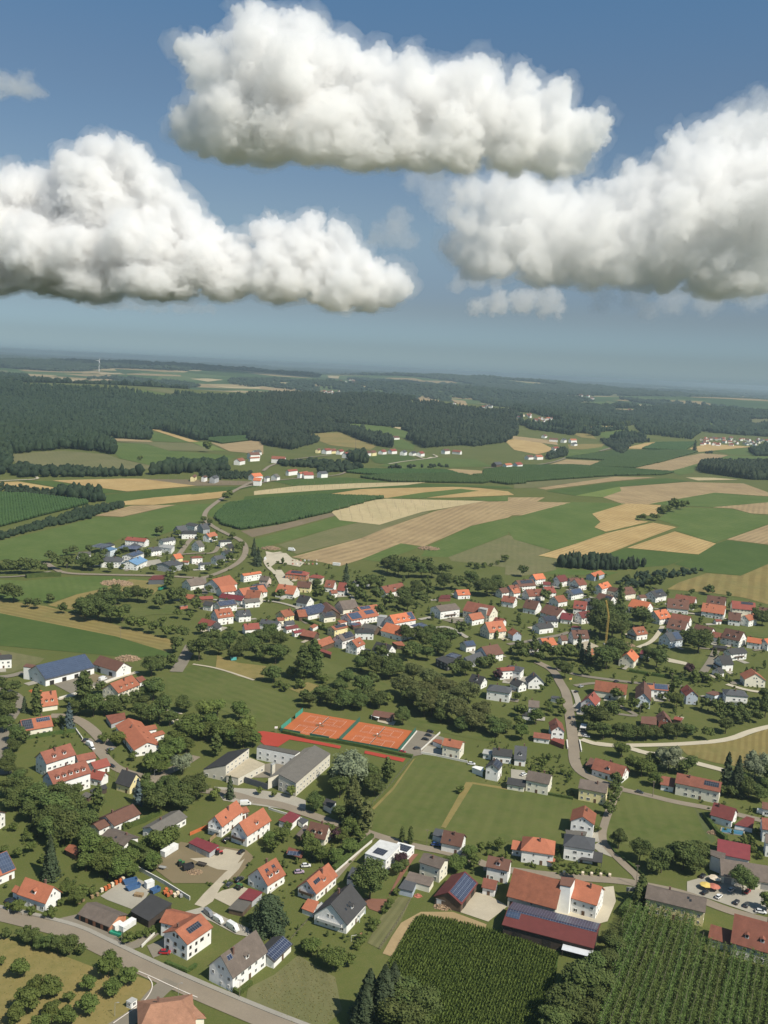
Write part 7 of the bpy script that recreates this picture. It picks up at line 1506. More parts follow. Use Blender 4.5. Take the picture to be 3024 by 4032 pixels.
t('i', 'dark', 'dark tree beside the modern black house', 'trees beside the modern black house',[(1380,435,115),(1480,405,95),(1540,385,85),(1340,400,80),(1300,440,90)]); t('i', 'purple', 'dark purple tree beside the slate villa',None,[(1590,465,65)])
t('j', 'round', 'dense round tree at the road junction',None,[(330,455,115)])
t('j', 'dark', 'dark tree of the belt along the upper side of the junction road', 'belt along the junction road',[(60,335,95),(130,305,95),(200,315,95),(260,335,95),(320,335,85),(380,335,95),(280,395,65),(440,432,55),(500,432,55),(30,300,90),(160,350,80),(560,400,90)])
t('j', 'spruce', 'tall dark spruce below the building site', 'dark spruces below the building site',[(420,305,62),(480,355,62),(440,340,50)])
t('j', 'big', 'large dark tree below the yellow crane', 'large trees round the crane',[(600,390,185),(680,335,155),(560,335,105),(640,300,120),(560,175,190),(640,195,200),(700,155,140),(560,70,140),(620,110,140),(720,360,80)])
t('j', 'dark', 'dark tree behind the gravel lane', 'trees behind the gravel lane',[(840,125,145),(900,85,120),(930,385,135),(870,335,105),(800,80,100),(960,320,90),(790,200,70)])
t('j', 'big', 'broad dark tree below the brown row houses',None,[(1200,285,185)]); t('j', 'dark', 'dark tree beside the broad one below the row houses', 'dark trees beside the broad one',[(1150,240,90),(1110,220,80),(1260,250,80)])
t('j', 'purple', 'dark purple tree beside the grey drive',None,[(1140,435,75)])
t('j', 'broad', 'garden tree round the pale blue gabled house', 'garden trees round the pale blue gabled house',[(1060,645,105),(1050,545,85),(670,600,85),(700,645,65),(640,580,60),(1000,600,60),(960,590,40),(780,665,85),(850,672,65)])
t('j', 'dark', 'tall clipped tree of the long dark hedge above the gravel road', 'long dark hedge above the gravel road',[(540,785,180),(580,850,125),(660,840,105),(740,855,115),(800,855,105),(860,855,105),(930,848,105),(1000,845,105),(1060,845,105),(1130,835,105),(620,725,135),(480,725,95),(520,830,90),(1170,820,60)])
t('j', 'broad', 'single round tree on the lawn by the gravel road',None,[(1260,855,82)])
t('j', 'dark', 'dark tree of the belt below the slate villa', 'belt below the slate villa',[(1250,665,85),(1320,685,95),(1400,705,95),(1480,705,95),(1380,810,115),(1560,695,95),(1640,705,130),(1640,605,105),(1440,760,90),(1500,750,90),(1580,740,90),(1350,740,80)])
t('j', 'broad', 'garden tree left of the bridge road', 'garden trees left of the bridge road',[(40,705,90),(140,755,105),(230,695,65),(300,645,65),(50,855,105),(20,600,60),(220,660,60),(310,700,60),(30,780,80),(180,540,50),(230,500,60)])
t('j', 'dark', 'dark tree at the right edge above the orange roofs', 'dark trees at the right edge',[(1620,105,105),(1580,60,70),(1660,80,80)])
t('j', 'bush', 'garden bush along the meadow below the junction road', 'bushes along the junction road meadow',[(1410,475,30),(1330,460,60),(1180,470,90),(1260,480,80),(1230,460,70),(940,420,50),(1000,410,50),(1050,420,40)])
t('k', 'dark', 'dark tree along the front of the commercial estate', 'trees along the front of the estate',[(330,395,75),(380,440,90),(480,345,60),(450,425,85),(540,435,105),(600,445,110),(640,425,90),(680,355,55),(720,455,60),(770,355,50),(850,435,42),(800,435,35),(1210,475,62),(1000,465,55),(1130,465,50),(1360,465,60),(580,330,50),(430,350,50),(820,330,40)])
t('k', 'dark', 'single dark tree at the edge of the big green field',None,[(1040,218,65)])
t('k', 'broad', 'garden tree among the new houses at the road bend', 'garden trees at the road bend',[(1160,230,50),(1190,300,50),(960,360,60),(1520,240,45),(1555,330,60),(1500,390,60),(1440,430,60),(1580,300,45),(1330,130,40),(1370,145,40),(1100,330,50),(1050,340,50),(1400,260,40),(1300,240,40)])
t('k', 'dark', 'dark tree round the farm at the road junction', 'trees round the farm at the road junction',[(1100,565,75),(1130,660,95),(1180,645,85),(1290,615,55),(1360,595,55),(1280,715,85),(1200,690,70),(1110,520,70)])
t('k', 'dark', 'dark tree of the wide belt in front of the estate meadow', 'wide belt below the estate meadow',[(20,625,85),(90,650,135),(180,685,65),(240,695,65),(410,725,65),(530,725,125),(560,775,135),(640,705,115),(700,695,120),(760,665,115),(840,645,105),(900,645,105),(960,655,95),(1040,695,95),(640,765,135),(720,775,135),(800,775,125),(600,690,90),(680,640,80),(760,600,70)])
t('k', 'dark', 'dark tree at the left edge beside the estate road', 'left trees beside the estate road',[(20,465,75),(90,465,85),(150,465,95),(220,465,85),(280,462,65),(50,440,70),(190,440,70),(330,655,60)])
t('l', 'spruce', 'tall single dark spruce in the village core',None,[(600,525,55)]); t('l', 'bush', 'small dark tree left of the tall spruce',None,[(515,493,32)])
t('l', 'dark', 'dark tree in the large wood above the village core', 'large wood above the village core',[(870,460,115),(940,480,125),(1010,490,115),(1090,490,115),(1160,490,105),(1230,470,75),(1280,450,42),(900,430,90),(980,450,90),(1050,450,90),(1130,450,90)])
t('l', 'big', 'dark tree in the right wood above the village core', 'right wood above the village core',[(1240,570,115),(1330,570,85),(1410,545,105),(1520,610,145),(1580,565,105),(1460,600,90),(1600,600,80)])
t('l', 'bush', 'bush on the hillside above the right wood', 'bushes on the hillside',[(1410,418,45),(1455,432,52),(1505,422,42),(1590,402,32),(1640,388,60),(1550,415,30),(808,415,22)])
t('l', 'dark', 'dark tree between the roofs of the village core', 'trees between the roofs of the village core',[(640,610,85),(700,585,95),(760,565,105),(820,565,85),(700,668,95),(800,648,95),(900,608,95),(980,648,105),(1060,608,105),(1000,708,105),(880,698,95),(1080,668,85),(420,645,95),(410,565,62),(500,665,62),(170,645,75),(820,745,75),(680,630,70),(1150,620,70),(1120,560,70),(950,690,80)])
t('l', 'spruce', 'tall dark conifer in the group at the road bend', 'tall conifers at the road bend',[(10,400,42),(25,380,38),(-5,350,36),(30,415,45),(0,300,30)])
t('m', 'dark', 'dark tree between the houses of the right estate', 'trees between the houses of the right estate',[(60,485,75),(930,565,85),(880,555,62),(500,605,62),(560,655,42),(200,655,85),(600,725,105),(680,765,115),(830,775,95),(740,512,40),(1160,605,42),(1280,605,62),(330,640,50),(240,540,40),(150,720,60),(520,700,70),(1100,700,60),(1170,720,60),(1400,620,40),(1250,590,40),(20,620,60),(440,690,50)])
t('m', 'cypress', 'one of the pair of dark cypresses in the right estate', 'pair of dark cypresses',[(648,665,32),(692,672,46)])
t('m', 'broad', 'tree of the small row on the wheat field ridge', 'small tree row on the wheat field ridge',[(840,118,48),(900,112,42),(960,95,72),(1040,62,82),(1100,45,52),(930,118,40),(1000,75,60),(815,110,30),(1130,25,35)])
t('n', 'broad', 'lone round tree on the green hillside before the forest',None,[(1352,665,65)]); t('n', 'broad', 'lone tree beside the winding road', 'lone trees beside the winding road',[(1475,985,55),(1500,965,50)])
t('n', 'bush', 'lone bush on the olive meadow before the forest',None,[(915,718,40)]); t('q', 'spruce', 'lone pointed tree at the edge of the right hop field',None,[(1178,662,32)])
t('q', 'dark', 'dark tree at the crossing of the far right fields', 'dark trees at the far field crossing',[(455,530,65),(497,558,30),(740,505,50),(700,510,40)]); t('k', 'dark', 'dark bushes at the road near the hop field', 'bushes at the road near the hop field',[(1328,130,35),(1372,150,40)])
# ---- sort by size in the picture: the 300 largest are trees of their own, the rest one mass
ALL=[]
for (t_,kind,lab,grp,pts) in T:
 for (x,y,wpx) in pts:
  g=G(t_,x,y); dep=float((g-np.array([0,0,CAM_Z])) @ FWD); s_=TILE[t_][2]
  ALL.append((wpx*s_,kind,lab,grp,g,wpx*s_*dep/F_PX))
# trees must not stand inside houses
def in_house(xy,grow=1.5):
 q=np.array([xy])
 for P in FOOT:
  c=P.mean(0)
  if abs(c[0]-xy[0])<30 and abs(c[1]-xy[1])<30:
   d=P-c; Pg=c+d*(1+grow/np.maximum(np.linalg.norm(d,axis=1),1))[:,None]
   if inpoly(q,Pg)[0]: return True
 return False
ALL=[a_ for a_ in ALL if not in_house(a_[4][:2],.3)]
ALL.sort(key=lambda a_: -a_[0]); big,rest=ALL[:298],ALL[298:]
print('trees',len(ALL),len(rest))
NM=dict(spruce='spruce_tree',bigspruce='spruce_tree',cypress='conifer_tree',yew='conifer_tree',bush='bush',lbush='bush',willow='willow_tree',weeping='willow_tree',poplar='poplar_tree',orchard='fruit_tree',purple='copper_tree',bluespruce='spruce_tree')
cnt = {}
for k_,(px,kind,lab,grp,g,wd) in enumerate(big):
 sh,mt,n,lf,hw=KINDS[kind]; wr = {'broad': .80, 'round': .84, 'orchard': .88, 'bush': 1.05, 'willow': .86, 'purple': .78, 'poplar': .34, 'oval': .46, 'spruce': .42, 'cypress': .30, 'yew': .60}[sh]
 i=cnt.get(kind,0) % 3; cnt[kind]=cnt.get(kind,0)+1; cm,tm=proto(kind,i)
 wd=min(wd,26); sc=wd/wr; sc=min(sc,34)
 root=thing(NM.get(kind, 'broadleaf_tree'),lab, 'bush' if 'bush' in kind else 'tree',(g[0],g[1],g[2]),tr.uniform(0,6.28),grp)
 zsc=sc*tr.uniform(.92,1.08)*(.84 if kind in ('big', 'dark', 'broad', 'grove') else .72 if kind in ('bigspruce', 'yew') else 1)
 for nm,me in (('crown',cm),('trunk',tm)):
  if nm == 'trunk' and kind in ('bush', 'lbush'): continue
  o=link(nm,me,root); o.scale=(sc,sc,zsc)
def mass(name,label,items,mat_of,nleaf=150,leaf=.15):
 """one mesh with many simple crowns; items (kind shape, xyz, width, matkey)"""
 P_ = {}; groups = {}
 for sh,g,wd,mt in items: groups.setdefault((sh,mt),[]).append((g,wd))
 VV,FF,MI,off=[],[],[],0; mats=[]
 for (sh,mt),its in groups.items():
  if mt not in mats: mats.append(mt)
  wr = {'broad': .80, 'round': .84, 'orchard': .88, 'bush': 1.05, 'willow': .86, 'purple': .78, 'poplar': .34, 'oval': .46, 'spruce': .42, 'cypress': .30, 'yew': .60}[sh]
  vars_=[tree_proto(sh,nleaf,leaf,77+q) for q in range(4)]
  for j,(g,wd) in enumerate(its):
   V,F=vars_[j % 4]; sc=wd/wr; th=tr.uniform(0,6.28); c_,s_=math.cos(th),math.sin(th)
   Q=np.column_stack([V[:,0]*c_-V[:,1]*s_,V[:,0]*s_+V[:,1]*c_,V[:,2]])*sc+g
   VV.append(Q); FF.append(F+off); off+=len(V); MI.append(np.full(len(F),mats.index(mt)))
 V=np.vstack(VV); F=np.vstack(FF)
 # triangles were stored as degenerate quads
 me=bpy.data.meshes.new(name); tri=F[:,3]==F[:,2]; Fa=F[~tri]; Fb=F[tri][:,:3]; mi=np.concatenate(MI)
 me.vertices.add(len(V)); me.vertices.foreach_set('co',V.astype(np.float32).ravel()); nl=len(Fa)*4+len(Fb)*3
 me.loops.add(nl); me.loops.foreach_set('vertex_index',np.concatenate([Fa.ravel(),Fb.ravel()]).astype(np.int32))
 st=np.concatenate([np.arange(len(Fa))*4,len(Fa)*4+np.arange(len(Fb))*3]).astype(np.int32)
 me.polygons.add(len(st)); me.polygons.foreach_set('loop_start',st); me.polygons.foreach_set('material_index',np.concatenate([mi[~tri],mi[tri]]).astype(np.int32))
 for m_ in mats: me.materials.append(LM[m_])
 me.update(calc_edges=True); me.validate()
 return tag(link(name,me),label,None,None, 'stuff')
mass('distant_trees', 'smaller trees among the houses and along the fields farther off',[(KINDS[k_][0],g,min(wd,24),KINDS[k_][1]) for (_,k_,_,_,g,wd) in rest],None,260,.11)
# garden greenery between the houses
VILL=[('D',[(430,1250),(560,1190),(700,1220),(830,1240),(1080,1260),(1300,1240),(1480,1290),(1659,1310),(1659,1450),(1480,1530),(1220,1450),(1130,1560),(1050,1500),(1000,1400),(700,1400),(560,1370),(450,1370)],300,3.0,7.5),
  ('D',[(130,1180),(380,1130),(440,1120),(530,1180),(500,1230),(300,1240),(130,1225)],90,2.0,5.0),('D',[(1040,1590),(1220,1640),(1240,1700),(1120,1710),(1010,1680)],30,1.2,3.5),
  ('D',[(0,1780),(180,1750),(300,1820),(420,1860),(300,1900),(100,1950),(0,1930)],40,1.5,4.5),('D',[(430,1780),(620,1790),(800,1830),(740,1900),(600,1960),(450,1930)],55,1.2,3.5),('D',[(600,1960),(760,1940),(880,1960),(760,2050),(620,2080),(500,1990)],30,1.0,2.5),
  ('D',[(1000,1850),(1230,1830),(1330,1890),(1200,1900),(1020,1890)],40,1.2,3.5),('D',[(1250,1540),(1480,1450),(1659,1480),(1650,1560),(1300,1590)],60,1.5,5.0),('D',[(60,1560),(330,1600),(330,1690),(100,1700)],40,1.2,4.0),('D',[(1500,1720),(1659,1760),(1659,1850),(1540,1850)],25,1.2,3.5),('D',[(1000,1640),(1330,1640),(1320,1740),(1100,1700)],40,1.0,3.0)]
it=[]
for t_,pl,n,a_,b_ in VILL:
 P=gpoly(t_,pl); lo,hi=P.min(0),P.max(0); q=tr.uniform(lo,hi,(n*9,2)); q=q[inpoly(q,P)]
 q=clear(q); q=q[~near_road(q,1.5)] if len(q) else q
 q=[p for p in q if not in_house(p,1.5)][:int(n*2)]
 for p in q:
  it.append((tr.choice(['bush', 'broad', 'bush', 'orchard', 'oval']),np.array([p[0],p[1],float(H(*p))]),tr.uniform(a_ * .6,b_ * .5),tr.choice(['broad', 'dark', 'light', 'broad', 'dark'])))
mass('garden_shrubs', 'shrubs and small trees in the gardens between the houses',it,None,120,.16)
# ---------------------------------------------------------------- crops that stand up
pr=np.random.default_rng(8)
MAIZEM=leaf_mat('maize leaves',(.092,.142,.030),(.122,.172,.040),objvar=.18,tscale=.05); HOPM=leaf_mat('hop leaves',(.088,.132,.032),(.128,.172,.046),objvar=.25,tscale=.15)
HOPF=leaf_mat('distant hop leaves',(.036,.066,.020),(.048,.080,.025),objvar=.12,tscale=.03); GRASSM=leaf_mat('tall dry grass',(.155,.15,.050),(.215,.195,.075),objvar=.10,tscale=.08)
def tufts(name,label,pts,hgt,spread,mat,per=4):
 n=len(pts); hh=hgt*pr.uniform(.75,1.15,(n,per)); th=pr.uniform(0,6.28,(n,per)); ln=spread*pr.uniform(.5,1.2,(n,per)); wd=spread*pr.uniform(.25,.5,(n,per))
 z=H(pts[:,0],pts[:,1]) + .1
 c,s_=np.cos(th),np.sin(th); X=pts[:,0][:,None]; Y=pts[:,1][:,None]; Z=z[:,None]
 a=np.stack([X-s_*wd,Y+c*wd,Z+0*hh],-1); b=np.stack([X+s_*wd,Y-c*wd,Z+0*hh],-1)
 m1=np.stack([X+c*ln * .5+s_*wd * .7,Y+s_*ln * .5-c*wd * .7,Z+hh],-1); e=np.stack([X+c*ln,Y+s_*ln,Z+hh * .72],-1)
 V=np.stack([a,b,m1,e],2).reshape(-1,3); k=np.arange(n*per)*4
 F=np.concatenate([np.stack([k,k+1,k+2],1),np.stack([k,k+2,k+3],1)])
 return tag(link(name,mesh_np(name,V,F,[mat])),label,None,None, 'stuff')
def rows_in(poly,d,sp_row,sp,jit=.2):
 P=np.asarray(poly); c=P.mean(0); d=np.asarray(d)/np.linalg.norm(d); n=np.array([-d[1],d[0]]); u=(P-c) @ d; v_=(P-c) @ n
 out=[]
 for i,vv in enumerate(np.arange(v_.min()+sp_row/2,v_.max(),sp_row)):
  q=c+n*vv+d*np.arange(u.min(),u.max(),sp)[:,None]; q=q+pr.uniform(-jit,jit,q.shape); q=q[inpoly(q,P)]
  if len(q)>1: out.append(q)
 return out
dm=gl('b',[(1080,1048),(1250,700)]); dmz=dm[1]-dm[0]
mz=np.vstack(rows_in(MAIZE,dmz,1.1,.42,.16))
tufts('maize_plants', 'dense green maize standing in rows in the field below the long barn',mz,1.5,.55,MAIZEM,4)
dh=gl('c',[(1000,1000),(1190,365)]); dh=dh[1]-dh[0]; hrows=rows_in(HOP,dh,2.9,1.1,.1)
POLEM=plain('weathered pole wood',(.22,.18,.14),.9,.2)
for i,q in enumerate(hrows):
 n=len(q); per=120; o=q[0]; dd=(q[-1]-q[0]); L=np.linalg.norm(dd)
 rz=math.atan2(dd[1],dd[0]); root=thing('hop_row', 'long row of tall green hop bines in the hop field at the lower right', 'hop row',(o[0],o[1],float(H(*o))),rz, 'hop rows at the lower right')
 x=np.linalg.norm(q-o,axis=1); zz=pr.uniform(0,1,(n,per)) ** .85; side=np.where(pr.random((n,1)) < .5,-1,1)
 hh=pr.uniform(6.2,7.6,(n,1))
 w_ = .75 + .45*zz; cx=x[:,None]+pr.normal(0,.22,(n,per)); cy=side*(.12 + .38*zz) * .8+pr.normal(0,1,(n,per))*w_ * .5; cz=zz*hh
 cen=np.stack([cx,cy,cz],-1).reshape(-1,3); nr=pr.normal(0,1,cen.shape)+np.array([0,0,.6]); nr /= np.linalg.norm(nr,axis=1)[:,None]
 V,F=leaves(cen,nr,.44,pr); link('bines',mesh_np('bines',V,F,[HOPM]),root)
 m=MB()
 for k in range(int(L // 14)+1): m.tube((k*14 + .5,0,-.3),(k*14 + .5,0,7.2),.11,.09,6)
 m.box(0,L,-.02,.02,7.0,7.04); link('trellis',m.mesh('trellis',POLEM),root)
for t_,pts,nm in (('b',[(0,830),(290,615),(420,690),(525,750),(565,950),(470,1048),(240,1048)], 'tall pale grass in the unmown meadow at the bottom'),('a',[(-40,490),(370,600),(630,700),(760,785),(960,790),(930,890),(700,1048),(0,1048)], 'sparse dry grass in the orchard meadow')):
 p_=scatter(gpoly(t_,pts),1.3 if t_ == 'b' else 2.2); tufts('dry_grass',nm,p_,(.35 if t_ == 'b' else .25),.4,GRASSM,3)
# hop gardens farther off: one mass each
for t_,pts,pal,lv,rw in FAR:
 if pal != 'hops': continue
 P=gpoly(t_,pts); e=np.roll(P,-4,0)-P; d=e[int(np.argmax(np.hypot(e[:,0],e[:,1])))]
 r_=rows_in(P,d,3.6,2.9,.3); q=np.vstack(r_)
 if len(q)>30000: q=q[pr.random(len(q))<30000/len(q)]
 canopy('hop_garden', 'distant garden of tall dark green hops',q,5.4,2.6,mat=HOPF,jitter=.15,conifer=0,hvar=.22)
for t_,pts in (('o',[(490,1040),(700,985),(870,970),(1510,985),(1250,1032),(1100,1055),(820,1140),(560,1110)]),('o',[(0,920),(290,885),(700,867),(1130,862),(1000,880),(400,917),(0,945)]),('n',[(930,840),(1250,845),(1700,857),(1620,880),(1280,885)])):
 P=gpoly(t_,pts); m=MB()
 e=np.roll(P,-4,0)-P; d=e[int(np.argmax(np.hypot(e[:,0],e[:,1])))]
 for q in rows_in(P,d,16,14,.6):
  for x,y in q: z=float(H(x,y)); m.tube((x,y,z - .3),(x+pr.uniform(-.4,.4),y+pr.uniform(-.4,.4),z+7),.17,.14,4)
 tag(link('hop_poles',m.mesh('hop_poles',POLEM)), 'bare poles of an empty hop garden on the pale field',None,None, 'stuff')

# ---------------------------------------------------------------- clipped hedges
HEDGEM=leaf_mat('clipped hedge',(.055,.085,.022),(.085,.115,.030),objvar=.15)
def hedge(t_,pts,wd,hgt,label):
 L=gl(t_,pts); o=L[0]; m=MB(); A,B=offset(L,-wd/2),offset(L,wd/2)
 if len(L)==2:
  d=(L[1]-L[0])/np.linalg.norm(L[1]-L[0]); n=np.array([-d[1],d[0]])*wd/2; A,B=L-n,L+n
 zg=H(L[:,0],L[:,1]); V,F,off=[],[],0
 for i in range(len(L)-1):
  ln=np.linalg.norm(L[i+1]-L[i]); n=int(ln*(wd+2*hgt)*7)
  f=pr.uniform(0,1,n); u=pr.uniform(0,wd+2*hgt,n)
  s_=np.where(u<hgt,-wd/2,np.where(u>hgt+wd,wd/2,u-hgt-wd/2)); z=np.where(u<hgt,u,np.where(u>hgt+wd,u-hgt-wd,hgt))
  c=L[i]+(L[i+1]-L[i])*f[:,None]; d=(L[i+1]-L[i])/ln; nn=np.array([-d[1],d[0]])
  p=c+nn*s_[:,None]; cen=np.column_stack([p,zg[i]+z]); nr=np.column_stack([nn[None]*np.sign(s_)[:,None]*(z<hgt)[:,None]*1.2,(z>=hgt)*1.2 + .2])+pr.normal(0,.5,(n,3)); nr /= np.linalg.norm(nr,axis=1)[:,None]
  v,fc=leaves(cen,nr,.42,pr); V.append(v); F.append(fc+off); off+=len(v)
  q=[(*A[i],zg[i] - .3),(*A[i+1],zg[i] - .3),(*B[i+1],zg[i] - .3),(*B[i],zg[i] - .3),(*A[i],zg[i]+hgt * .95),(*A[i+1],zg[i]+hgt * .95),(*B[i+1],zg[i]+hgt * .95),(*B[i],zg[i]+hgt * .95)]
  V.append(np.array(q)); F.append(np.array([(4,5,6,7),(0,1,5,4),(1,2,6,5),(2,3,7,6),(3,0,4,7)])+off); off+=8
 return tag(link('hedge',mesh_np('hedge',np.vstack(V),np.vstack(F),[HEDGEM])),label, 'hedge')
hedge('d',[(785,705),(870,745),(1000,812)],2.2,4.2, 'long tall clipped hedge beside the low dark grey-brown roof')
hedge('a',[(1083,655),(1225,712),(1280,672)],1.2,1.3, 'low L-shaped clipped hedge round the lawn with the red car')
hedge('h',[(170,848),(330,820),(490,800)],1.6,2.0, 'clipped hedge along the lawn above the apartment houses')
hedge('e',[(522,875),(640,770),(772,660)],1.8,2.0, 'clipped hedge along the lane to the street')
hedge('g',[(1240,520),(1330,640),(1385,678)],1.8,2.2, 'dark hedge round the swimming pool on the left side'); hedge('g',[(1300,560),(1400,580),(1560,625)],1.6,2.0, 'dark hedge between swimming pool and red roofed house')
hedge('c',[(700,345),(760,270),(812,212)],2.4,3.2, 'tall hedge between farmyard and hop field')
hedge('T',[(270,320),(480,372),(760,410),(1010,455),(1330,525),(1480,555)],1.8,1.8, 'long hedge between tennis courts and running track')
hedge('i',[(300,65),(420,115),(510,160)],2.0,2.5, 'long clipped hedge in the village core')
hedge('j',[(750,405),(900,430),(1150,470)],2.5,2.0, 'long dark hedge below the junction road')
hedge('g',[(60,335),(240,385),(385,412)],1.2,1.4, 'low hedge at the upper edge of the middle meadow')
hedge('d',[(960,262),(1060,210),(1190,150)],1.6,1.6, 'hedge along the path to the school'); hedge('d',[(800,612),(940,560),(1050,505)],1.6,2.2, 'hedge between the two bungalows')
hedge('k',[(170,490),(280,480),(400,478)],5,3.5, 'broad hedge along the left estate road')
hedge('b',[(1460,840),(1560,800)],1.2,1.4, 'short hedge') if False else None
hedge('a',[(1475,800),(1560,860),(1640,790)],1.4,1.6, 'trimmed hedge round the corner of the tall white gabled house')
hedge('g',[(840,905),(740,820),(660,760),(615,690)],.8,.9, 'low dark hedge along the curved lane')

# ---------------------------------------------------------------- vehicles
def paint_mat(name,col): m,t_,b=newmat('car paint ' + name); b.inputs['Base Color'].default_value=(*col,1); b.inputs['Roughness'].default_value = .28; b.inputs['Metallic'].default_value = .1; b.inputs['Coat Weight'].default_value = .5; return m
PT = {k: paint_mat(k,c) for k,c in dict(white=(.75,.75,.74),black=(.015,.015,.018),red=(.36,.02,.025),grey=(.20,.21,.22),darkgrey=(.06,.065,.07),blue=(.03,.08,.26),silver=(.42,.43,.44),lilac=(.42,.32,.42),green=(.05,.16,.05),dark=(.03,.035,.045)).items()}
TYRE=plain('tyre',(.02,.02,.02),.9,.1); RIM=plain('wheel rim',(.35,.35,.36),.4,.1,metallic=.6); CGL=GLASS
def loft(sec,mi=0):
 """sections along x: list of (x, half width bottom, half width top, z bottom, z top)"""
 m=MB(); n=len(sec)
 for x,a,b,z0,z1 in sec: m.v+=[(x,-a,z0),(x,-a*1.02,(z0*2+z1)/3),(x,-b,z1),(x,b,z1),(x,a*1.02,(z0*2+z1)/3),(x,a,z0)]
 for i in range(n-1):
  for j in range(6): m.f.append([i*6+j,i*6+(j+1) % 6,i*6+6+(j+1) % 6,i*6+6+j]); m.m.append(mi)
 m.f+=[list(range(6))[::-1],[(n-1)*6+j for j in range(6)]]; m.m+=[mi,mi]
 return m
def smooth_mesh(m,name,mat):
 me=m.mesh(name,mat); bm=bmesh.new(); bm.from_mesh(me); bmesh.ops.recalc_face_normals(bm,faces=bm.faces); bmesh.ops.bevel(bm,geom=bm.edges[:],offset=.05,segments=1,affect='EDGES'); bm.to_mesh(me); bm.free(); return me
def wheel_meshes():
 m=MB(); m.tube((0,-.11,0),(0,.11,0),.33,.33,14); t_=m.mesh('tyre',TYRE); m=MB(); m.tube((0,-.125,0),(0,.125,0),.21,.21,10); return t_,m.mesh('rim',RIM)
TY,RI=wheel_meshes()
_car=smooth_mesh(loft([(-2.15,.72,.66,.38,.82),(-2.0,.86,.78,.26,.92),(-.8,.89,.82,.22,.95),(.9,.89,.80,.22,.94),(1.85,.86,.72,.24,.80),(2.12,.70,.60,.34,.68)]), 'body',PT['white'])
_cab=smooth_mesh(loft([(-1.95,.74,.62,.88,1.0),(-1.45,.78,.60,.9,1.40),(-.2,.78,.60,.9,1.47),(.35,.77,.60,.9,1.42),(1.15,.74,.66,.9,.95)]), 'windows',CGL)
_top=smooth_mesh(loft([(-1.4,.615,.56,1.385,1.43),(-.2,.615,.56,1.44,1.50),(.3,.61,.56,1.40,1.45)]), 'car_roof',PT['white'])
_van=smooth_mesh(loft([(-2.7,.92,.84,.35,2.25),(-2.6,.98,.88,.28,2.4),(1.1,.98,.88,.28,2.4),(1.75,.97,.80,.28,1.95),(2.2,.95,.80,.28,1.25),(2.75,.86,.72,.34,1.05)]), 'body',PT['white'])
_vgl=smooth_mesh(loft([(1.12,.995,.86,1.35,2.05),(1.62,.985,.84,1.3,1.98),(2.12,.9,.82,1.22,1.36)]), 'windows',CGL)
_hl=MB(); _hl.box(-.06,.06,-.17,.17,-.08,.08); HLM=_hl.mesh('headlight',plain('headlight glass',(.6,.6,.58),.2,.02)); TLM=_hl.mesh('tail_light',plain('tail light',(.25,.01,.01),.3,.02))
def vehicle(t_,a,b,col,label,kind='car',group=None,cat=None,scale=1.0):
 p=gl(t_,[a,b]); d=p[1]-p[0]; c=p.mean(0); rz=math.atan2(d[1],d[0])
 root=thing({'car': 'parked_car', 'van': 'white_van'}[kind] if kind != 'van' else 'van',label,cat or kind,(c[0],c[1],float(H(*c)) + .28),rz,group)
 if scale != 1: root.scale=(scale,)*3
 bo=link('body',_car if kind == 'car' else _van,root); bo.material_slots[0].link = 'OBJECT'; bo.material_slots[0].material=PT[col]
 link('windows',_cab if kind == 'car' else _vgl,root)
 if kind == 'car': ro=link('car_roof',_top,root); ro.material_slots[0].link = 'OBJECT'; ro.material_slots[0].material=PT[col]
 xs,y,f,r_=((-1.32,1.32),.80,2.08,-2.12) if kind == 'car' else ((-1.75,1.75),.90,2.70,-2.70)
 for x in xs:
  for s_ in (-1,1):
   w_=link('wheel',None,root,(x,y*s_,.33)); link('tyre',TY,w_); link('rim',RI,w_)
 for s_ in (-1,1): link('headlight',HLM,root,(f,s_ * .52,.62 if kind == 'car' else .8)); link('tail_light',TLM,root,(r_,s_ * .6,.72 if kind == 'car' else 1.0))
 return root
V_=vehicle
V_('a',(1340,322),(1385,358), 'grey', 'grey van parked highest in the row of three vans', 'van',scale=.9); V_('a',(1400,368),(1455,402), 'white', 'small white van in the middle of the row of three vans', 'van',scale=.92); V_('a',(1488,412),(1555,455), 'white', 'large white van parked lowest in the row of three vans', 'van',scale=1.08)
V_('a',(1045,590),(1110,592), 'red', 'red car on the lawn in front of the brown roofed white house'); V_('a',(38,262),(92,242), 'black', 'black car on the drive of the left orange roofed house'); V_('a',(62,278),(110,258), 'dark', 'dark car beside the black one at the left edge')
V_('a',(1050,935),(1115,925), 'grey', 'grey car beside the mottled roof at the bottom'); V_('a',(1478,165),(1515,132), 'darkgrey', 'dark car on the gravel yard below the red roofed garage'); V_('a',(1540,132),(1585,100), 'black', 'black off-road car on the gravel yard',scale=1.1)
V_('b',(312,25),(366,22), 'white', 'white car beside the house with orange right slope'); V_('b',(265,68),(325,62), 'lilac', 'pale lilac covered car beside the white one')
V_('c',(1222,100),(1240,80), 'black', 'black car under the trees at the car park edge'); V_('c',(1230,208),(1262,190), 'black', 'black car at the lower edge of the car park beside the parasols'); V_('c',(1318,240),(1356,212), 'white', 'white open car in the middle of the car park'); V_('c',(1435,285),(1470,240), 'dark', 'dark blue car in the lower right of the car park'); V_('c',(1505,300),(1528,262), 'darkgrey', 'dark grey car beside the dark blue one'); V_('c',(1545,170),(1575,155), 'white', 'white car behind the round car park tree'); V_('c',(1515,200),(1532,185), 'red', 'small red car behind the round car park tree'); V_('c',(1405,190),(1432,172), 'silver', 'silver car left of the round car park tree')
V_('c',(1580,320),(1640,330), 'white', 'white car with long roof at the right edge',scale=1.05)
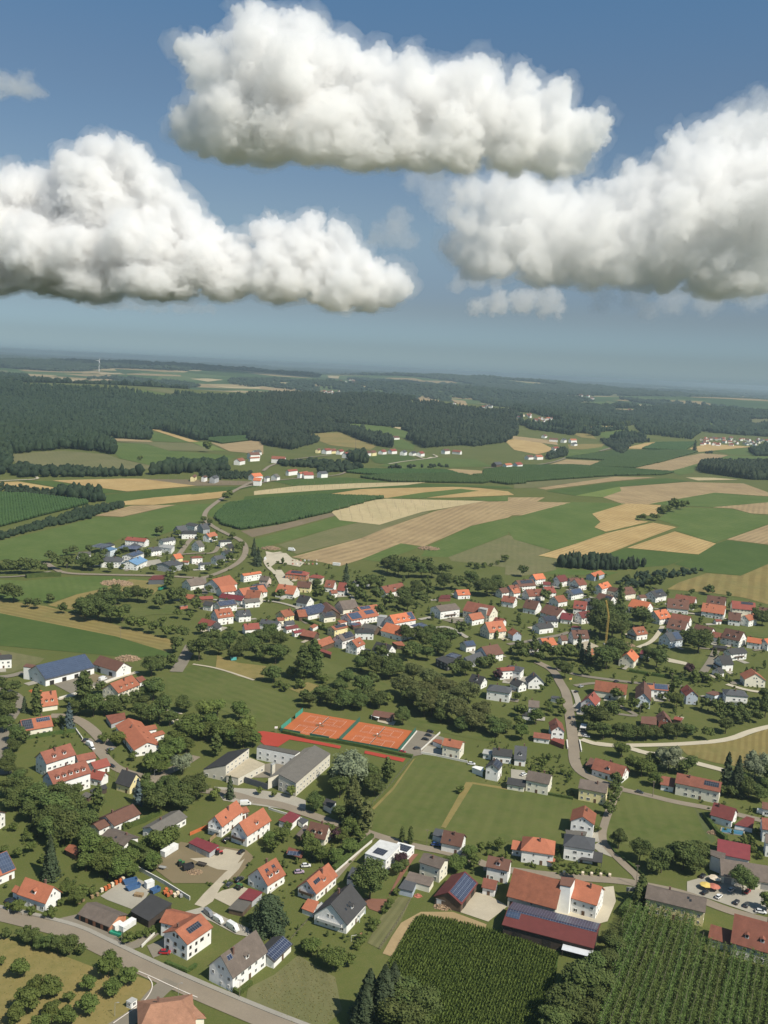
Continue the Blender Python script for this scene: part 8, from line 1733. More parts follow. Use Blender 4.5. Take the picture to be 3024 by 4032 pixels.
V_('h',(545,868),(572,852), 'dark', 'dark car parked behind the white delivery van'); V_('h',(570,885),(605,902), 'white', 'white delivery van on the street below the kindergarten', 'van'); V_('d',(592,75),(615,92), 'white', 'white car in front of the white delivery van'); V_('d',(702,98),(736,88), 'grey', 'grey car on the street curve'); V_('d',(720,198),(742,205), 'black', 'black car beside the red roofed garage on the street')
V_('d',(1462,695),(1496,675), 'black', 'black car on the building site beside the orange fence'); V_('d',(1560,775),(1592,750), 'black', 'black car lower on the building site'); V_('d',(1562,452),(1642,448), 'white', 'white van beside the twin houses', 'van')
V_('e',(1162,712),(1216,718), 'blue', 'blue car in front of the slate roofed garage'); V_('e',(1395,183),(1446,188), 'white', 'white car at the upper meadow edge')
V_('T',(1625,318),(1665,322), 'black', 'black car highest in the tennis car park'); V_('T',(1598,350),(1658,360), 'dark', 'dark car second from the top in the tennis car park'); V_('T',(1567,388),(1632,396), 'black', 'black car in the middle of the tennis car park'); V_('T',(1492,480),(1552,470), 'darkgrey', 'dark grey car lowest in the tennis car park'); V_('T',(1352,508),(1416,514), 'red', 'red car at the corner of the tennis courts')
V_('g',(790,365),(848,378), 'darkgrey', 'dark car parked on the street beside the right meadow'); V_('g',(1595,503),(1648,516), 'white', 'white van at the right edge beside the red roofed house', 'van'); V_('j',(362,728),(366,700), 'black', 'black car driving on the bridge road')
V_('j',(440,803),(472,808), 'dark', 'dark car under the white canopy at the bridge road'); V_('j',(455,832),(490,838), 'white', 'white car parked below the white canopy'); V_('j',(655,478),(682,474), 'dark', 'dark car on the junction road behind the big barn'); V_('j',(425,512),(450,505), 'silver', 'silver car in the yard left of the big barn'); V_('j',(395,548),(418,540), 'black', 'black car in the yard below the silver one')
V_('h',(645,475),(697,455), 'white', 'white truck in the yard between the white barns', 'van',scale=1.15); V_('l',(68,392),(78,360), 'white', 'white truck on the gravel lane above the village', 'van',scale=1.3); V_('l',(208,312),(285,318), 'white', 'white truck on the gravel yard above the village', 'van',scale=1.5); V_('g',(45,262),(80,250), 'white', 'white car beside the cream house above the middle meadow')
V_('j',(0,205),(30,195), 'blue', 'blue car at the lane corner'); V_('m',(820,775),(850,780), 'white', 'white car between trees below the long orange house') if False else None
def tractor(t_,a,b,col,label):
 p=gl(t_,[a,b]); d=p[1]-p[0]; c=p.mean(0); root=thing('tractor',label, 'tractor',(c[0],c[1],float(H(*c)) + .3),math.atan2(d[1],d[0]))
 m=MB(); m.box(-.2,1.7,-.35,.35,.8,1.45); m.box(-1.2,.1,-.6,.6,.7,1.3); link('body',smooth_mesh(m, 'body',PT[col]),root)
 m=MB(); m.box(-1.1,.1,-.62,.62,1.32,2.3); link('cab',smooth_mesh(m, 'cab',GLASS),root); m=MB(); m.box(-1.2,.2,-.72,.72,2.31,2.42); link('cab_roof',m.mesh('cab_roof',PT[col]),root)
 for x,s_,sc in ((-.8,-.85,2.4),(-.8,.85,2.4),(1.2,-.7,1.5),(1.2,.7,1.5)): w_=link('wheel',TY,root,(x,s_,.33*sc)); w_.scale=(sc,)*3
tractor('d',(1165,850),(1200,838), 'green', 'green tractor with the black trailer on the building site'); tractor('d',(1410,775),(1450,768), 'red', 'red and green tractor beside the dark red garage'); tractor('a',(1545,178),(1580,158), 'green', 'small green tractor on the gravel yard')
BOXM = {k: plain('painted metal ' + k,c,.55,.12) for k,c in dict(white=(.7,.7,.68),blue=(.05,.11,.23),black=(.03,.03,.035),orange=(.5,.14,.05),wood=(.30,.21,.12),grey=(.3,.3,.29),green=(.03,.25,.16),teal=(.1,.42,.42),yellow=(.62,.46,.13),red=(.46,.16,.11),cream=(.66,.56,.42),dark=(.07,.06,.05)).items()}
def crate(name,t_,a,b,wd,hgt,m_,label,cat,kind='box',group=None):
 """box-shaped goods: container, skip, trailer, pallet stack"""
 p=gl(t_,[a,b]); d=p[1]-p[0]; L=np.linalg.norm(d); c=p.mean(0); rz=math.atan2(d[1],d[0]); root=thing(name,label,cat,(c[0],c[1],float(H(*c)) + .25),rz,group); m=MB(); x,y=L/2,wd/2
 if kind == 'skip':
  m.add([(-x * .8,-y,0),(x * .8,-y,0),(x * .8,y,0),(-x * .8,y,0),(-x,-y,hgt),(x,-y,hgt),(x,y,hgt),(-x,y,hgt),(-x * .95,-y * .9,hgt),(x * .95,-y * .9,hgt),(x * .95,y * .9,hgt),(-x * .95,y * .9,hgt),(-x * .75,-y * .85,.3),(x * .75,-y * .85,.3),(x * .75,y * .85,.3),(-x * .75,y * .85,.3)],
     [(3,2,1,0),(0,1,5,4),(1,2,6,5),(2,3,7,6),(3,0,4,7),(4,5,9,8),(5,6,10,9),(6,7,11,10),(7,4,8,11),(8,9,13,12),(9,10,14,13),(10,11,15,14),(11,8,12,15),(12,13,14,15)]); link('body',m.mesh('body',BOXM[m_]),root)
 elif kind == 'box':
  m.box(-x,x,-y,y,.1,hgt); n=int(L / .6)
  for i in range(n): u=-x+(i + .5)*L/n; m.box(u - .08,u + .08,-y - .04,-y - .001,.15,hgt - .1); m.box(u - .08,u + .08,y + .001,y + .04,.15,hgt - .1)
  link('body',m.mesh('body',BOXM[m_]),root); m=MB(); m.box(-x - .03,x + .03,-y - .06,y + .06,hgt + .002,hgt + .1); link('lid',m.mesh('lid',BOXM['grey' if m_ != 'white' else 'white']),root)
 elif kind == 'trailer':
  m.box(-x,x,-y,y,.6,.75); m.box(-x,x,-y,-y + .06,.76,hgt); m.box(-x,x,y - .06,y,.76,hgt); m.box(-x,-x + .06,-y + .07,y - .07,.76,hgt); m.box(x - .06,x,-y + .07,y - .07,.76,hgt); m.box(x + .002,x+1.2,-.06,.06,.6,.7); link('body',m.mesh('body',BOXM[m_]),root)
  for u in (-.5,.5):
   for s_ in (-1,1): w_=link('wheel',TY,root,(u,s_*(y + .05),.33)); w_.scale=(1.1,)*3
 else:
  q=pr.integers(2,4)
  for i in range(int(max(1,L // 1.25))):
   u=-x+i*1.25
   for k in range(q): m.box(u,u+1.1,-y+pr.uniform(-.1,.1),y+pr.uniform(-.1,.1),.12+k*hgt/q,(k+1)*hgt/q - .02)
  link('load',m.mesh('load',BOXM[m_]),root)
 return root
crate('skip', 'a',(805,140),(895,118),2.4,1.5, 'blue', 'blue skip at the back of the builder\'s yard', 'skip', 'skip'); crate('skip', 'a',(825,182),(915,150),2.4,1.5, 'blue', 'second blue skip in front of the first', 'skip', 'skip'); crate('container', 'a',(950,165),(1000,148),2.4,2.6, 'white', 'white square container in the builder\'s yard', 'container'); crate('skip', 'a',(985,200),(1040,175),2.4,1.6, 'blue', 'blue skip beside the white square container', 'skip', 'skip')
crate('timber_stack', 'a',(880,210),(955,222),2.0,1.1, 'wood', 'stack of pale timber beside the dark corrugated shed', 'timber', 'pallet')
for i,(x,y) in enumerate([(665,188),(690,178),(712,165),(735,152),(760,138),(785,125),(805,115)]): crate('brick_pallet', 'a',(x-9,y+4),(x+9,y-3),1.2,1.6, 'orange' if i % 3 else 'cream', 'pallet of bricks in the row along the left side of the builder\'s yard', 'pallet', 'pallet', 'brick pallets along the yard')
for i,(x,y) in enumerate([(520,262),(545,248),(605,228),(640,212)]): crate('timber_pallet', 'a',(x-12,y+5),(x+12,y-4),1.2,1.2, 'wood', 'wooden pallet stack beside the barrel roofed shed', 'pallet', 'pallet', 'pallets beside the corrugated shed')
for i,(x,y) in enumerate([(1080,200),(1100,215),(1120,200),(1145,218),(1165,205),(1185,222),(1090,182)]): crate('formwork_stack', 'a',(x-12,y+4),(x+12,y-3),1.4,1.3,['orange', 'orange', 'red', 'cream', 'cream', 'grey', 'orange'][i], 'stack of orange and pale building material beside the dark corrugated shed', 'stack', 'pallet', 'building material stacks')
crate('container', 'a',(740,445),(795,420),2.4,2.3, 'white', 'left white container in front of the brick gable', 'container'); crate('container', 'a',(790,450),(875,395),2.4,2.2, 'white', 'right white container in front of the brick gable', 'container'); crate('skip', 'a',(720,455),(795,478),1.6,.9, 'green', 'green tarpaulin trough below the white containers', 'skip', 'skip')
crate('trailer', 'd',(1195,880),(1262,862),2.2,2.4, 'black', 'black high trailer with white top on the building site', 'trailer', 'trailer'); crate('trailer', 'd',(1290,838),(1345,852),1.9,1.1, 'dark', 'flat brown trailer on the building site', 'trailer', 'trailer'); crate('trailer', 'd',(1040,862),(1082,870),1.6,.9, 'grey', 'small grey trailer below the long hedge', 'trailer', 'trailer')
crate('container', 'd',(1062,790),(1150,735),2.6,2.5, 'white', 'white site container at the edge of the building site', 'container'); crate('container', 'l',(515,408),(563,412),2.4,2.8, 'white', 'small white container on the hillside meadow', 'container'); crate('container', 'k',(1175,697),(1222,690),2.4,2.6, 'red', 'orange-red container on the lawn below the farm', 'container'); crate('trailer', 'k',(1040,575),(1080,555),2.4,2.2, 'green', 'bright green farm trailer below the dark grey shed', 'trailer', 'trailer'); crate('container', 'i',(-30,330) if False else (-152,334),(-118,330),2.2,2.4, 'teal', 'teal container beside the grey bridge road', 'container')
for i,x in enumerate((318,440,498,558,616)): crate('planter', 'c',(x,72+i*4),(x+24,76+i*4),1.6,1.3, 'cream', 'square wooden planter in the row along the street', 'planter', 'pallet', 'wooden planters along the street')
for k in range(14): crate('pallet', 'l',(250+(k % 7)*26,382+(k // 7)*22),(262+(k % 7)*26,384+(k // 7)*22),1.8,1.6,['wood', 'cream', 'red', 'white', 'grey'][k % 5], 'pallet of building material on the gravel yard above the village', 'pallet', 'pallet', 'pallets above the village')
LOGM=plain('cut wood',(.34,.24,.15),.9,.35,1.2,dark=(.12,.085,.06)); SOILM=plain('heaped soil',(.20,.15,.09),.95,.3,.5)
def heap(t_,x,y,wd,hgt,m_,label,nm='wood_heap',n=150):
 g=G(t_,x,y); m=MB()
 for i in range(n):
  a,r_=pr.uniform(0,6.28),wd/2*math.sqrt(pr.uniform(0,1)); z=hgt*max(0,1-(r_/(wd/2))**1.6)*pr.uniform(.5,1); c=Vector((r_*math.cos(a),r_ * .65*math.sin(a),z)); d=Vector((pr.normal(),pr.normal(),pr.normal() * .35)).normalized()*wd * .07
  m.tube(c-d,c+d,wd * .022,wd * .018,5)
 m.v+=[(wd * .45*math.cos(k * .628),wd * .3*math.sin(k * .628),-.2) for k in range(10)]+[(0,0,hgt * .85)]; b=len(m.v)-11
 for k in range(10): m.f.append([b+k,b+(k+1) % 10,b+10]); m.m.append(0)
 return tag(link(nm,m.mesh(nm,m_),None,tuple(g)),label,nm.split('_')[1] if '_' in nm else nm)
heap('h',835,325,17,3.0,LOGM, 'pile of split firewood behind the white barn',n=320); heap('l',1140,300,26,2.5,LOGM, 'long pile of logs on the field edge',n=200); heap('l',110,300,22,3,LOGM, 'heap of branches above the gravel yard',n=200); heap('k',760,530,30,3.2,LOGM, 'brown heap of branches on the estate meadow',n=260)
heap('d',1270,890,7,1.4,LOGM, 'heap of stones and wood on the building site'); heap('g',1300,632,6,1.6,LOGM, 'stack of pale stones left of the swimming pool'); heap('b',1240,285,8,1.6,LOGM, 'firewood stacked under the lean-to of the solar barn'); heap('b',1070,215,4,1.3,BOXM['red'], 'heap of red machinery beside the blue-grey flat roof', 'scrap_heap',60); heap('h',232,535,8,1.4,BOXM['orange'], 'orange heap on the lawn below the solar barn', 'brick_heap',90); heap('j',735,235,14,2.4,LOGM, 'heap of building rubble above the cream gabled house', 'rubble_heap')
# ---------------------------------------------------------------- poles, crane, turbine
def pole(t_,x,y,hgt,label,r_=.14,lamp=False,name='utility_pole',cat='pole'):
 g=G(t_,x,y); root=thing(name,label,cat,tuple(g)); m=MB(); m.tube((0,0,-.4),(0,0,hgt),r_,r_ * .7,8); link('pole',m.mesh('pole',POLEM if not lamp else BOXM['grey']),root); m=MB()
 if lamp: m.tube((0,0,hgt),(.9,0,hgt + .12),.05,.05,5); m.box(.7,1.4,-.14,.14,hgt + .1,hgt + .22); link('lamp_head',m.mesh('lamp_head',BOXM['grey']),root)
 else: m.box(-.9,.9,-.06,.06,hgt - .6,hgt - .45); m.box(-.6,-.5,-.05,.05,hgt - .44,hgt - .2); m.box(.5,.6,-.05,.05,hgt - .44,hgt - .2); link('crossarm',m.mesh('crossarm',POLEM),root)
pole('c',796,150,10, 'wooden pole at the street corner above the tall hedge'); pole('g',905,395,9, 'thick wooden pole at the edge of the right meadow',.22); pole('d',757,275,8, 'street pole left of the pale yellow house',.09); pole('e',1128,712,8, 'thin pole at the lower meadow edge',.08); pole('d',985,250,4.5, 'street lamp at the school junction',.08,True, 'street_lamp', 'lamp'); pole('d',1008,280,5, 'street lamp on the lower side of the school junction',.08,True, 'street_lamp', 'lamp'); pole('h',508,690,4, 'white topped street lamp at the street bend',.08,True, 'street_lamp', 'lamp'); pole('h',788,195,10, 'wooden pole in the dry strip above the maize field',.14); pole('a',795,525,6, 'street lamp beside the builder\'s driveway',.08,True, 'street_lamp', 'lamp'); pole('a',1565,875,7, 'pole beside the hedge corner at the main road',.09); pole('a',750,1000,5, 'street lamp beside the white kiosk',.08,True, 'street_lamp', 'lamp'); pole('j',1028,485,8, 'wooden pole beside the junction road'); pole('j',820,700,8, 'wooden pole behind the long dark hedge'); pole('a',1165,870,5, 'street lamp at the side road mouth',.07,True, 'street_lamp', 'lamp'); pole('k',437,455,9, 'wooden pole at the estate road'); pole('o',663,640,26, 'tall pale mast in the hamlet',.5); pole('l',1065,770,7, 'pole in front of the inn',.08)
g=G('j',597,228); root=thing('tower_crane', 'yellow tower crane standing beside the unfinished house shell', 'crane',tuple(g)); YEL=plain('crane paint',(.62,.42,.12),.5,.08)
def lattice(m,a,b,s_,n):
 a,b=Vector(a),Vector(b); d=(b-a); u=d.orthogonal().normalized()*s_; v2=d.normalized().cross(u).normalized()*s_; cr=[u+v2,u-v2,-u-v2,-u+v2]
 for c in cr: m.tube(a+c,b+c,.13,.13,4)
 for i in range(n):
  p,q=a+d*(i/n),a+d*((i+1)/n)
  for j in range(4): m.tube(p+cr[j],q+cr[(j+1) % 4],.07,.07,4)
m=MB(); lattice(m,(0,0,0),(.6,0,24),.55,14); link('mast',m.mesh('mast',YEL),root); m=MB(); lattice(m,(.6,0,24),(-2.5,0,37),.4,9); link('jib',m.mesh('jib',YEL),root); m=MB(); m.box(-1.6,1.6,-1.6,1.6,0,.9); m.box(.8,2.4,-.9,.9,1.0,2.6); link('counterweight',m.mesh('counterweight',BOXM['grey']),root)
px=src('n',[(647,137),(647,68)]); g=ground(px[:1])[0]; dep=float((g-np.array([0,0,CAM_Z])) @ FWD); hh=(px[0][1]-px[1][1])/F_PX*dep; hh=min(hh,160)
root=thing('wind_turbine', 'white wind turbine standing alone far off on the left horizon', 'wind turbine',tuple(g)); WT=plain('turbine white',(.8,.8,.8),.5,.02); m=MB(); m.tube((0,0,-3),(0,0,hh),hh * .032,hh * .02,12); link('tower',m.mesh('tower',WT),root); m=MB(); m.box(-2.5,2.5,-7,6,hh-2,hh+3); link('nacelle',m.mesh('nacelle',WT),root); print('turbine',hh,dep)
m=MB(); Rr=hh * .32; m.tube((0,-9,hh + .5),(0,-7,hh + .5),2.4,2.6,10); hub=link('hub',m.mesh('hub',WT),root)
for k in range(3):
 a=k*2.094 + .5; m=MB(); d=Vector((math.sin(a),0,math.cos(a))); o=Vector((0,-8,hh + .5)); m.tube(o+d*1.5,o+d*Rr * .25,1.6,2.6,6); m.tube(o+d*Rr * .25,o+d*Rr,2.6,.5,6); link('blade',m.mesh('blade',WT),hub)
# ---------------------------------------------------------------- fences, walls, pool, parasols, small things
SCREEN=plain('green windscreen',(.035,.13,.095),.8,.15); TEALS=plain('teal windscreen',(.05,.30,.22),.8,.1); MESHF=plain('fence post',(.10,.15,.12),.6,.1)
def screen(a,b,hgt,m_,label,posts=3.0,z0=.15):
 a,b=np.asarray(a),np.asarray(b); d=b-a; L=np.linalg.norm(d); rz=math.atan2(d[1],d[0]); root=thing('tennis_fence',label, 'fence',(a[0],a[1],float(H(*a)) + .2),rz); m=MB(); n=max(1,int(L/posts))
 m.box(.1,L - .1,-.02,.02,z0,hgt); link('windscreen',m.mesh('windscreen',m_),root); m=MB(); m.tube((0,.06,-.3),(0,.06,hgt + .5),.06,.06,6); pm=m.mesh('post',MESHF)
 for i in range(n+1): link('post',pm,root,(L*i/n,0,0))
B0,B1=COURT_BLOCKS[0][0],COURT_BLOCKS[1][0]; W_,D_=cu*36.6,cv*35.5
screen(B0+cv*1,B0+cv*13,3,TEALS, 'far piece of bright teal windscreen on the left court end'); screen(B0+cv*19,B0+cv*34,3,TEALS, 'near piece of bright teal windscreen on the left court end'); screen(B0+D_,B0+D_+cu*13,2.2,SCREEN, 'dark green windscreen along the near left court edge'); screen(B0+D_+cu*19,B0+D_+cu*31,2.2,SCREEN, 'middle piece of green windscreen along the near left court edge')
screen(B0+W_+cu * .8,B0+W_+cu * .8+D_,3,SCREEN, 'long green windscreen dividing the two pairs of courts'); screen(B1+D_-cu * .5,B1+D_+W_,2.4,SCREEN, 'long green windscreen along the near right court edge'); screen(B1+W_,B1+W_+D_,2.6,SCREEN, 'green windscreen along the car park end of the courts')
NETM=plain('tennis net',(.16,.09,.06),.8,.2)
for k,(b_,mid) in enumerate(COURT_BLOCKS):
 for c in range(2):
  o=mid+cv*(c*17.0 - .6); rz=math.atan2(cv[1],cv[0]); root=thing('tennis_net',['net on the far left tennis court', 'net on the near left tennis court', 'net on the far right tennis court', 'net on the near right tennis court'][k*2+c], 'net',(o[0],o[1],float(H(*o)) + .25),rz)
  m=MB(); m.box(0,12.2,-.015,.015,.05,.9); link('net',m.mesh('net',NETM),root); m=MB(); m.box(0,12.2,-.03,.03,.901,1.0); link('net_band',m.mesh('net_band',WHITEP),root); m=MB(); m.tube((0,0,-.2),(0,0,1.1),.06,.06,6); pm=m.mesh('post',MESHF); link('post',pm,root,(-.1,0,0)); link('post',pm,root,(12.3,0,0))
def bench(p,rz,label):
 root=thing('bench',label, 'bench',(p[0],p[1],float(H(*p)) + .2),rz); m=MB(); m.box(-1.1,1.1,-.22,.22,.42,.48); link('seat',m.mesh('seat',BOXM['wood']),root); m=MB(); m.box(-1.1,1.1,.24,.30,.5,.9); link('backrest',m.mesh('backrest',BOXM['wood']),root); m=MB(); m.box(-.04,.04,-.2,.25,0,.41); lg=m.mesh('leg',BOXM['dark']); link('leg',lg,root,(-.9,0,0)); link('leg',lg,root,(.9,0,0))
def parasol(t_,x,y,m_,label,r_=1.6,hgt=2.5,p=None):
 g=G(t_,x,y) if p is None else (p[0],p[1],float(H(*p)) + .2); root=thing('parasol',label, 'parasol',tuple(g)); m=MB(); m.tube((0,0,0),(0,0,hgt),.05,.04,6); link('pole',m.mesh('pole',BOXM['grey']),root); m=MB(); n=8
 m.v+=[(r_*math.cos(k * .785 + .39),r_*math.sin(k * .785 + .39),hgt - .35) for k in range(n)]+[(0,0,hgt + .25)]+[(r_*math.cos(k * .785 + .39),r_*math.sin(k * .785 + .39),hgt - .5) for k in range(n)]
 m.f+=[[k,(k+1) % n,n] for k in range(n)]+[[k,n+1+k,n+1+(k+1) % n,(k+1) % n] for k in range(n)]; m.m+=[0]*16; link('canopy',m.mesh('canopy',BOXM[m_]),root)
for k,(b_,mid) in enumerate(COURT_BLOCKS):
 q=mid+cv*14; bench(q+cu*1.4,math.atan2(cu[1],cu[0]), 'right bench between the nets of the %s tennis courts' % ('left', 'right')[k]); bench(q-cu*1.6,math.atan2(cu[1],cu[0]), 'left bench between the nets of the %s tennis courts' % ('left', 'right')[k]); parasol(None,0,0, 'white', 'closed white parasol at the nets of the %s tennis courts' % ('left', 'right')[k],.5,2.2,q)
parasol('c',1250,168, 'yellow', 'large yellow parasol tent in the car park',2.6); parasol('c',1305,178, 'red', 'large red parasol tent in the car park',2.6); parasol('c',1312,122, 'cream', 'large cream parasol at the upper edge of the car park',2.8)
WALLM=plain('garden wall',(.62,.60,.55),.9,.08)
def wallrun(t_,pts,wd,hgt,label,m_=None,name='garden_wall',cat='wall'):
 L=gl(t_,pts); m=MB()
 for i in range(len(L)-1):
  d=L[i+1]-L[i]; ln=np.linalg.norm(d); d /= ln; n=np.array([-d[1],d[0]])*wd/2; z=float(H(*L[i])); q=[L[i]-n,L[i+1]-n,L[i+1]+n,L[i]+n]
  m.prism([tuple(p) for p in q],z - .4,z+hgt); m.prism([tuple(p) for p in (L[i]-n*1.25,L[i+1]-n*1.25,L[i+1]+n*1.25,L[i]+n*1.25)],z+hgt + .002,z+hgt + .07)
 return tag(link(name,m.mesh(name,m_ or WALLM)),label,cat)
wallrun('e',[(1090,112),(1190,128),(1395,172)],.3,1.1, 'white garden wall along the upper meadow edge'); wallrun('e',[(1090,95),(1215,-20)],.3,1.0, 'white wall beside the tennis car park'); wallrun('T',[(1352,515),(1520,312)],.4,.7, 'pale concrete edge between the courts and the car park'); wallrun('b',[(105,195),(200,118)],.3,.9, 'white garden wall left of the orange roofed house'); wallrun('e',[(770,690),(640,800),(530,895)],.3,.9, 'long white wall along the lane'); wallrun('a',[(905,45),(1080,140),(1240,240)],.3,1.6, 'long pale wall behind the builder\'s yard'); wallrun('d',[(1240,648),(1370,590)],.15,1.6, 'orange plywood fence beside the twin houses',BOXM['orange'], 'plywood_fence', 'fence'); wallrun('d',[(1370,690),(1460,610)],.15,1.8, 'wooden screen between the building site and twin houses',BOXM['wood'], 'wood_fence', 'fence')
wallrun('h',[(385,585),(500,552)],.4,1.2, 'white wall in front of the tall dark tree'); wallrun('h',[(660,490),(760,452)],.4,1.4, 'pale wall between the two barn yards'); wallrun('h',[(490,780),(540,850)],.4,1.0, 'pale stone wall along the street bend'); wallrun('j',[(345,860),(350,912)],.5,1.1, 'left parapet of the bridge'); wallrun('j',[(428,860),(440,930)],.5,1.1, 'right parapet of the bridge'); wallrun('a',[(925,550),(1010,465)],.3,1.0, 'retaining wall along the builder\'s driveway'); wallrun('e',[(95,475),(130,488),(320,545)],.3,1.0, 'white wall below the school street')
def fence(t_,pts,hgt,label,m_,step=2.5,rails=True):
 L=gl(t_,pts); o=L[0]; root=thing('garden_fence',label, 'fence',(o[0],o[1],float(H(*o)))); m=MB(); m.box(-.07,.07,-.07,.07,-.3,hgt); pm=m.mesh('post',m_); r_=MB()
 for a,b in zip(L[:-1],L[1:]):
  d=b-a; ln=np.linalg.norm(d); n=max(1,int(ln/step))
  for i in range(n): p=a+d*i/n-o; link('post',pm,root,(p[0],p[1],0))
  for z in (hgt * .35,hgt * .8): r_.tube((*(a-o),z),(*(b-o),z),.035,.035,4)
 link('rails',r_.mesh('rails',POLEM),root)
fence('a',[(55,318),(150,340),(260,358),(330,378)],1.1, 'brown picket fence with white posts below the left orange roofed house',WALLM,4.5); fence('b',[(818,560),(930,400),(1030,228)],1.2, 'dark wire fence along the striped lawn',BOXM['dark']); fence('e',[(775,440),(900,310),(1050,130)],1.6, 'green wire fence beside the left meadow',MESHF,3); fence('b',[(240,500),(300,430),(365,360)],1.1, 'dark fence across the lawn behind the solar garage',BOXM['dark'])
g_=gpoly('g',[(1360,600),(1500,622),(1492,650),(1352,628)],1); POOLW,_t,_b=newmat('pool water'); _b.inputs['Base Color'].default_value=(.05,.16,.24,1); _b.inputs['Roughness'].default_value = .08
c_=g_.mean(0); root=thing('swimming_pool', 'long blue swimming pool with pale rim between the hedges', 'pool',(c_[0],c_[1],float(H(*c_)))); q=g_-c_; m=MB(); big_=q*1.12
for i in range(4): m.add([(*q[i],.5),(*q[(i+1) % 4],.5),(*big_[(i+1) % 4],.5),(*big_[i],.5),(*big_[i],0),(*big_[(i+1) % 4],0)],[(0,1,2,3),(3,2,5,4)])
link('rim',m.mesh('rim',PAVE),root); m=MB(); m.add([(*p,.35) for p in q],[(0,1,2,3)]); link('water',m.mesh('water',POOLW),root)
g=G('b',635,510); g2=G('b',700,500); d=(g2-g)[:2]; root=thing('swing_set', 'white swing frame with red roofed play tower on the lawn', 'swing',tuple(g),math.atan2(d[1],d[0])); L=np.linalg.norm(d); m=MB(); m.tube((0,0,2.4),(L * .75,0,2.4),.07,.07,6); link('beam',m.mesh('beam',WALLM),root); m=MB(); m.tube((0,0,0),(0,0,2.4),.07,.07,6); link('leg',m.mesh('leg',WALLM),root); m=MB(); m.box(L * .75,L*1.05,-.7,.7,0,1.8); link('play_tower',m.mesh('play_tower',BOXM['wood']),root); m=MB(); m.add([(L * .7,-.9,2.2),(L*1.1,-.9,2.2),(L*1.1,.9,2.2),(L * .7,.9,2.2),(L * .7,0,3.0),(L*1.1,0,3.0)],[(0,1,5,4),(2,3,4,5),(0,4,3),(1,2,5),(3,2,1,0)]); link('tower_roof',m.mesh('tower_roof',BOXM['red']),root)
g=G('T',205,320); root=thing('basketball_hoop', 'basketball board on a pole beside the running track', 'hoop',tuple(g),.3); m=MB(); m.tube((0,0,0),(0,0,3.2),.08,.08,6); link('pole',m.mesh('pole',BOXM['grey']),root); m=MB(); m.box(-.9,.9,-.1,-.05,2.7,3.9); link('backboard',m.mesh('backboard',BOXM['white']),root)
g=G('c',760,205); root=thing('billboard', 'grey information board on a post beside the street', 'sign',tuple(g),.1); m=MB(); m.box(-2,2,-.08,.08,1.6,3.6); link('panel',m.mesh('panel',BOXM['grey']),root); m=MB(); m.box(-.08,.08,.09,.2,0,3.5); pm=m.mesh('post',BOXM['dark']); link('post',pm,root,(-1.4,0,0)); link('post',pm,root,(1.4,0,0))
g=G('j',368,470); root=thing('town_sign', 'small yellow sign at the road junction', 'sign',tuple(g),.4); m=MB(); m.box(-1.1,1.1,-.05,.05,1.4,2.6); link('panel',m.mesh('panel',BOXM['yellow']),root); m=MB(); m.box(-.05,.05,.06,.14,0,2.5); link('post',m.mesh('post',BOXM['grey']),root)
m=MB(); g=G('j',60,775); root=thing('paddling_pool', 'round turquoise paddling pool on a lawn left of the bridge road', 'pool',tuple(g)); m.tube((0,0,0),(0,0,.8),2.2,2.2,20); link('wall',m.mesh('wall',BOXM['teal']),root)
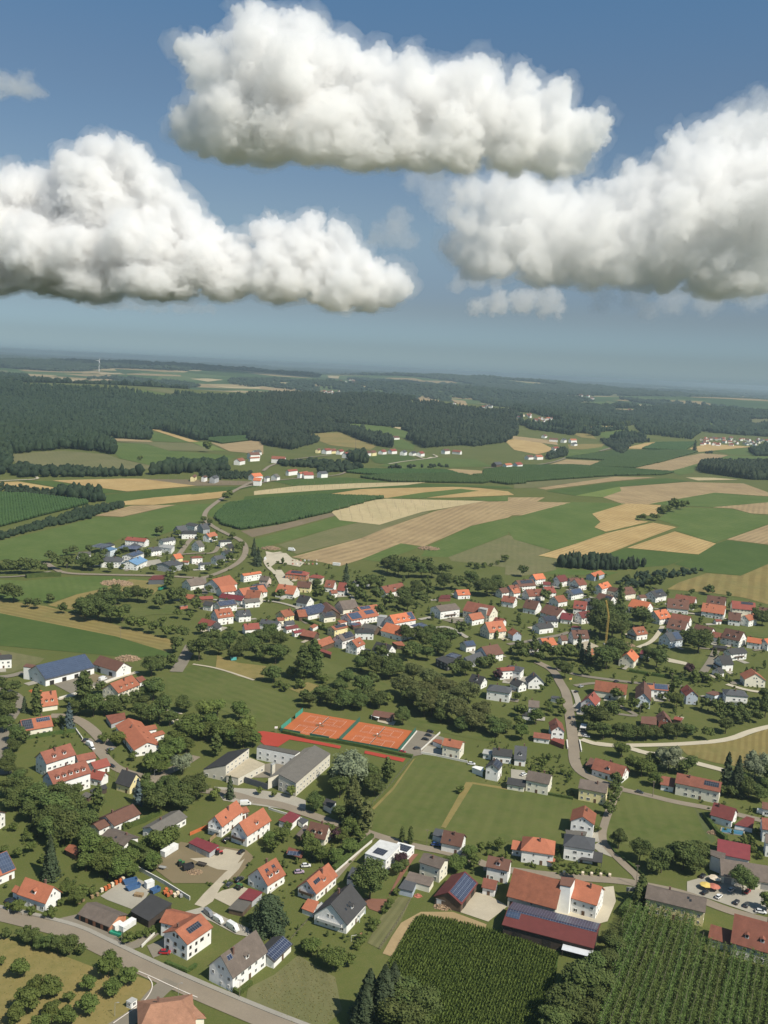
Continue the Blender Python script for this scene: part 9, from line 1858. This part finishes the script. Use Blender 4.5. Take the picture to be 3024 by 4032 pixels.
# ---------------------------------------------------------------- clouds (beyond and above the haze)
_cm = {}
def CLOUD_M(dens):
 if dens not in _cm:
  m=bpy.data.materials.new('cloud vapour'); m.use_nodes=True; t=m.node_tree; t.nodes.clear()
  o=t.nodes.new('ShaderNodeOutputMaterial'); v=t.nodes.new('ShaderNodeVolumeScatter')
  v.inputs['Color'].default_value=(.974,.984,.999,1); v.inputs['Density'].default_value=dens; v.inputs['Anisotropy'].default_value=.38
  t.links.new(v.outputs[0],o.inputs['Volume']); _cm[dens]=m
 return _cm[dens]
def cloud(label,dist,blobs,base_v,dens=.01,seed=0,vox=1.7,disp=(.28,.22,.15),wisp=.10,soft=.5,R_=None):
 """blobs: (u, v, radius, depth) in units of the 1659 px wide view; depth moves a blob away from us in radii"""
 rng_=random.Random(seed); u0=dist*1.8228/F_PX; bm=bmesh.new()
 R0=(R_ or float(np.mean([b[2] for b in blobs])))*u0
 def ball(p,r,sub): bmesh.ops.create_icosphere(bm,subdivisions=sub,radius=r,matrix=Matrix.Translation(p))
 for (u,v,r,dz) in blobs:
  d=rays(src('D',[(u,v)]))[0]; p=Vector(d*(dist/(d @ FWD)*(1+dz*r*u0/dist))+np.array([0,0,CAM_Z])); rr=r*u0
  ball(p,rr * .88,3)
  for _ in range(8):
   a=Vector((rng_.gauss(0,1),rng_.gauss(0,1) - .5,rng_.gauss(.25,.8))).normalized(); r2=rr*rng_.uniform(.26,.48); q=p+a*rr*.86; ball(q,r2,2)
   for _ in range(2):
    b=(a+Vector((rng_.gauss(0,.6),rng_.gauss(0,.6),rng_.gauss(0,.6)))).normalized(); ball(q+b*r2 * .8,r2*rng_.uniform(.35,.55),2)
 me=bpy.data.meshes.new('cloud'); bm.to_mesh(me); bm.free(); ob=bpy.data.objects.new('cloud',me); C.objects.link(ob)
 zb = {}
 def shape(grow,vx,amp,wamp,nm):
  ob.modifiers.clear(); md=ob.modifiers.new('r', 'REMESH'); md.mode = 'VOXEL'; md.voxel_size=vx*u0
  for f,sz in zip(disp,(.75,.33,.14)):
   tx=bpy.data.textures.new('billow', 'VORONOI'); tx.noise_scale=sz*R0; tx.distance_metric = 'DISTANCE_SQUARED'
   dm=ob.modifiers.new('d', 'DISPLACE'); dm.texture=tx; dm.texture_coords = 'GLOBAL'; dm.strength=-f*R0*2*amp; dm.mid_level=.3
  tx=bpy.data.textures.new('wisp', 'CLOUDS'); tx.noise_scale=.45*R0; tx.noise_depth=6
  dm=ob.modifiers.new('d', 'DISPLACE'); dm.texture=tx; dm.texture_coords = 'GLOBAL'; dm.strength=wamp*R0; dm.mid_level=.5-grow
  md=ob.modifiers.new('r2', 'REMESH'); md.mode = 'VOXEL'; md.voxel_size=vx*u0
  m2=bpy.data.meshes.new_from_object(ob.evaluated_get(bpy.context.evaluated_depsgraph_get())); m2.name=nm
  n=len(m2.vertices); co=np.empty(n*3,np.float32); m2.vertices.foreach_get('co',co); co=co.reshape(-1,3)
  d=rays(src('D',[(830,base_v)]))[0]; zb_=CAM_Z+d[2]*dist/(d @ FWD)
  zb_=zb_+R0 * .16*np.sin(co[:,0]/R0*1.7+1)*np.sin(co[:,1]/R0*1.3)+R0 * .07*np.sin(co[:,0]/R0*5.1)
  low=co[:,2]<zb_; co[low,2]=(zb_+(co[:,2]-zb_)*soft)[low]
  m2.vertices.foreach_set('co',co.ravel()); m2.update(); m2.polygons.foreach_set('use_smooth',np.ones(len(m2.polygons),bool)); m2.materials.clear(); return m2
 core=shape(.0,vox,1.0,.35, 'cloud'); halo=shape(.09,vox*1.5,.9,1.6, 'wisps') if wisp else None
 ob.modifiers.clear(); ob.data=core; core.materials.append(CLOUD_M(dens)); bpy.data.meshes.remove(me)
 tag(ob,label, 'cloud')
 if halo: halo.materials.append(CLOUD_M(round(dens*wisp,7))); link('wisps',halo,ob)
 return ob
cloud('broad white cumulus cloud floating highest in the middle of the sky',8000,
   [(560,100,62,0),(640,105,66,.3),(600,72,34,.2),(440,125,42,0),(520,190,85,-.3),(610,190,110,-.2),(700,180,85,.2),(690,110,40,.3),(780,190,72,.3),(860,230,85,-.2),
    (950,220,75,.2),(1035,195,58,.4),(1000,250,90,0),(1100,260,80,0),(1190,250,58,0),(1240,310,58,0),(980,310,80,-.5),(800,300,85,-.5),(520,280,80,-.5),(430,280,52,0),(680,300,85,-.6),(880,330,70,-.3),(1120,320,70,-.3),(1200,330,60,0),(590,300,70,-.5)],
   352,dens=.0115,seed=3)
cloud('tall heaped white cumulus cloud low on the left side',20000,
   [(230,345,42,0),(180,380,55,.2),(285,375,58,0),(150,430,55,.3),(230,450,100,0),(330,470,75,0),(380,500,60,0),(300,550,90,-.4),(420,540,75,0),(60,430,65,.5),(10,440,70,.6),(20,540,105,.2),(140,570,105,-.2),(480,590,70,-.3),
    (590,530,48,0),(660,515,40,.2),(640,560,60,0),(710,560,58,0),(610,610,65,-.4),(780,580,45,0),(835,625,42,0),(720,630,58,-.4),(800,640,45,-.2),(350,600,85,-.6),(200,610,80,-.6),(-60,560,115,.2),(530,580,50,0)],
   652,dens=.0072,seed=5,disp=(.26,.24,.18))
cloud('large grey and white cloud bank on the right side',13000,
   [(1010,430,36,.2),(1015,490,44,.2),(1015,535,46,.2),(1060,425,40,.2),(1150,425,55,0),(1200,440,45,0),(1100,490,80,0),(1200,510,80,0),(1300,480,65,0),(1310,430,40,.2),(1060,530,62,-.3),(1280,545,85,-.4),(1390,420,62,.2),(1400,510,95,-.3),(1470,370,62,.2),(1560,340,75,.3),(1640,320,80,.3),(1500,470,115,-.3),(1640,430,130,-.2),(1640,560,95,-.4),(1550,590,75,-.3),(1180,555,75,-.3),(1010,560,40,0),(1420,575,70,-.2)],
   590,dens=.0052,seed=8,disp=(.34,.24,.13))
cloud('thin grey cloud veil at the upper right edge',11000,[(1600,255,34,0),(1640,225,36,.3),(1570,280,26,0),(1670,260,50,0)],300,dens=.0011,seed=11,soft=.7,wisp=.3)
cloud('small grey cloud cut by the left edge of the sky',9000,[(10,190,34,0),(50,200,32,0),(-30,190,40,0),(80,212,18,0)],222,dens=.0026,seed=12,soft=.6,wisp=.3)
cloud('thin veil of cloud joining the middle cumulus to the right bank',12500,[(900,385,30,0),(940,405,36,0),(985,420,36,0),(960,450,34,0),(930,430,26,0),(1010,400,30,0)],480,dens=.0011,seed=21,soft=.8,wisp=.3)
cloud('small loose cloud scrap in the gap between the big clouds',12000,[(860,470,26,0),(850,505,32,0),(815,510,22,0),(880,520,22,0)],540,dens=.0012,seed=13,soft=.7,wisp=.3)
cloud('small white cloud low above the horizon in the right half',16000,[(1030,665,20,0),(1075,655,27,0),(1130,650,30,0),(1180,650,30,0),(1205,665,18,0)],680,dens=.0028,seed=14,soft=.5,wisp=.2)
cloud('faint cloud scrap left above the small low cloud',16000,[(990,615,20,0),(1030,605,22,0),(1070,612,16,0)],630,dens=.0016,seed=15,soft=.6,wisp=.3)
cloud('low faint cloud strip under the right cloud bank',15000,[(1300,650,28,0),(1370,640,32,0),(1450,650,32,0),(1530,640,40,0),(1620,630,40,0),(1400,670,22,0)],685,dens=.0009,seed=16,soft=.6,wisp=.3)
cloud('low faint cloud strip under the left cumulus',24000,[(230,660,22,0),(300,665,22,0),(390,668,22,0),(450,672,16,0),(345,667,22,0),(265,663,22,0),(190,658,22,0),(420,670,18,0)],682,dens=.0006,seed=17,soft=.6,wisp=.3)
# ---------------------------------------------------------------- the air
def haze(dens):
 m=bpy.data.materials.new('haze'); m.use_nodes=True; t=m.node_tree; t.nodes.clear(); o=t.nodes.new('ShaderNodeOutputMaterial'); v=t.nodes.new('ShaderNodeVolumePrincipled')
 v.inputs['Color'].default_value=(.46,.59,.70,1); v.inputs['Density'].default_value=dens; v.inputs['Anisotropy'].default_value=.2; t.links.new(v.outputs[0],o.inputs['Volume'])
 co=[v_.co for v_ in bpy.data.objects['ground'].data.vertices]; zl=min(c.z for c in co)-1.0
 mb=MB(); mb.box(-62000,62000,-62000,62000,zl,HAZE_TOP)
 ob=link('haze',mb.mesh('haze',m)); tag(ob, 'pale blue haze in the air over the whole country',None,None, 'stuff')
HAZE_TOP=max(CAM_Z+8,230.0)
haze(7.2e-5)
